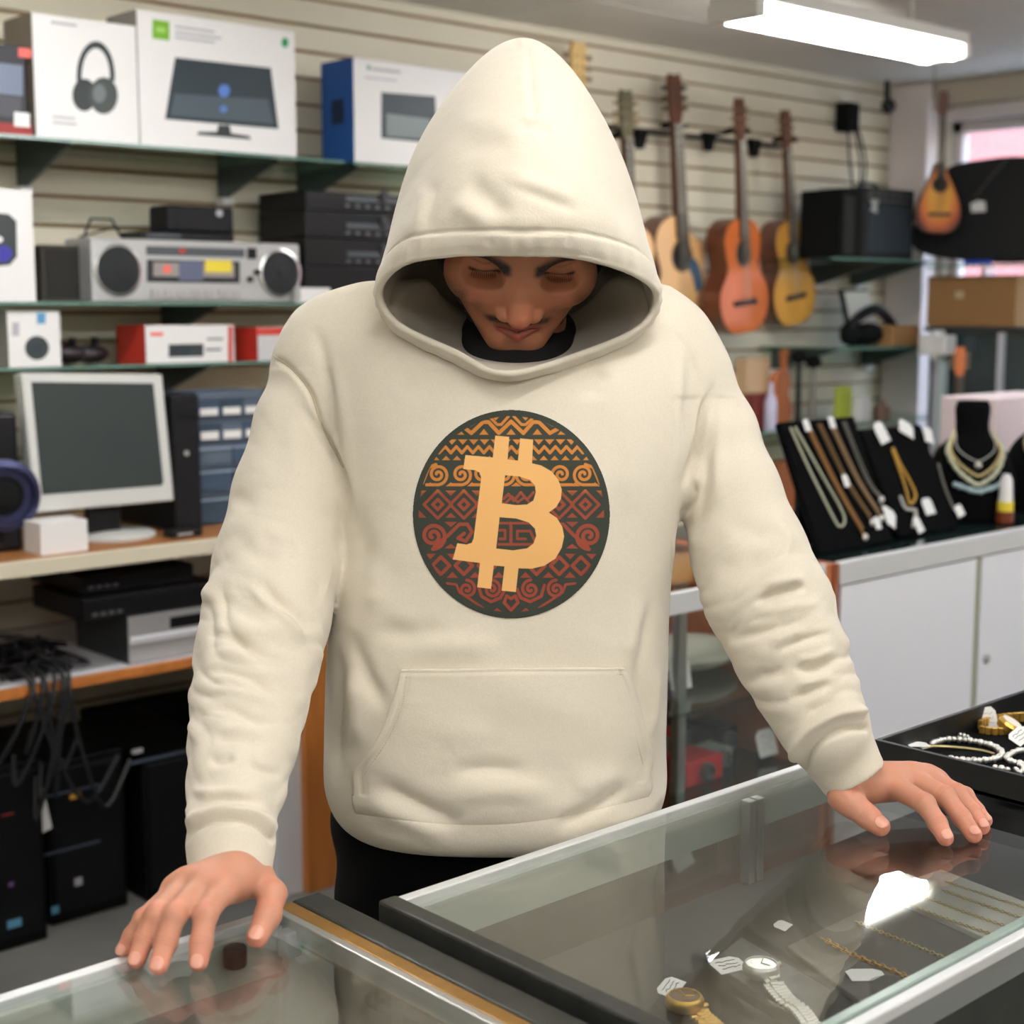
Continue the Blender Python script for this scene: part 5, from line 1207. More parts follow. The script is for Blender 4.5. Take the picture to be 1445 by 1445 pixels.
e = cr.color_ramp.elements.new(.09); e.color = lin((206, 104, 34))+[1]
p = onx(1324, 329, 5.5); q = onx(1324, 128, 5.5)
guitar(tuple(p), -.75, q[2]-p[2], 'small sunburst mandolin hanging in front of the window', sun, grp=None, cat='mandolin', name='mandolin', body=.95, head=mat('mandolin_head', (96, 52, 28), .4))
hk = MB().tube([(q[0], q[1]+.02, CZ-.001), (q[0], q[1]+.02, q[2]-.03)], .002, 6).build('hanging_wire', blackm); tag(hk, 'thin wire from the ceiling holding the sunburst mandolin', 'wire')

# ------------------------------------------------------------------ right wall shelves with amplifier etc.
Zs1, Zs2, Zs3 = 1.722, 1.372, 1.066
glass_shelf(4.86, 5.85, 3.50, Zs1, 'upper right glass shelf under the black guitar amplifier', 'right hand glass shelves', (5.31, 5.6))
glass_shelf(4.98, 5.85, 3.55, Zs2, 'right glass shelf under the black headset and paper card', 'right hand glass shelves', (5.06, 5.7))
glass_shelf(4.45, 5.85, 3.55, Zs3, 'lower right glass shelf behind the necklace displays', 'right hand glass shelves', (4.6, 5.3))
_gp = [o for o in bpy.data.objects if o.name.startswith('glass_panel')][-3]
for v_ in _gp.data.vertices:
    if v_.co.y > -.05: v_.co.y = 3.815-WY
r = empty('guitar_amplifier', (5.3, 3.68, Zs1), 'black guitar amplifier on the upper right glass shelf', 'amplifier')
xa = X(1216, 3.57); xb = X(1287, 3.57); zt2 = Z(1216, 262, 3.57)
MB().box(xa, xb, 3.57, 3.80, Zs1+.0005, zt2).build('cabinet', mat('amp_tolex', (24, 24, 24), .8, bump=.4, bscale=400), r, bevel=.008)
MB().box(xa+.03, xb-.03, 3.566, 3.57, Zs1+.03, zt2-.07).build('grille_cloth', mat('amp_grille', (44, 52, 60), .8), r); MB().box(xa+.03, xb-.03, 3.566, 3.57, zt2-.055, zt2-.02).build('control_panel', mat('grey_panel', (84, 84, 86), .4), r)
for k in range(6): MB().cyl((xa+.06+k*.05, 3.566, zt2-.038), (xa+.06+k*.05, 3.552, zt2-.038), .009, 10).build('knob', blackp, r)
c = ony(1234, 290, 3.565); MB().prism([(-.03, -.02), (-.01, .0), (-.03, .015), (.0, .03), (.012, .012), (.03, .03), (.014, -.005), (.02, -.03)], (c[0], 3.565, c[2]), (1, 0, 0), (0, 0, 1), (0, -1, 0), .002).build('badge', silver, r)
MB().tube([(xa+.1, 3.68, zt2), (xa+.13, 3.68, zt2+.025), (xb-.13, 3.68, zt2+.025), (xb-.1, 3.68, zt2)], .008, 8).build('handle', blackp, r, smooth=True)
r = empty('speaker_cabinet', (5.0, 3.75, Zs1), 'plain black speaker cabinet left of the guitar amplifier', 'speaker'); MB().box(X(1184, 3.60), xa-.006, 3.60, 3.80, Zs1+.0005, Z(1190, 266, 3.60)).build('cabinet', blackm, r, bevel=.006)
MB().box(X(1186, 3.60)+.01, xa-.02, 3.597, 3.60, Zs1+.02, Z(1190, 272, 3.60)-.01).build('grille', mat('dark_grille', (38, 36, 32), .9), r)
c = ony(1203, 165, 3.88)
r = empty('power_strip', (c[0], WY, c[2]), 'black power adapter with looped cables hanging above the speaker cabinet', 'adapter'); MB().box(c[0]-.045, c[0]+.04, 3.87, 3.9385, c[2]-.06, c[2]+.06).build('adapter', blackm, r, bevel=.006)
m = MB()
for dx in (-.03, .02, .045): m.tube([tuple(v) for v in catmull([(c[0]+dx, 3.88, c[2]-.05), (c[0]+dx*1.6+.02, 3.87, c[2]-.18), (c[0]+dx+.03, 3.87, c[2]-.30), (c[0]-.01, 3.87, c[2]-.42)], 20)], .006, 6)
m.build('cable', mat('cable_black', (16, 16, 18), .55), r, smooth=True)
# corner camera
c = ony(1265, 148, 3.80); r = empty('security_camera', (c[0], 3.85, CZ), 'small black security camera in the ceiling corner above the window', 'camera'); MB().cyl((c[0], 3.85, CZ-.001), (c[0], 3.85, c[2]+.03), .012, 10).build('mount', blackp, r); MB().sphere((c[0], 3.84, c[2]), .032).build('dome', mat('gloss_black', (14, 14, 20), .2), r, smooth=True)
# window ledge with gig bag, carton and dark glass cabinet
r = empty('window_shelf', (5.7, 3.2, 1.70), 'grey glass shelf in front of the window under the black gig bag', 'shelf'); MB().box(5.55, 5.92, 2.4, 3.53, 1.692, 1.702).build('glass_panel', [glassS], r)
for y in (2.45, 3.45): MB().box(5.88, 5.965, y, y+.015, 1.64, 1.691).build('bracket', alu, r)
px_ = [(1292, 352), (1296, 300), (1310, 262), (1340, 236), (1380, 226), (1445, 221), (1520, 235), (1540, 300), (1530, 362), (1440, 370), (1370, 369)]
P = [onx(x, y, 5.66) for x, y in px_]; zmin = min(v[2] for v in P)
r = empty('gig_bag', (5.7, 3.2, 1.702), 'black padded instrument bag leaning in the window', 'bag')
m = MB().prism([(v[1], max(v[2], 1.704)) for v in catmull([(0, v[1], v[2]) for v in P], 60, True)], (5.64, 0, 0), (0, 1, 0), (0, 0, 1), (1, 0, 0), .12); m.build('bag', mat('nylon_black', (20, 21, 22), .75, bump=.3, bscale=40), r, bevel=.02, bseg=4)
c = onx(1380, 292, 5.635); MB().prism([(-.035, -.02), (-.03, .02), (.0, .026), (.035, .015), (.03, -.02)], (5.635, c[1], c[2]), (0, 1, 0), (0, 0, 1), (1, 0, 0), .003).build('badge', paper, r)
MB().tube([onx(1376, 278, 5.633), onx(1400, 248, 5.633), onx(1422, 225, 5.633)], .004, 6).build('strap', mat('strap_grey', (70, 70, 72), .8), r); c = onx(1380, 364, 5.63); MB().box(5.62, 5.638, c[1]-.06, c[1]+.06, 1.704, 1.722).build('blue_tag', mat('cobalt_label', (40, 80, 190), .5), r)
ZC_ = 1.452
r = empty('glass_cabinet', (5.6, 3.1, 0), 'tall dark glass cabinet with pale uprights below the window', 'cabinet')
MB().box(5.56, 5.9, 2.3, 3.50, .0, ZC_-.02).build('body', mat('dark_teal_glass', (52, 66, 68), .15, spec=.6), r); MB().box(5.54, 5.92, 2.28, 3.52, ZC_-.02, ZC_).build('top', mat('dark_frame', (50, 56, 56), .4), r, bevel=.002)
for px in (1412, 1322): c = onx(px, 530, 5.55); MB().box(5.535, 5.56, c[1]-.012, c[1]+.012, 0, ZC_-.021).build('upright', mat('lilac_white', (206, 208, 216), .4), r, bevel=.002)
P = [onx(x, y, 5.68) for x, y in ((1307, 459), (1432, 459), (1438, 392), (1312, 390))]
r = empty('cardboard_carton', (5.7, 3.4, ZC_), 'brown cardboard carton on the dark glass cabinet by the window', 'box'); cb = mat('cardboard', (164, 122, 76), .85, var=.05, vscale=6)
ya, yb = P[1][1], min(P[0][1], 3.6); MB().box(5.68, 5.86, ya, yb, ZC_+.0005, P[3][2]).build('carton', cb, r, bevel=.002); c = onx(1354, 416, 5.679); MB().box(5.678, 5.68, c[1]-.02, c[1]+.02, c[2]-.015, c[2]+.015).build('sticker', mat('beige_sticker', (206, 186, 150), .7), r); MB().box(5.678, 5.68, ya, yb, P[3][2]-.012, P[3][2]-.008).build('flap_seam', mat('cardboard_dark', (120, 84, 50), .9), r)
# things on the right glass shelf
c = ony(1226, 470, 3.66)
r = empty('headset', (c[0], 3.66, Zs2), 'black headset and cable heap on the right glass shelf', 'headset')
m = MB().tube([tuple(v) for v in catmull([(c[0]-.17, 3.66, Zs2+.05), (c[0]-.1, 3.64, Zs2+.12), (c[0]+.02, 3.64, Zs2+.15), (c[0]+.15, 3.66, Zs2+.10), (c[0]+.2, 3.66, Zs2+.04)], 20)], [.022]*20, 8); m.build('headband', blackp, r, smooth=True)
MB().sphere((c[0]-.14, 3.66, Zs2+.052), .05, sc=(1, .7, 1)).sphere((c[0]+.15, 3.66, Zs2+.05), .048, sc=(1, .7, 1)).sphere((c[0]+.02, 3.68, Zs2+.05), .06, sc=(1.6, .8, .8)).build('ear_pad', blackm, r, smooth=True)
c = ony(1216, 450, 3.74); r = empty('paper_card', (c[0], 3.74, Zs2), 'white printed card in a black holder behind the headset', 'card')
MB().hexa([(c[0]-.10, 3.72, Zs2+.0005), (c[0]+.10, 3.72, Zs2+.0005), (c[0]+.10, 3.73, Zs2+.0005), (c[0]-.10, 3.73, Zs2+.0005), (c[0]-.12, 3.77, Zs2+.235), (c[0]+.08, 3.77, Zs2+.235), (c[0]+.08, 3.78, Zs2+.235), (c[0]-.12, 3.78, Zs2+.235)]).build('holder', blackp, r)
MB().hexa([(c[0]-.085, 3.716, Zs2+.02), (c[0]+.10, 3.716, Zs2+.02), (c[0]+.10, 3.718, Zs2+.02), (c[0]-.085, 3.718, Zs2+.02), (c[0]-.10, 3.762, Zs2+.225), (c[0]+.08, 3.762, Zs2+.225), (c[0]+.08, 3.764, Zs2+.225), (c[0]-.10, 3.764, Zs2+.225)]).build('card', white, r)
r = empty('cardboard_box', (5.6, 3.62, Zs2), 'small brown cardboard box at the right end of the glass shelf', 'box'); MB().box(X(1264, 3.6), X(1300, 3.6), 3.6, 3.7, Zs2+.0005, Z(1290, 459, 3.6)).build('carton', cb, r, bevel=.002)
c = onx(1315, 487, 5.45); r = empty('wall_adapter', (c[0], c[1], c[2]), 'white double adapter box beside the small cardboard box', 'adapter')
MB().box(5.45, 5.53, c[1]-.065, c[1]-.01, c[2]-.04, c[2]+.04).box(5.45, 5.53, c[1]+.01, c[1]+.065, c[2]-.04, c[2]+.04).box(5.46, 5.53, c[1]-.012, c[1]+.012, c[2]-.06, c[2]+.06).build('socket_box', white, r, bevel=.005)
MB().box(5.50, 5.53, c[1]-.03, c[1]+.0, 0, c[2]-.061).build('post', mat('pale_aqua', (190, 206, 208), .4), r)
c = onx(1352, 560, 5.0); q = onx(1352, 488, 5.0)
guitar((c[0], c[1], q[2]-.6), -.5, .60, 'small orange ukulele standing behind the necklace bust', mat('uke_top', (200, 110, 50), .4), grp=None, cat='ukulele', name='ukulele', head=mat('uke_head', (196, 106, 52), .5))
uk = [o for o in bpy.data.objects if o.name.startswith('ukulele')][0]
us = empty('instrument_stand', (c[0]+.03, c[1]+.06, 0), 'black floor stand carrying the small orange ukulele', 'stand'); zz = q[2]-.6
MB().box(c[0]-.06, c[0]+.12, c[1]-.03, c[1]+.15, zz-.02, zz-.001).build('tray', blackp, us, bevel=.003); MB().cyl((c[0]+.03, c[1]+.06, .01), (c[0]+.03, c[1]+.06, zz-.02), .015).build('pole', blackp, us)
MB().cyl((c[0]+.03, c[1]+.06, .001), (c[0]+.03, c[1]+.06, .015), .14, 24).build('base', blackp, us)
# things on the lower right shelf (blurred)
def prop(name, px, pyt, Y, w, label, cat, m, kind='box', d=.06, z0=Zs3, grp=None):
    c = ony(px, pyt, Y); r = empty(name, (c[0], Y, z0), label, cat, grp); h = c[2]-z0
    if kind == 'box': MB().box(c[0]-w/2, c[0]+w/2, Y-d/2, Y+d/2, z0+.0005, z0+h).build('body', m, r, bevel=.003)
    elif kind == 'bottle': MB().lathe([(w/2, .0005), (w/2, h*.6), (w*.2, h*.78), (w*.18, h)], (c[0], Y, z0), (0, 0, 1), 20).build('body', m, r, smooth=True)
    elif kind == 'stand':
        MB().lathe([(w/2, .0005), (w/2, .01), (.012, .02), (.009, h-.04)], (c[0], Y, z0), (0, 0, 1), 20).build('stem', m, r, smooth=True); MB().sphere((c[0], Y, z0+h-.03), .034, sc=(1, 1, .8)).build('head', blackm, r, smooth=True)
    elif kind == 'violin':
        MB().prism([tuple(v) for v in catmull([(0, .0), (.05, .01), (.068, .06), (.04, .12), (.052, .17), (.03, .21), (-.03, .21), (-.052, .17), (-.04, .12), (-.068, .06), (-.05, .01)], 40, True)], (c[0], Y, z0+.001), (1, 0, 0), (0, 0, 1), (0, 1, 0), .035).build('body', m, r, bevel=.004)
        MB().box(c[0]-.011, c[0]+.011, Y-.01, Y+.012, z0+.20, z0+h-.03).build('neck', m, r, bevel=.003); MB().cyl((c[0]-.014, Y, z0+h-.018), (c[0]+.014, Y, z0+h-.018), .016, 14).build('scroll', m, r)
    return r
obr = mat('orange_brown', (176, 104, 64), .45)
prop('violin', 1107, 492, 3.72, .05, 'orange-brown violin standing upright on the lower right shelf', 'violin', obr, 'violin')
prop('microphone_stand', 1128, 492, 3.66, .10, 'black table microphone stand just right of the violin', 'microphone', blackp, 'stand'); prop('microphone_stand', 1148, 500, 3.70, .09, 'black table microphone stand, second right of the violin', 'microphone', mat('grey_stem', (130, 124, 112), .5), 'stand')
prop('music_book', 1190, 545, 3.66, .10, 'yellow-green book standing on the lower right shelf', 'book', mat('lime_cover', (176, 186, 70), .6), d=.02); prop('leaflet_rack', 1214, 560, 3.66, .07, 'white leaflet rack right of the yellow-green book', 'rack', white); prop('figurine', 1245, 565, 3.66, .07, 'small brown and white figurine near the corner post', 'figurine', mat('figurine_brown', (120, 92, 76), .6), 'bottle')
prop('aerosol_can', 1088, 540, 3.62, .05, 'pale lilac aerosol can left of the violin', 'can', mat('lilac_can', (196, 190, 210), .35), 'bottle'); prop('red_case', 1070, 555, 3.68, .12, 'dark red case at the left end of the lower right shelf', 'case', mat('oxblood', (116, 44, 36), .5)); prop('wooden_box', 1062, 505, 3.80, .14, 'pale wooden box behind the dark red case', 'box', mat('pale_wood', (204, 170, 130), .6))
# low cabinet below that shelf with craft items
r = empty('wooden_shelf_unit', (4.3, 3.7, 0), 'brown wooden shelf unit under the lower right glass shelf', 'shelf unit'); MB().box(3.6, 5.7, 3.62, 3.90, .0, .70).build('body', woodd, r, bevel=.003); MB().box(3.58, 5.72, 3.60, 3.91, .70, .725).build('top', mat('pale_top', (196, 182, 160), .5), r, bevel=.003)
prop('toy_truck', 1118, 735, 3.70, .22, 'yellow and orange toy box on the brown shelf unit', 'toy', mat('amber_box', (206, 140, 52), .5), z0=.726, d=.1); prop('copper_box', 1103, 650, 3.74, .14, 'copper-brown upright box behind the toy box', 'box', obr, z0=.726, d=.08); prop('black_bag', 1140, 715, 3.76, .22, 'black bag behind the necklace board on the brown unit', 'bag', blackm, z0=.726, d=.1)
# ================================================================== JEWELLERY COUNTER (behind, right)
YC = 1.90; ZJ = .985
r = empty('white_counter', (3.6, 2.2, 0), 'white laminate counter with aluminium edge carrying the necklace displays', 'counter')
MB().box(2.70, 4.6, YC+.012, 2.50, .0, ZJ-.05).build('body', mat('counter_inside', (190, 190, 184), .6), r)
for a, b in ((2.705, 3.258), (3.285, 3.90), (3.925, 4.6)): MB().box(a, b, YC, YC+.012, .06, ZJ-.055).build('sliding_door', lam, r, bevel=.001)
for a in (3.2715, 3.9125): MB().box(a-.0125, a+.0125, YC+.006, YC+.012, .06, ZJ-.055).build('door_gap', mat('greenish_strip', (150, 152, 124), .6), r)
k_ = MB().lathe([(.012, 0), (.012, .006), (.008, .008)], (3.318, YC, .672), (0, -1, 0), 16).build('lock', alu, r, smooth=True)
MB().box(2.69, 4.6, YC-.008, YC+.01, ZJ-.052, ZJ).build('front_trim', alub, r, bevel=.004); MB().mat(0).box(2.69, 4.6, YC+.0105, 2.50, ZJ-.0495, ZJ-.003).build('top', mat('dark_green_glass_top', (24, 38, 36), .12, spec=.7), r)
# showcase left of it
r = empty('wooden_showcase', (2.2, 2.2, 0), 'brown showcase with aluminium front rail and tagged gadgets, behind the person', 'display case')
x0, x1, y0, y1 = 1.86, 2.69, YC, 2.42; zt = ZJ
MB().box(x0+.02, x1-.045, y1-.02, y1, .30, zt-.012).build('back_panel', woodd, r)
MB().box(x1-.040, x1-.018, y0+.002, y1, 0, zt-.002).build('side_panel', mat('reddish_wood', (176, 104, 66), .45, var=.15, vscale=6, stretch=(6, 6, 1)), r, bevel=.002); MB().box(x1-.017, x1-.001, y0-.004, y1, 0, zt-.002).build('side_panel', mat('reddish_wood2', (150, 84, 52), .45, var=.15, vscale=6, stretch=(6, 6, 1)), r, bevel=.002)
MB().box(x0, x0+.02, y0+.012, y1, 0, zt-.012).build('side_panel', woodd, r)
MB().box(x0, x1-.041, y0, y0+.012, zt-.045, zt).build('front_rail', alub, r, bevel=.003); MB().box(x0, x1-.041, y0+.012, y1, zt-.011, zt-.004).build('glass_top', glassT, r)
for z in (.735, .53): MB().box(x0+.021, x1-.041, y0+.015, y1-.021, z-.008, z).build('glass_shelf', [glassS], r)
MB().box(x0+.021, x1-.041, y0+.012, y1-.021, .05, .375).build('base', woodd, r); px = X(972, 2.0); MB().box(px-.012, px+.012, 2.0, 2.018, .376, zt-.012).build('upright', alu, r)
MB().box(x0+.021, x1-.041, y0+.004, y0+.009, .376, zt-.046).build('front_glass', glassT, r)
def ptag(P, w, h, label, parent=None, rot=0.0, n=(0, -1, 0), u=(1, 0, 0), scrib=True, cat='price tag', grp=None):
    """a small paper price tag with a few pen strokes"""
    n = Vector(n).normalized(); u = Vector(u); u = (u-n*u.dot(n)).normalized(); v = n.cross(u); v = v if v.z >= 0 or abs(n.z) > .5 else -v
    c, s = math.cos(rot), math.sin(rot); U = u*c+v*s; V_ = v*c-u*s; P = Vector(P)
    r = MB().prism([(-w/2, -h/2), (w/2, -h/2), (w/2, h*.3), (w*.3, h/2), (-w*.3, h/2), (-w/2, h*.3)], P, U, V_, n, .0006)
    o = r.build('price_tag', paper, parent)
    if parent is None: tag(o, label, cat, grp)
    if scrib:
        q = random.Random(int(abs(P.x*1e4)))
        for k in range(3):
            yy = h*(.22-.2*k); pts = [P+U*(-w*.32+w*.64*i/7)+V_*(yy+q.uniform(-h*.06, h*.06))+n*.0009 for i in range(8)]
            MB().tube(pts, .00022 if w < .035 else .0004, 4).build('pen_mark', pen, o)
    return o
sh = .7355
r = empty('grey_bag', (2.50, 2.2, sh), 'pale grey-green pouch lying on the upper shelf of the brown showcase', 'bag'); MB().sphere((2.50, 2.16, sh+.036), .13, 20, 12, sc=(1, .8, .27)).build('pouch', mat('sage_cloth', (196, 198, 182), .9, bump=.4, bscale=40), r, smooth=True)
ptag((2.31, 2.015, sh+.045), .05, .065, 'white price tag on the upper showcase shelf beside the grey pouch', n=(-.3, -1, .2)); MB().box(2.285, 2.335, 2.018, 2.04, sh+.0005, sh+.03).build('tag_foot', blackp, bpy.data.objects.get('price_tag'))
for i, (x_, c_, l_) in enumerate(((2.36, (46, 70, 66), 'dark green wallet at the left of the upper showcase shelf'), (2.56, (150, 60, 52), 'small red purse at the back of the upper showcase shelf'))):
    r = empty('wallet', (x_, 2.3, sh), l_, 'wallet'); MB().box(x_-.06, x_+.06, 2.27, 2.35, sh+.0005, sh+.05).build('body', mat('wallet%d' % i, c_, .6), r, bevel=.008)
sh = .5305
items = [((2.385, 2.05), (.12, .09, .055), (190, 40, 44), 'red_camera', 'small red camera case at the front of the middle showcase shelf', 'camera'), ((2.50, 2.09), (.08, .07, .04), (176, 178, 172), 'silver_camera', 'silver compact camera right of the red camera case', 'camera'), ((2.46, 2.22), (.10, .06, .06), (186, 52, 46), 'red_camera', 'second red camera case behind the silver compact camera', 'camera'),
         ((2.35, 2.20), (.09, .08, .05), (60, 92, 84), 'green_pouch', 'dark green pouch behind the front red camera case', 'pouch'), ((2.58, 2.30), (.11, .08, .07), (34, 44, 44), 'black_camera', 'black camera at the back of the middle showcase shelf', 'camera'), ((2.60, 2.17), (.07, .10, .06), (30, 32, 34), 'camera_lens', 'black lens case at the right of the middle showcase shelf', 'camera'), ((2.555, 2.23), (.05, .05, .045), (40, 44, 48), 'flash_unit', 'small dark flash unit in front of the black camera', 'camera')]
for i, ((x_, y_), (w_, d_, h_), c_, n_, l_, k_) in enumerate(items):
    r = empty(n_, (x_, y_, sh), l_, k_); MB().box(x_-w_/2, x_+w_/2, y_-d_/2, y_+d_/2, sh+.0005, sh+h_).build('body', mat('%s_body' % n_, c_, .4), r, bevel=.006, bseg=3)
    MB().lathe([(.02, 0), (.02, .012), (.015, .014), (.014, .008)], (x_, y_-d_/2, sh+h_*.5), (0, -1, 0), 20).build('lens', mat('lens_ring', (120, 122, 124), .3, metal=.7), r, smooth=True)
t_ = ptag((2.61, 2.02, sh+.042), .055, .06, 'white price tag at the right of the middle showcase shelf', n=(-.2, -1, .3)); t_ = ptag((2.265, 1.97, .376+.045), .05, .075, 'white price tag standing on the floor of the showcase', n=(-.2, -1, .3), rot=.25)
MB().box(2.595, 2.625, 2.021, 2.035, sh+.0005, sh+.02).build('tag_foot', blackp, [o for o in bpy.data.objects if o.get('label', '').startswith('white price tag at the right')][0]); MB().box(2.25, 2.28, 1.975, 1.99, .376, .40).build('tag_foot', blackp, t_)
for i, (x_, c_) in enumerate(((2.18, (216, 170, 176)), (2.30, (196, 196, 190)))):
    r = empty('folded_cloth', (x_, 2.3, ZJ), ('pink folded cloth on the glass top of the showcase', 'grey folded cloth on the glass top of the showcase')[i], 'cloth'); MB().box(x_-.05, x_+.05, 2.2, 2.36, ZJ-.0035, ZJ+.06).build('cloth', mat('cloth%d' % i, c_, .9), r, bevel=.012, bseg=3)

# ------------------------------------------------------------------ chain makers
def chain_mesh(pts, link=.006, r=.0009, parent=None, name='chain', m=gold, w=.62):
    P = np.array([tuple(p) for p in pts]); L = np.r_[0, np.cumsum(np.linalg.norm(P[1:]-P[:-1], axis=1))]; n = max(3, int(L[-1]/(link*.72))); mb = MB()
    for i in range(n):
        s = (i+.5)*L[-1]/n; c = Vector([np.interp(s, L, P[:, k]) for k in range(3)]); t = Vector([np.interp(min(s+1e-3, L[-1]), L, P[:, k])-np.interp(max(s-1e-3, 0), L, P[:, k]) for k in range(3)]).normalized()
        up = Vector((0, 0, 1)); sd_ = t.cross(up); sd_ = sd_.normalized() if sd_.length > .05 else Vector((1, 0, 0)); up2 = sd_.cross(t).normalized()
        nn = (up2+sd_*(.7 if i % 2 else -.7)).normalized(); mb.torus(c, link*.5*w, r, nn, t, 8, 4, ell=1/w)
    return mb.build(name, m, parent, smooth=True)
def bead_mesh(pts, d, parent=None, name='chain', m=slv, seg=6):
    P = np.array([tuple(p) for p in pts]); L = np.r_[0, np.cumsum(np.linalg.norm(P[1:]-P[:-1], axis=1))]; n = max(3, int(L[-1]/(d*.8))); mb = MB()
    for i in range(n):
        s = (i+.5)*L[-1]/n; c = [np.interp(s, L, P[:, k]) for k in range(3)]; mb.sphere(c, d*(.56 if i % 2 else .46), seg, 5)
    return mb.build(name, m, parent, smooth=True)
# necklace board: a leaning black velvet board, top edge further back
bl_, br_ = Vector((2.745, 1.985, ZJ+.001)), Vector((3.03, 1.985, ZJ+.001)); tl, tr = Vector(onx(1103, 594, 2.76)), Vector(onx(1203, 588, 3.02))
lean = ((tl-bl_)+(tr-br_))*.5; bn = (br_-bl_).cross(lean).normalized(); bn = bn if bn.y < 0 else -bn; bu = (br_-bl_).normalized(); bv = lean.normalized(); bh = lean.length; bw = (br_-bl_).length
r = empty('necklace_board', ((bl_+br_)/2), 'leaning black velvet board with five hanging chains', 'display stand')
MB().hexa([bl_, br_, br_-bn*.02, bl_-bn*.02, bl_+lean, br_+lean, br_+lean-bn*.02, bl_+lean-bn*.02]).build('board', velvet, r, bevel=.005, bseg=3)
MB().hexa([bl_+Vector((.05, .10, 0)), br_+Vector((-.05, .10, 0)), br_+Vector((-.05, .115, 0)), bl_+Vector((.05, .115, 0)), bl_+lean*.7-bn*.022+Vector((.05, 0, 0)), br_+lean*.7-bn*.022+Vector((-.05, 0, 0)), br_+lean*.7-bn*.03+Vector((-.05, 0, 0)), bl_+lean*.7-bn*.03+Vector((.05, 0, 0))]).build('strut', blackp, r)
def bp(a, b, o=.004): return bl_+bu*(a*bw)+bv*(b*bh)+bn*o
specs = [((.12, .95), (.30, .22), (.40, .24), 'pearly double strand chain, leftmost on the velvet board', mat('pearl', (206, 208, 180), .3, metal=.3), .0065), ((.30, .94), (.60, .08), None, 'long bronze chain with a round end, second on the velvet board', mat('bronze_chain', (170, 128, 80), .35, metal=.8), .007),
         ((.46, .96), (.76, .18), None, 'thin dark gold chain, third on the velvet board', mat('dark_gold', (140, 112, 76), .4, metal=.8), .006), ((.62, .95), (.90, .20), None, 'wide brown chain, fourth on the velvet board', mat('brown_chain', (156, 130, 96), .4, metal=.7), .0075), ((.80, .96), (.98, .34), None, 'thin grey chain, rightmost on the velvet board', mat('grey_chain', (130, 128, 118), .4, metal=.7), .005)]
for (a, b, c_, l_, mm, dd) in specs:
    if c_:
        pts = [bp(a[0]-.03, a[1]), bp(a[0]+.05, .6), bp(b[0]-.02, b[1]+.02), bp(b[0]+.04, b[1]-.05), bp(c_[0]+.02, c_[1]+.02), bp(a[0]+.17, .6), bp(a[0]+.03, a[1])]
    else: pts = [bp(a[0], a[1]), bp((a[0]+b[0])/2-.02, .5), bp(b[0], b[1])]
    P = catmull(pts, 60); o = bead_mesh(P, dd, m=mm); o.name = 'necklace'; tag(o, l_, 'necklace', 'chains on the velvet board')
    if not c_:
        P2 = [Vector(q)+bu*.010 for q in P]; bead_mesh(P2[:55], dd*.8, o, 'second_strand', mm)
        MB().sphere(bp(b[0], b[1]-.02, .006), .009, sc=(1, .6, 1)).build('pendant', slv, o, smooth=True)
for i, (a, b, l_) in enumerate(((.28, .95, 'oval white tag at the top of the second board chain'), (.62, .955, 'oval white tag at the top of the fourth board chain'), (.56, .50, 'white teardrop tag in the middle of the velvet board'), (.80, .15, 'white tag near the lower edge of the velvet board'))): ptag(bp(a, b, .010), .022, .03, l_, n=bn, u=bu, scrib=False)
# bracelet ramp
x0 = 3.08; b0 = Vector((x0, 2.0, ZJ+.001)); b1 = Vector((3.34, 2.0, ZJ+.001)); ln2 = Vector((-.0, .12, .25))
bn2 = (b1-b0).cross(ln2).normalized(); bn2 = bn2 if bn2.y < 0 else -bn2
r = empty('bracelet_ramp', ((b0+b1)/2), 'leaning black velvet ramp with a gold bracelet and paper tags', 'display stand'); MB().hexa([b0, b1, b1+Vector((0, .14, 0)), b0+Vector((0, .14, 0)), b0+ln2, b1+ln2, b1+ln2+Vector((0, .02, 0)), b0+ln2+Vector((0, .02, 0))]).build('ramp', velvet, r, bevel=.006, bseg=3)
def onramp(px, py, off=.004):
    rr_ = Vector(ray(px, py)); o = Vector(CAM); t = (b0-o).dot(bn2)/rr_.dot(bn2); return o+rr_*t+bn2*off
o = bead_mesh(catmull([onramp(*q) for q in ((1258, 632), (1268, 655), (1282, 680), (1290, 700), (1282, 712), (1276, 690), (1266, 660), (1257, 634))], 60), .008, m=gold); o.name = 'bracelet'; tag(o, 'gold bracelet hanging on the black velvet ramp', 'bracelet')
o = bead_mesh(catmull([onramp(*q) for q in ((1268, 700), (1276, 718), (1290, 722), (1286, 745))], 30), .009, m=slv); o.name = 'bracelet'; tag(o, 'silver bracelet end below the gold bracelet on the velvet ramp', 'bracelet')
o = bead_mesh(catmull([onramp(*q) for q in ((1322, 655), (1332, 690), (1345, 720))], 30), .007, m=mat('grey_chain', (130, 128, 118), .4, metal=.7)); o.name = 'bracelet'; tag(o, 'dull grey bracelet at the right edge of the velvet ramp', 'bracelet')
for (q, w, h, rt_, l_) in (((1240, 612), .045, .055, .2, 'large white tag at the upper left of the velvet ramp'), ((1275, 606), .055, .04, -.5, 'white tag at the top middle of the velvet ramp'), ((1306, 615), .035, .045, -.3, 'white tag at the top right of the velvet ramp'), ((1306, 716), .042, .042, .05, 'square white tag at the lower right of the velvet ramp'), ((1250, 730), .05, .045, -.6, 'crumpled white tag at the lower left of the velvet ramp'), ((1292, 742), .03, .04, .2, 'small white tag at the foot of the velvet ramp'), ((1350, 722), .035, .03, .2, 'grey-white tag beside the necklace bust')):
    ptag(onramp(*q, .008), w, h, l_, n=bn2, u=(1, 0, 0), rot=rt_, scrib=False)
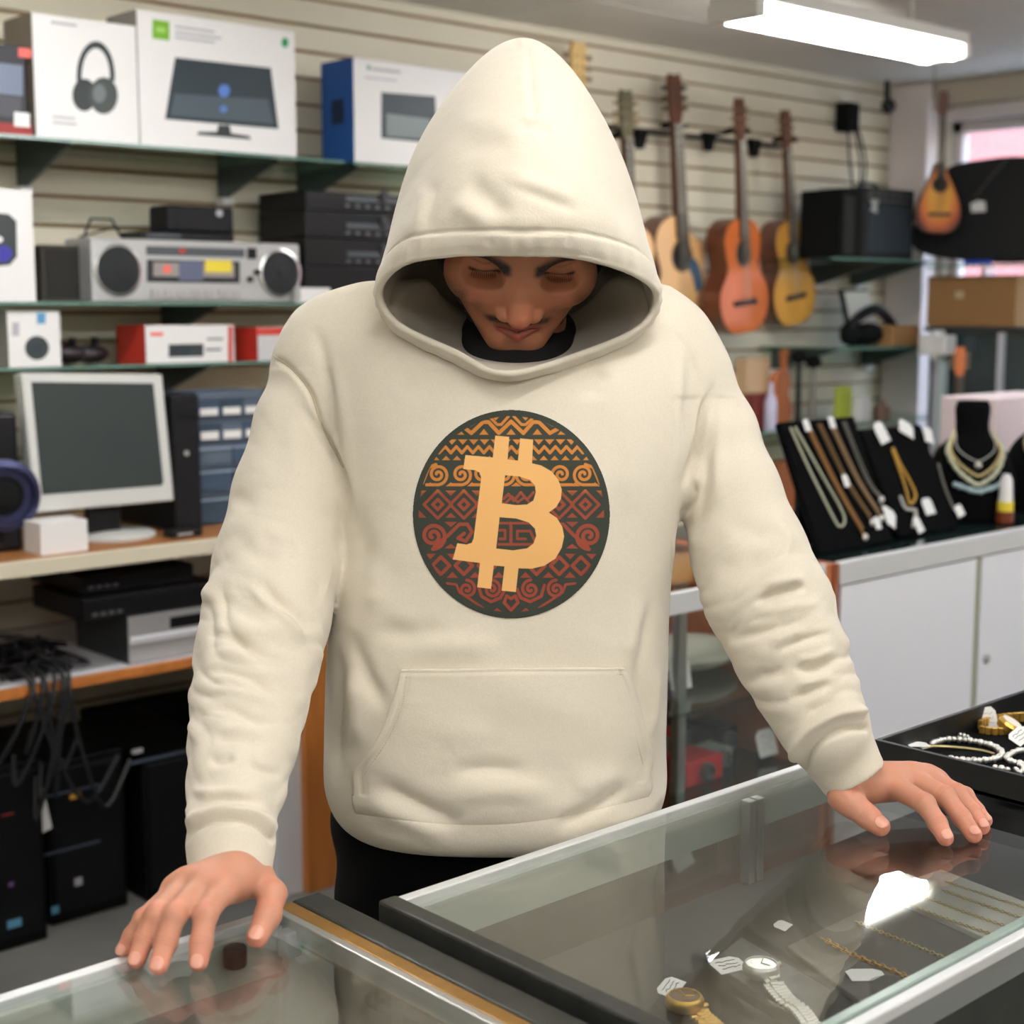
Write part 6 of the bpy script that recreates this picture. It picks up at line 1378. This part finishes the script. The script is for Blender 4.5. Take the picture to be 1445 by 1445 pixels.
# necklace busts, turned towards the shop
BR = -.78
def bust(cx, cy, label, hs=1.0):
    r = empty('necklace_bust', (cx, cy, ZJ), label, 'display stand', 'black necklace busts')
    rows_ = [(0, .105, .075), (.05, .115, .08), (.12, .112, .075), (.18, .085, .058), (.215, .050, .040), (.24, .042, .036), (.285, .045, .038), (.305, .038, .03)]
    vs = []; fs = []; n = 32; R_ = catmull(rows_, 24)
    for (z, a, b) in R_:
        for k in range(n): t = 2*math.pi*k/n; u_, v_ = a*math.cos(t), b*math.sin(t); vs.append((cx+u_*math.cos(BR)-v_*math.sin(BR), cy+u_*math.sin(BR)+v_*math.cos(BR), ZJ+.001+z))
    for i in range(len(R_)-1):
        for k in range(n): fs.append((i*n+k, i*n+(k+1) % n, (i+1)*n+(k+1) % n, (i+1)*n+k))
    fs.append(tuple(reversed(range(n)))); fs.append(tuple(range((len(R_)-1)*n, len(R_)*n)))
    MB().add(vs, fs).build('bust', velvet, r, smooth=True); return r
p = ony(1366, 745, 2.08); bcx = p[0]; bust(bcx, 2.08, 'black velvet bust wearing three silver and pearl necklaces'); bust(ony(1470, 745, 2.03)[0], 2.03, 'black velvet bust at the right edge of the picture with a gold chain')
def bustpt(cx, cy, a, z):     # point on the bust surface at angle a (0 = front), height z
    rows_ = [(0, .105, .075), (.05, .115, .08), (.12, .112, .075), (.18, .085, .058), (.215, .050, .040), (.24, .042, .036), (.305, .038, .03)]
    zz = [q[0] for q in rows_]; A = np.interp(z, zz, [q[1] for q in rows_])+.006; B = np.interp(z, zz, [q[2] for q in rows_])+.006
    u_, v_ = A*math.sin(a), -B*math.cos(a); return (cx+u_*math.cos(BR)-v_*math.sin(BR), cy+u_*math.sin(BR)+v_*math.cos(BR), ZJ+z)
def neck(cx, cy, zl, zt_, d, label, m, grp=None, a0=1.25):
    P = []
    for k in range(61):
        t = (k-30)/30*a0; P.append(bustpt(cx, cy, t, zl+(zt_-zl)*(abs(t)/a0)**1.25))
    o = bead_mesh(P, d, m=m); o.name = 'necklace'; tag(o, label, 'necklace', grp)
    return o
neck(bcx, 2.08, .095, .225, .014, 'chunky pearl necklace, outer one on the middle bust', mat('pearl', (206, 208, 180), .3, metal=.3)); neck(bcx, 2.08, .118, .23, .009, 'gold and silver necklace just inside the chunky pearls', goldp); o = neck(bcx, 2.08, .155, .235, .0035, 'thin silver chain with a small pendant on the middle bust', slv)
MB().sphere(bustpt(bcx, 2.08, 0, .145), .009).build('pendant', slv, o, smooth=True)
neck(ony(1470, 745, 2.03)[0], 2.03, .10, .235, .013, 'gold chain on the bust at the right edge of the picture', goldp)
o = bead_mesh([bustpt(bcx, 2.08, (k-12)/12*.55, .078+.02*abs((k-12)/12)) for k in range(25)], .016, m=mat('pale_blue_stone', (170, 192, 196), .15, spec=.8)); o.name = 'necklace'; tag(o, 'pale blue stone necklace, lowest on the middle bust', 'necklace')
c_ = ony(1424, 708, 1.96); r = empty('perfume_bottle', (c_[0], 1.96, ZJ), 'small white and yellow bottle between the two busts', 'bottle'); MB().lathe([(.022, .001), (.022, .03)], (c_[0], 1.97, ZJ), seg=20).build('body', mat('amber_liquid', (110, 50, 30), .3), r, smooth=True); MB().lathe([(.02, .03), (.02, .055)], (c_[0], 1.97, ZJ), seg=20).build('label', yellow, r, smooth=True); MB().lathe([(.018, .055), (.015, .11), (.008, .125)], (c_[0], 1.97, ZJ), seg=20).build('cap', white, r, smooth=True)
r = empty('pink_card_box', (3.9, 2.3, ZJ), 'pale pink flat box lying behind the bust at the right edge', 'box'); MB().box(3.88, 4.3, 2.22, 2.40, ZJ+.0005, ZJ+.29).build('carton', mat('pale_pink_card', (232, 214, 214), .6), r, bevel=.004)

# ================================================================== FRONT COUNTERS
framed = mat('dark_metal_frame', (54, 56, 52), .45, metal=.4, var=.2, vscale=40); brass = mat('brass_strip', (150, 112, 56), .45, metal=.6, var=.2, vscale=30); inner = mat('case_interior', (26, 28, 28), .8); pad = mat('grey_pad', (92, 90, 86), .9, bump=.3, bscale=500); padl = mat('pale_pad', (190, 190, 178), .9, bump=.3, bscale=500)
ZT = ZR; XL, XR_, YN, YF = .845, 3.1, .668, 1.112
r = empty('glass_counter', (1.9, .9, 0), 'right glass topped jewellery counter the left hand rests on, black corner frame', 'display case')
MB().mat(0).box(XL+.022, XR_, YN+.012, YF-.010, ZT-.008, ZT).build('glass_top', [glassT], r)
MB().box(XL+.023, XR_, YF-.0175, YF-.0105, ZT-.052, ZT-.0085).build('glass_edge', mat('glass_edge_band', (168, 178, 168), .25, spec=.7), r)
MB().box(XL+.02, XR_, YF-.010, YF+.003, ZT-.028, ZT+.001).build('far_rail', alub, r, bevel=.002)
MB().box(XL, XL+.022, YN-.01, YF+.006, ZT-.035, ZT+.002).build('corner_frame', framed, r, bevel=.003)
MB().box(XL+.022, XR_, YN+.002, YN+.0115, ZT-.010, ZT+.0005).build('near_glass_edge', mat('glass_edge_grey', (140, 156, 146), .2, spec=.7), r, bevel=.001); MB().box(XL+.022, XR_, YN-.010, YN+.0015, ZT-.014, ZT-.002).build('near_rail', alub, r, bevel=.002); MB().box(XL+.022, XR_, YN-.008, YN+.008, ZT-.040, ZT-.0145).build('near_rail_middle', mat('dull_aluminium', (130, 132, 130), .5, metal=.3), r, bevel=.001); MB().box(XL+.022, XR_, YN-.004, YN+.008, ZT-.10, ZT-.041).build('near_rail_lower', framed, r, bevel=.002)
MB().box(XL+.001, XL+.008, YN, YF-.012, .45, ZT-.036).build('side_glass', glassT, r); MB().box(XL+.022, XR_, YF-.009, YF-.003, .45, ZT-.029).build('front_glass', glassT, r)
MB().box(XL+.01, XR_, YN+.013, YF-.019, .84, .8495).build('deck', inner, r); MB().box(XL, XR_, YN, YF-.002, 0, .445).build('base', woodd, r); MB().box(XL+.01, XR_, YN, YN+.010, .445, .855).build('staff_door', mat('dark_door', (40, 40, 38), .6), r)
MB().box(XL+.01, XR_, YN+.013, YF-.019, .62, .628).build('glass_shelf', glassS, r)
for px, py in ((1046, 1133), (1062, 1130)): c = onz(px, py, .945); MB().box(c[0]-.006, c[0]+.006, YF-.034, YF-.020, .8497, ZT-.0085).build('upright', alu, r, bevel=.001)
# left counter
ZU = ZL; r = empty('glass_counter', (.2, .85, 0), 'left glass topped counter under the other hand, brass strip on its edge', 'display case')
lx0, lx1, ly0, ly1 = -1.4, .776, .35, 1.192
MB().box(lx0, lx1-.002, ly0, ly1-.008, ZU-.008, ZU).build('glass_top', glassT, r); MB().box(lx0, lx1, ly1-.008, ly1+.006, ZU-.025, ZU+.0005).build('far_rail', alub, r, bevel=.0015)
MB().box(lx1-.002, lx1+.007, ly0, ly1+.004, ZU-.02, ZU+.001).build('metal_edge', alu, r, bevel=.001); MB().box(lx1+.007, lx1+.024, ly0, ly1+.006, ZU-.03, ZU+.001).build('brass_strip', brass, r, bevel=.0015); MB().box(lx1+.024, lx1+.058, ly0, ly1+.008, ZU-.04, ZU+.002).build('dark_frame', framed, r, bevel=.003)
MB().box(lx0, lx1-.004, ly1-.017, ly1-.0095, ZU-.055, ZU-.0085).build('glass_edge', mat('glass_edge_band', (168, 178, 168), .25, spec=.7), r); MB().box(lx0, lx1, ly1-.006, ly1, .45, ZU-.026).build('front_glass', glassT, r)
MB().box(lx0, lx1-.004, ly0+.01, ly1-.018, .80, .808).build('deck', mat('grey_green_deck', (100, 106, 102), .7), r); MB().box(lx1-.002, lx1+.004, ly0, ly1-.01, .45, ZU-.021).build('side_glass', glassT, r); MB().box(lx0, lx1+.05, ly0, ly1-.001, 0, .445).build('base', woodd, r)
MB().box(lx0, lx1-.004, ly0-.01, ly0+.008, .445, ZU-.009).build('staff_door', mat('dark_door', (40, 40, 38), .6), r)
c = onz(332, 1352, ZU-.02); MB().cyl((c[0], c[1], ZU-.0085), (c[0], c[1], ZU-.028), .011, 18).build('lock', blackp, r, bevel=.002); c = onz(408, 1297, ZU); MB().box(c[0]-.012, c[0]+.006, c[1]-.012, c[1]+.004, ZU-.035, ZU-.0087).build('corner_clip', alu, r, bevel=.002)
c = onz(190, 1400, .86); r = empty('dark_lens', (c[0], c[1]-.02, .808), 'round dark lens lying inside the left glass counter', 'lens'); MB().lathe([(.038, .0005), (.040, .03), (.034, .045), (.030, .040)], (c[0], min(c[1], 1.12), .808), seg=28).build('barrel', mat('soft_black', (26, 26, 30), .55), r, smooth=True); MB().lathe([(.028, .035), (.02, .040), (.006, .042)], (c[0], min(c[1], 1.12), .808), seg=28).build('glass_element', mat('lens_glass', (60, 70, 84), .1, spec=1), r, smooth=True)
r = empty('felt_mat', (.3, .9, .808), 'dark green felt mat inside the left glass counter', 'mat'); MB().box(-.2, .50, .70, .93, .8085, .813).build('mat', mat('green_felt', (44, 78, 60), .95), r, bevel=.001)

# ------------------------------------------------------------------ inside the right counter
ZK = .8497
def lay(px, py, z): return Vector(onz(px, py, z))
# black display slab under the watches
sl = [lay(962, 1362, .868), lay(1036, 1331, .868), lay(1168, 1408, .868), lay(1110, 1452, .868)]
def slab(name, P, z0, label, m, cat='display pad'):
    n = len(P); vs = [(p.x, p.y, z0) for p in P]+[tuple(p) for p in P]
    fs = [tuple(reversed(range(n))), tuple(range(n, 2*n))]+[(i, (i+1) % n, n+(i+1) % n, n+i) for i in range(n)]
    o = MB().add(vs, fs).build(name, m, bevel=.0015); tag(o, label, cat); return o
def clampY(P): return [Vector((p.x, min(max(p.y, YN+.02), YF-.03), p.z)) for p in P]
slab('velvet_pad', clampY([lay(1000, 1358, .868), lay(1046, 1322, .868), lay(1172, 1396, .868), lay(1150, 1450, .868)]), ZK, 'black velvet slab under the silver watch', mat('glossy_black_pad', (24, 25, 25), .35))
slab('velvet_pad', clampY([lay(900, 1440, .862), lay(955, 1378, .862), lay(1010, 1360, .862), lay(1090, 1480, .862), lay(1000, 1520, .862)]), ZK, 'black velvet slab under the gold watch', velvet)
slab('grey_pad', clampY([lay(1110, 1335, .856), lay(1262, 1262, .856), lay(1420, 1345, .856), lay(1250, 1440, .856)]), ZK, 'dark grey pad under the two gold chains', pad)
slab('pale_pad', clampY([lay(1240, 1256, .862), lay(1328, 1226, .862), lay(1520, 1300, .862), lay(1440, 1345, .862)]), ZK, 'pale grey pad under the four thin chains', padl)
def watch(pc, pts, z, m, label, dial, R=.0185):
    C = lay(*pc, z+.012); r = empty('wrist_watch', (C.x, C.y, z), label, 'watch')
    P = [lay(x, y, z+.004) for x, y in pts]; d0 = (P[0]-C); d0.z = 0; d0.normalize(); sx = Vector((-d0.y, d0.x, 0)); nz_ = Vector((0, 0, 1))
    MB().lathe([(R*.92, -.006), (R, -.003), (R, .002), (R*.94, .004)], C, nz_, 36).build('case', m, r, smooth=True)
    MB().lathe([(R*.94, .004), (R*.86, .0058), (R*.80, .0058), (R*.80, .004)], C, nz_, 36).build('bezel', m, r, smooth=True); dl = MB().lathe([(R*.80, .0042), (R*.80, .0048)], C, nz_, 36).build('dial', dial, r)
    for a, l_ in ((.6, .55), (2.2, .68)): MB().box(-.0005, .0005, 0, R*l_, 0, .0004)
    for a, l_ in ((.6, .5), (2.4, .66)):
        dd = (d0*math.cos(a)+sx*math.sin(a)); MB().tube([C+nz_*.0052, C+nz_*.0052+dd*R*l_], .0005, 4).build('hand', m, dl)
    MB().cyl(C+sx*R, C+sx*(R+.004), .0028, 10).build('crown', m, r)
    Q_ = catmull([C+d0*R*.9+Vector((0, 0, -.002))]+[tuple(q) for q in P], 60); L = np.r_[0, np.cumsum(np.linalg.norm(Q_[1:]-Q_[:-1], axis=1))]; n = int(L[-1]/.0060); mb = MB()
    for i in range(n):
        s0, s1 = i*L[-1]/n, (i+.78)*L[-1]/n; a = Vector([np.interp(s0, L, Q_[:, k]) for k in range(3)]); b = Vector([np.interp(s1, L, Q_[:, k]) for k in range(3)]); t = (b-a).normalized(); sd_ = t.cross(nz_).normalized(); up = sd_.cross(t)
        w = .0108-.003*i/n; c0 = (a+b)/2
        mb.tube([c0-sd_*w, c0-sd_*w*.42], [.0026, .0026], 10, squash=.8).tube([c0-sd_*w*.38+up*.0006, c0+sd_*w*.38+up*.0006], [.0030, .0030], 10).tube([c0+sd_*w*.42, c0+sd_*w], [.0026, .0026], 10, squash=.8)
    mb.build('bracelet', m, r, smooth=True)
    return r
watch((1074, 1366), [(1092, 1390), (1110, 1412), (1128, 1424), (1145, 1446), (1165, 1475)], .869, slv, 'silver wrist watch with link bracelet inside the right counter', mat('silver_dial', (190, 190, 184), .2, metal=.5))
watch((966, 1412), [(984, 1428), (1005, 1446), (1030, 1470), (1050, 1500)], .863, gold, 'gold wrist watch with link bracelet inside the right counter', mat('bronze_dial', (120, 92, 54), .2, metal=.5))
def flat_tag(px, py, z, w, h, rot, label, scrib=True): return ptag(lay(px, py, z), w, h, label, n=(.0, -.15, 1), u=(1, 0, 0), rot=rot, scrib=scrib)
flat_tag(1028, 1362, .8695, .036, .026, -.25, 'handwritten white price tag left of the silver watch'); flat_tag(946, 1393, .8635, .036, .020, .35, 'handwritten white price tag above the gold watch'); flat_tag(1222, 1376, .857, .040, .022, -.55, 'blank white price tag on the dark grey pad', False)
flat_tag(1104, 1306, .8575, .020, .016, .2, 'small white tag near the top of the dark grey pad', False)
def gch(px, z, link, r_, label, m, grp='gold chains on the pads'):
    P = catmull([lay(x, y, z) for x, y in px], 80); P[:, 1] = np.clip(P[:, 1], YN+.02, YF-.03); o = chain_mesh(P, link, r_, m=m); o.name = 'chain_necklace'; tag(o, label, 'chain', grp)
gch([(1160, 1324), (1195, 1343), (1235, 1360), (1270, 1374), (1305, 1390)], .8575, .0085, .0011, 'thick gold chain lying nearest on the dark grey pad', gold); gch([(1208, 1300), (1250, 1318), (1290, 1334), (1330, 1350), (1362, 1362)], .8575, .0065, .0008, 'thinner gold chain lying second on the dark grey pad', goldp)
for i, (a, b, l_) in enumerate((((1270, 1272), (1430, 1328), 'fine gold chain on the pale pad, nearest of four'), ((1295, 1262), (1445, 1315), 'fine gold chain on the pale pad, second of four'), ((1330, 1256), (1490, 1310), 'fine gold chain on the pale pad, third of four'), ((1335, 1244), (1500, 1296), 'fine gold chain on the pale pad, farthest of four'))):
    gch([a, ((a[0]+b[0])/2, (a[1]+b[1])/2+1.5), b], .8635, .0055, .0007, l_, goldp, 'fine chains on the pale pad')
# clear ring holder with ring
c = lay(1258, 1408, .872); c.y = max(c.y, YN+.05); r = empty('ring_stand', (c.x, c.y, ZK), 'clear acrylic ring stand with a silver ring near the front edge', 'ring stand')
MB().lathe([(.020, .0005), (.022, .028), (.020, .028), (.018, .002)], (c.x, c.y, .8565), seg=28).build('acrylic_cup', glass_mat('acrylic', (238, 242, 240), .08), r, smooth=True); MB().torus((c.x-.022, c.y-.02, .866), .009, .0018, (0, -1, .3), seg=24, rs=8).build('ring', slv, r, smooth=True)
# black tray on the counter
tx0, tx1, ty0, ty1, tz0, tz1 = 1.565, 2.15, .70, 1.045, ZT+.0005, ZT+.036
r = empty('jewellery_tray', ((tx0+tx1)/2, (ty0+ty1)/2, tz0), 'shallow black tray of tagged jewellery on the right glass counter', 'tray'); tw = .007; tb = mat('tray_black', (14, 16, 16), .45)
MB().box(tx0, tx1, ty0, ty1, tz0, tz0+.005).build('base', velvet, r)
for a in ((tx0, tx0+tw, ty0, ty1), (tx1-tw, tx1, ty0, ty1), (tx0+tw, tx1-tw, ty0, ty0+tw), (tx0+tw, tx1-tw, ty1-tw, ty1)): MB().box(a[0], a[1], a[2], a[3], tz0+.0002, tz1).build('wall', tb, r, bevel=.001)
zt = tz0+.0052
def tr_(px, py, h=.004): v = lay(px, py, zt+h); v.x = min(max(v.x, tx0+.015), tx1-.012); v.y = min(max(v.y, ty0+.012), ty1-.012); return v
def loose(name, pts, d, label, m, cat, kind='bead', closed=False):
    P = catmull([tr_(*q, h=d*.55) for q in pts], 90, closed)
    if closed: P = np.vstack([P, P[:1]])
    if kind == 'bead': o = bead_mesh(P, d, m=m, seg=8)
    elif kind == 'link': o = chain_mesh(P, d, d*.16, m=m)
    else: o = MB().tube([tuple(p) for p in P], d/2, 8).build(name, m, smooth=True)
    o.name = name; tag(o, label, cat); return o
loose('bracelet', [(1288, 1044), (1320, 1042), (1350, 1043), (1380, 1047), (1402, 1053), (1414, 1062), (1406, 1070), (1385, 1073), (1355, 1072), (1338, 1070)], .0085, 'thick braided silver bracelet in the black tray', slv, 'bracelet')
loose('bracelet', [(1290, 1044.5), (1320, 1042.5), (1350, 1043.5), (1380, 1047.5), (1401, 1053.5), (1412, 1062)], .006, 'beaded silver strand lying on the braided bracelet', slv, 'bracelet')
loose('bracelet', [(1290, 1054), (1320, 1053), (1355, 1055), (1385, 1059), (1404, 1064)], .0035, 'slim gold chain inside the braided bracelet', goldp, 'bracelet', 'tube'); loose('bracelet', [(1342, 1033), (1352, 1036), (1368, 1040)], .006, 'short silver clasp piece near the middle of the tray', slv, 'bracelet')
loose('bracelet', [(1445, 1058), (1428, 1063), (1421, 1070), (1434, 1076), (1460, 1078), (1480, 1070), (1470, 1060)], .008, 'silver link bracelet at the right edge of the tray', slv, 'bracelet', 'bead', True); loose('bracelet', [(1400, 1082), (1412, 1084), (1426, 1087)], .008, 'small silver bar clasp at the front of the tray', slv, 'bracelet'); loose('earring', [(1436, 1078), (1444, 1083), (1440, 1090), (1432, 1084)], .006, 'round pearl earring at the front right of the tray', slv, 'earring')
loose('bracelet', [(1270, 1050), (1272, 1046), (1280, 1043), (1287, 1046)], .004, 'thin silver loop at the left corner of the tray', slv, 'bracelet', 'tube')
# gold watch in tray
r = empty('bracelet_watch', tuple(tr_(1410, 1028)), 'chunky gold bracelet watch in the black tray', 'watch')
def goldlinks(pts, w, h):
    Q_ = catmull([tr_(*q[:2], h=q[2]) for q in pts], 60); L = np.r_[0, np.cumsum(np.linalg.norm(Q_[1:]-Q_[:-1], axis=1))]; n = int(L[-1]/.0085); mb = MB()
    for i in range(n):
        s0, s1 = i*L[-1]/n, (i+.88)*L[-1]/n; a = Vector([np.interp(s0, L, Q_[:, k]) for k in range(3)]); b = Vector([np.interp(s1, L, Q_[:, k]) for k in range(3)]); t = (b-a).normalized(); sd_ = t.cross(Vector((0, 0, 1))); sd_ = sd_.normalized() if sd_.length > .1 else Vector((1, 0, 0)); up = Vector((0, 0, 1))
        q0, q1, q2, q3 = a-sd_*h, a+sd_*h, b+sd_*h, b-sd_*h; mb.hexa([q0, q1, q2, q3, q0+up*w, q1+up*w, q2+up*w, q3+up*w])
    return mb
goldlinks([(1382, 1030, .002), (1395, 1024, .002), (1415, 1020, .002), (1440, 1018, .002), (1470, 1016, .002)], .013, .003).build('bracelet', gold, r, bevel=.001); goldlinks([(1382, 1034, .0), (1400, 1037, .0), (1425, 1036, .0)], .010, .003).build('bracelet', gold, r, bevel=.001)
C = tr_(1426, 1022, .012); MB().lathe([(.016, -.008), (.017, 0), (.014, .004)], C, (.2, -.5, 1), 28).build('case', gold, r, smooth=True); MB().lathe([(.0135, .004), (.0135, .005)], C, (.2, -.5, 1), 28).build('dial', mat('ivory_dial', (220, 206, 170), .3), r)
ptag(tr_(1368, 1009, .012), .026, .032, 'white price tag standing at the back of the tray', n=(-.7, -.7, .35), u=(.7, -.7, 0), rot=.15); ptag(tr_(1292, 1050, .010), .030, .014, 'white tag tied to the braided bracelet', n=(0, -.2, 1), rot=-.45, scrib=False); ptag(tr_(1440, 1038, .014), .036, .022, 'white price tag lying beside the gold bracelet watch', n=(-.3, -.5, 1), rot=.1)
# ================================================================== LIGHT
w = bpy.data.worlds.new('daylight'); sc.world = w; w.use_nodes = True; nt = w.node_tree
sky = nt.nodes.new('ShaderNodeTexSky'); sky.sky_type = 'NISHITA'; sky.sun_elevation = math.radians(40); sky.sun_rotation = math.radians(200); sky.sun_disc = False
bg = nt.nodes['Background']; nt.links.new(sky.outputs[0], bg.inputs[0]); bg.inputs[1].default_value = 1.2
sc.view_settings.exposure = 0.40
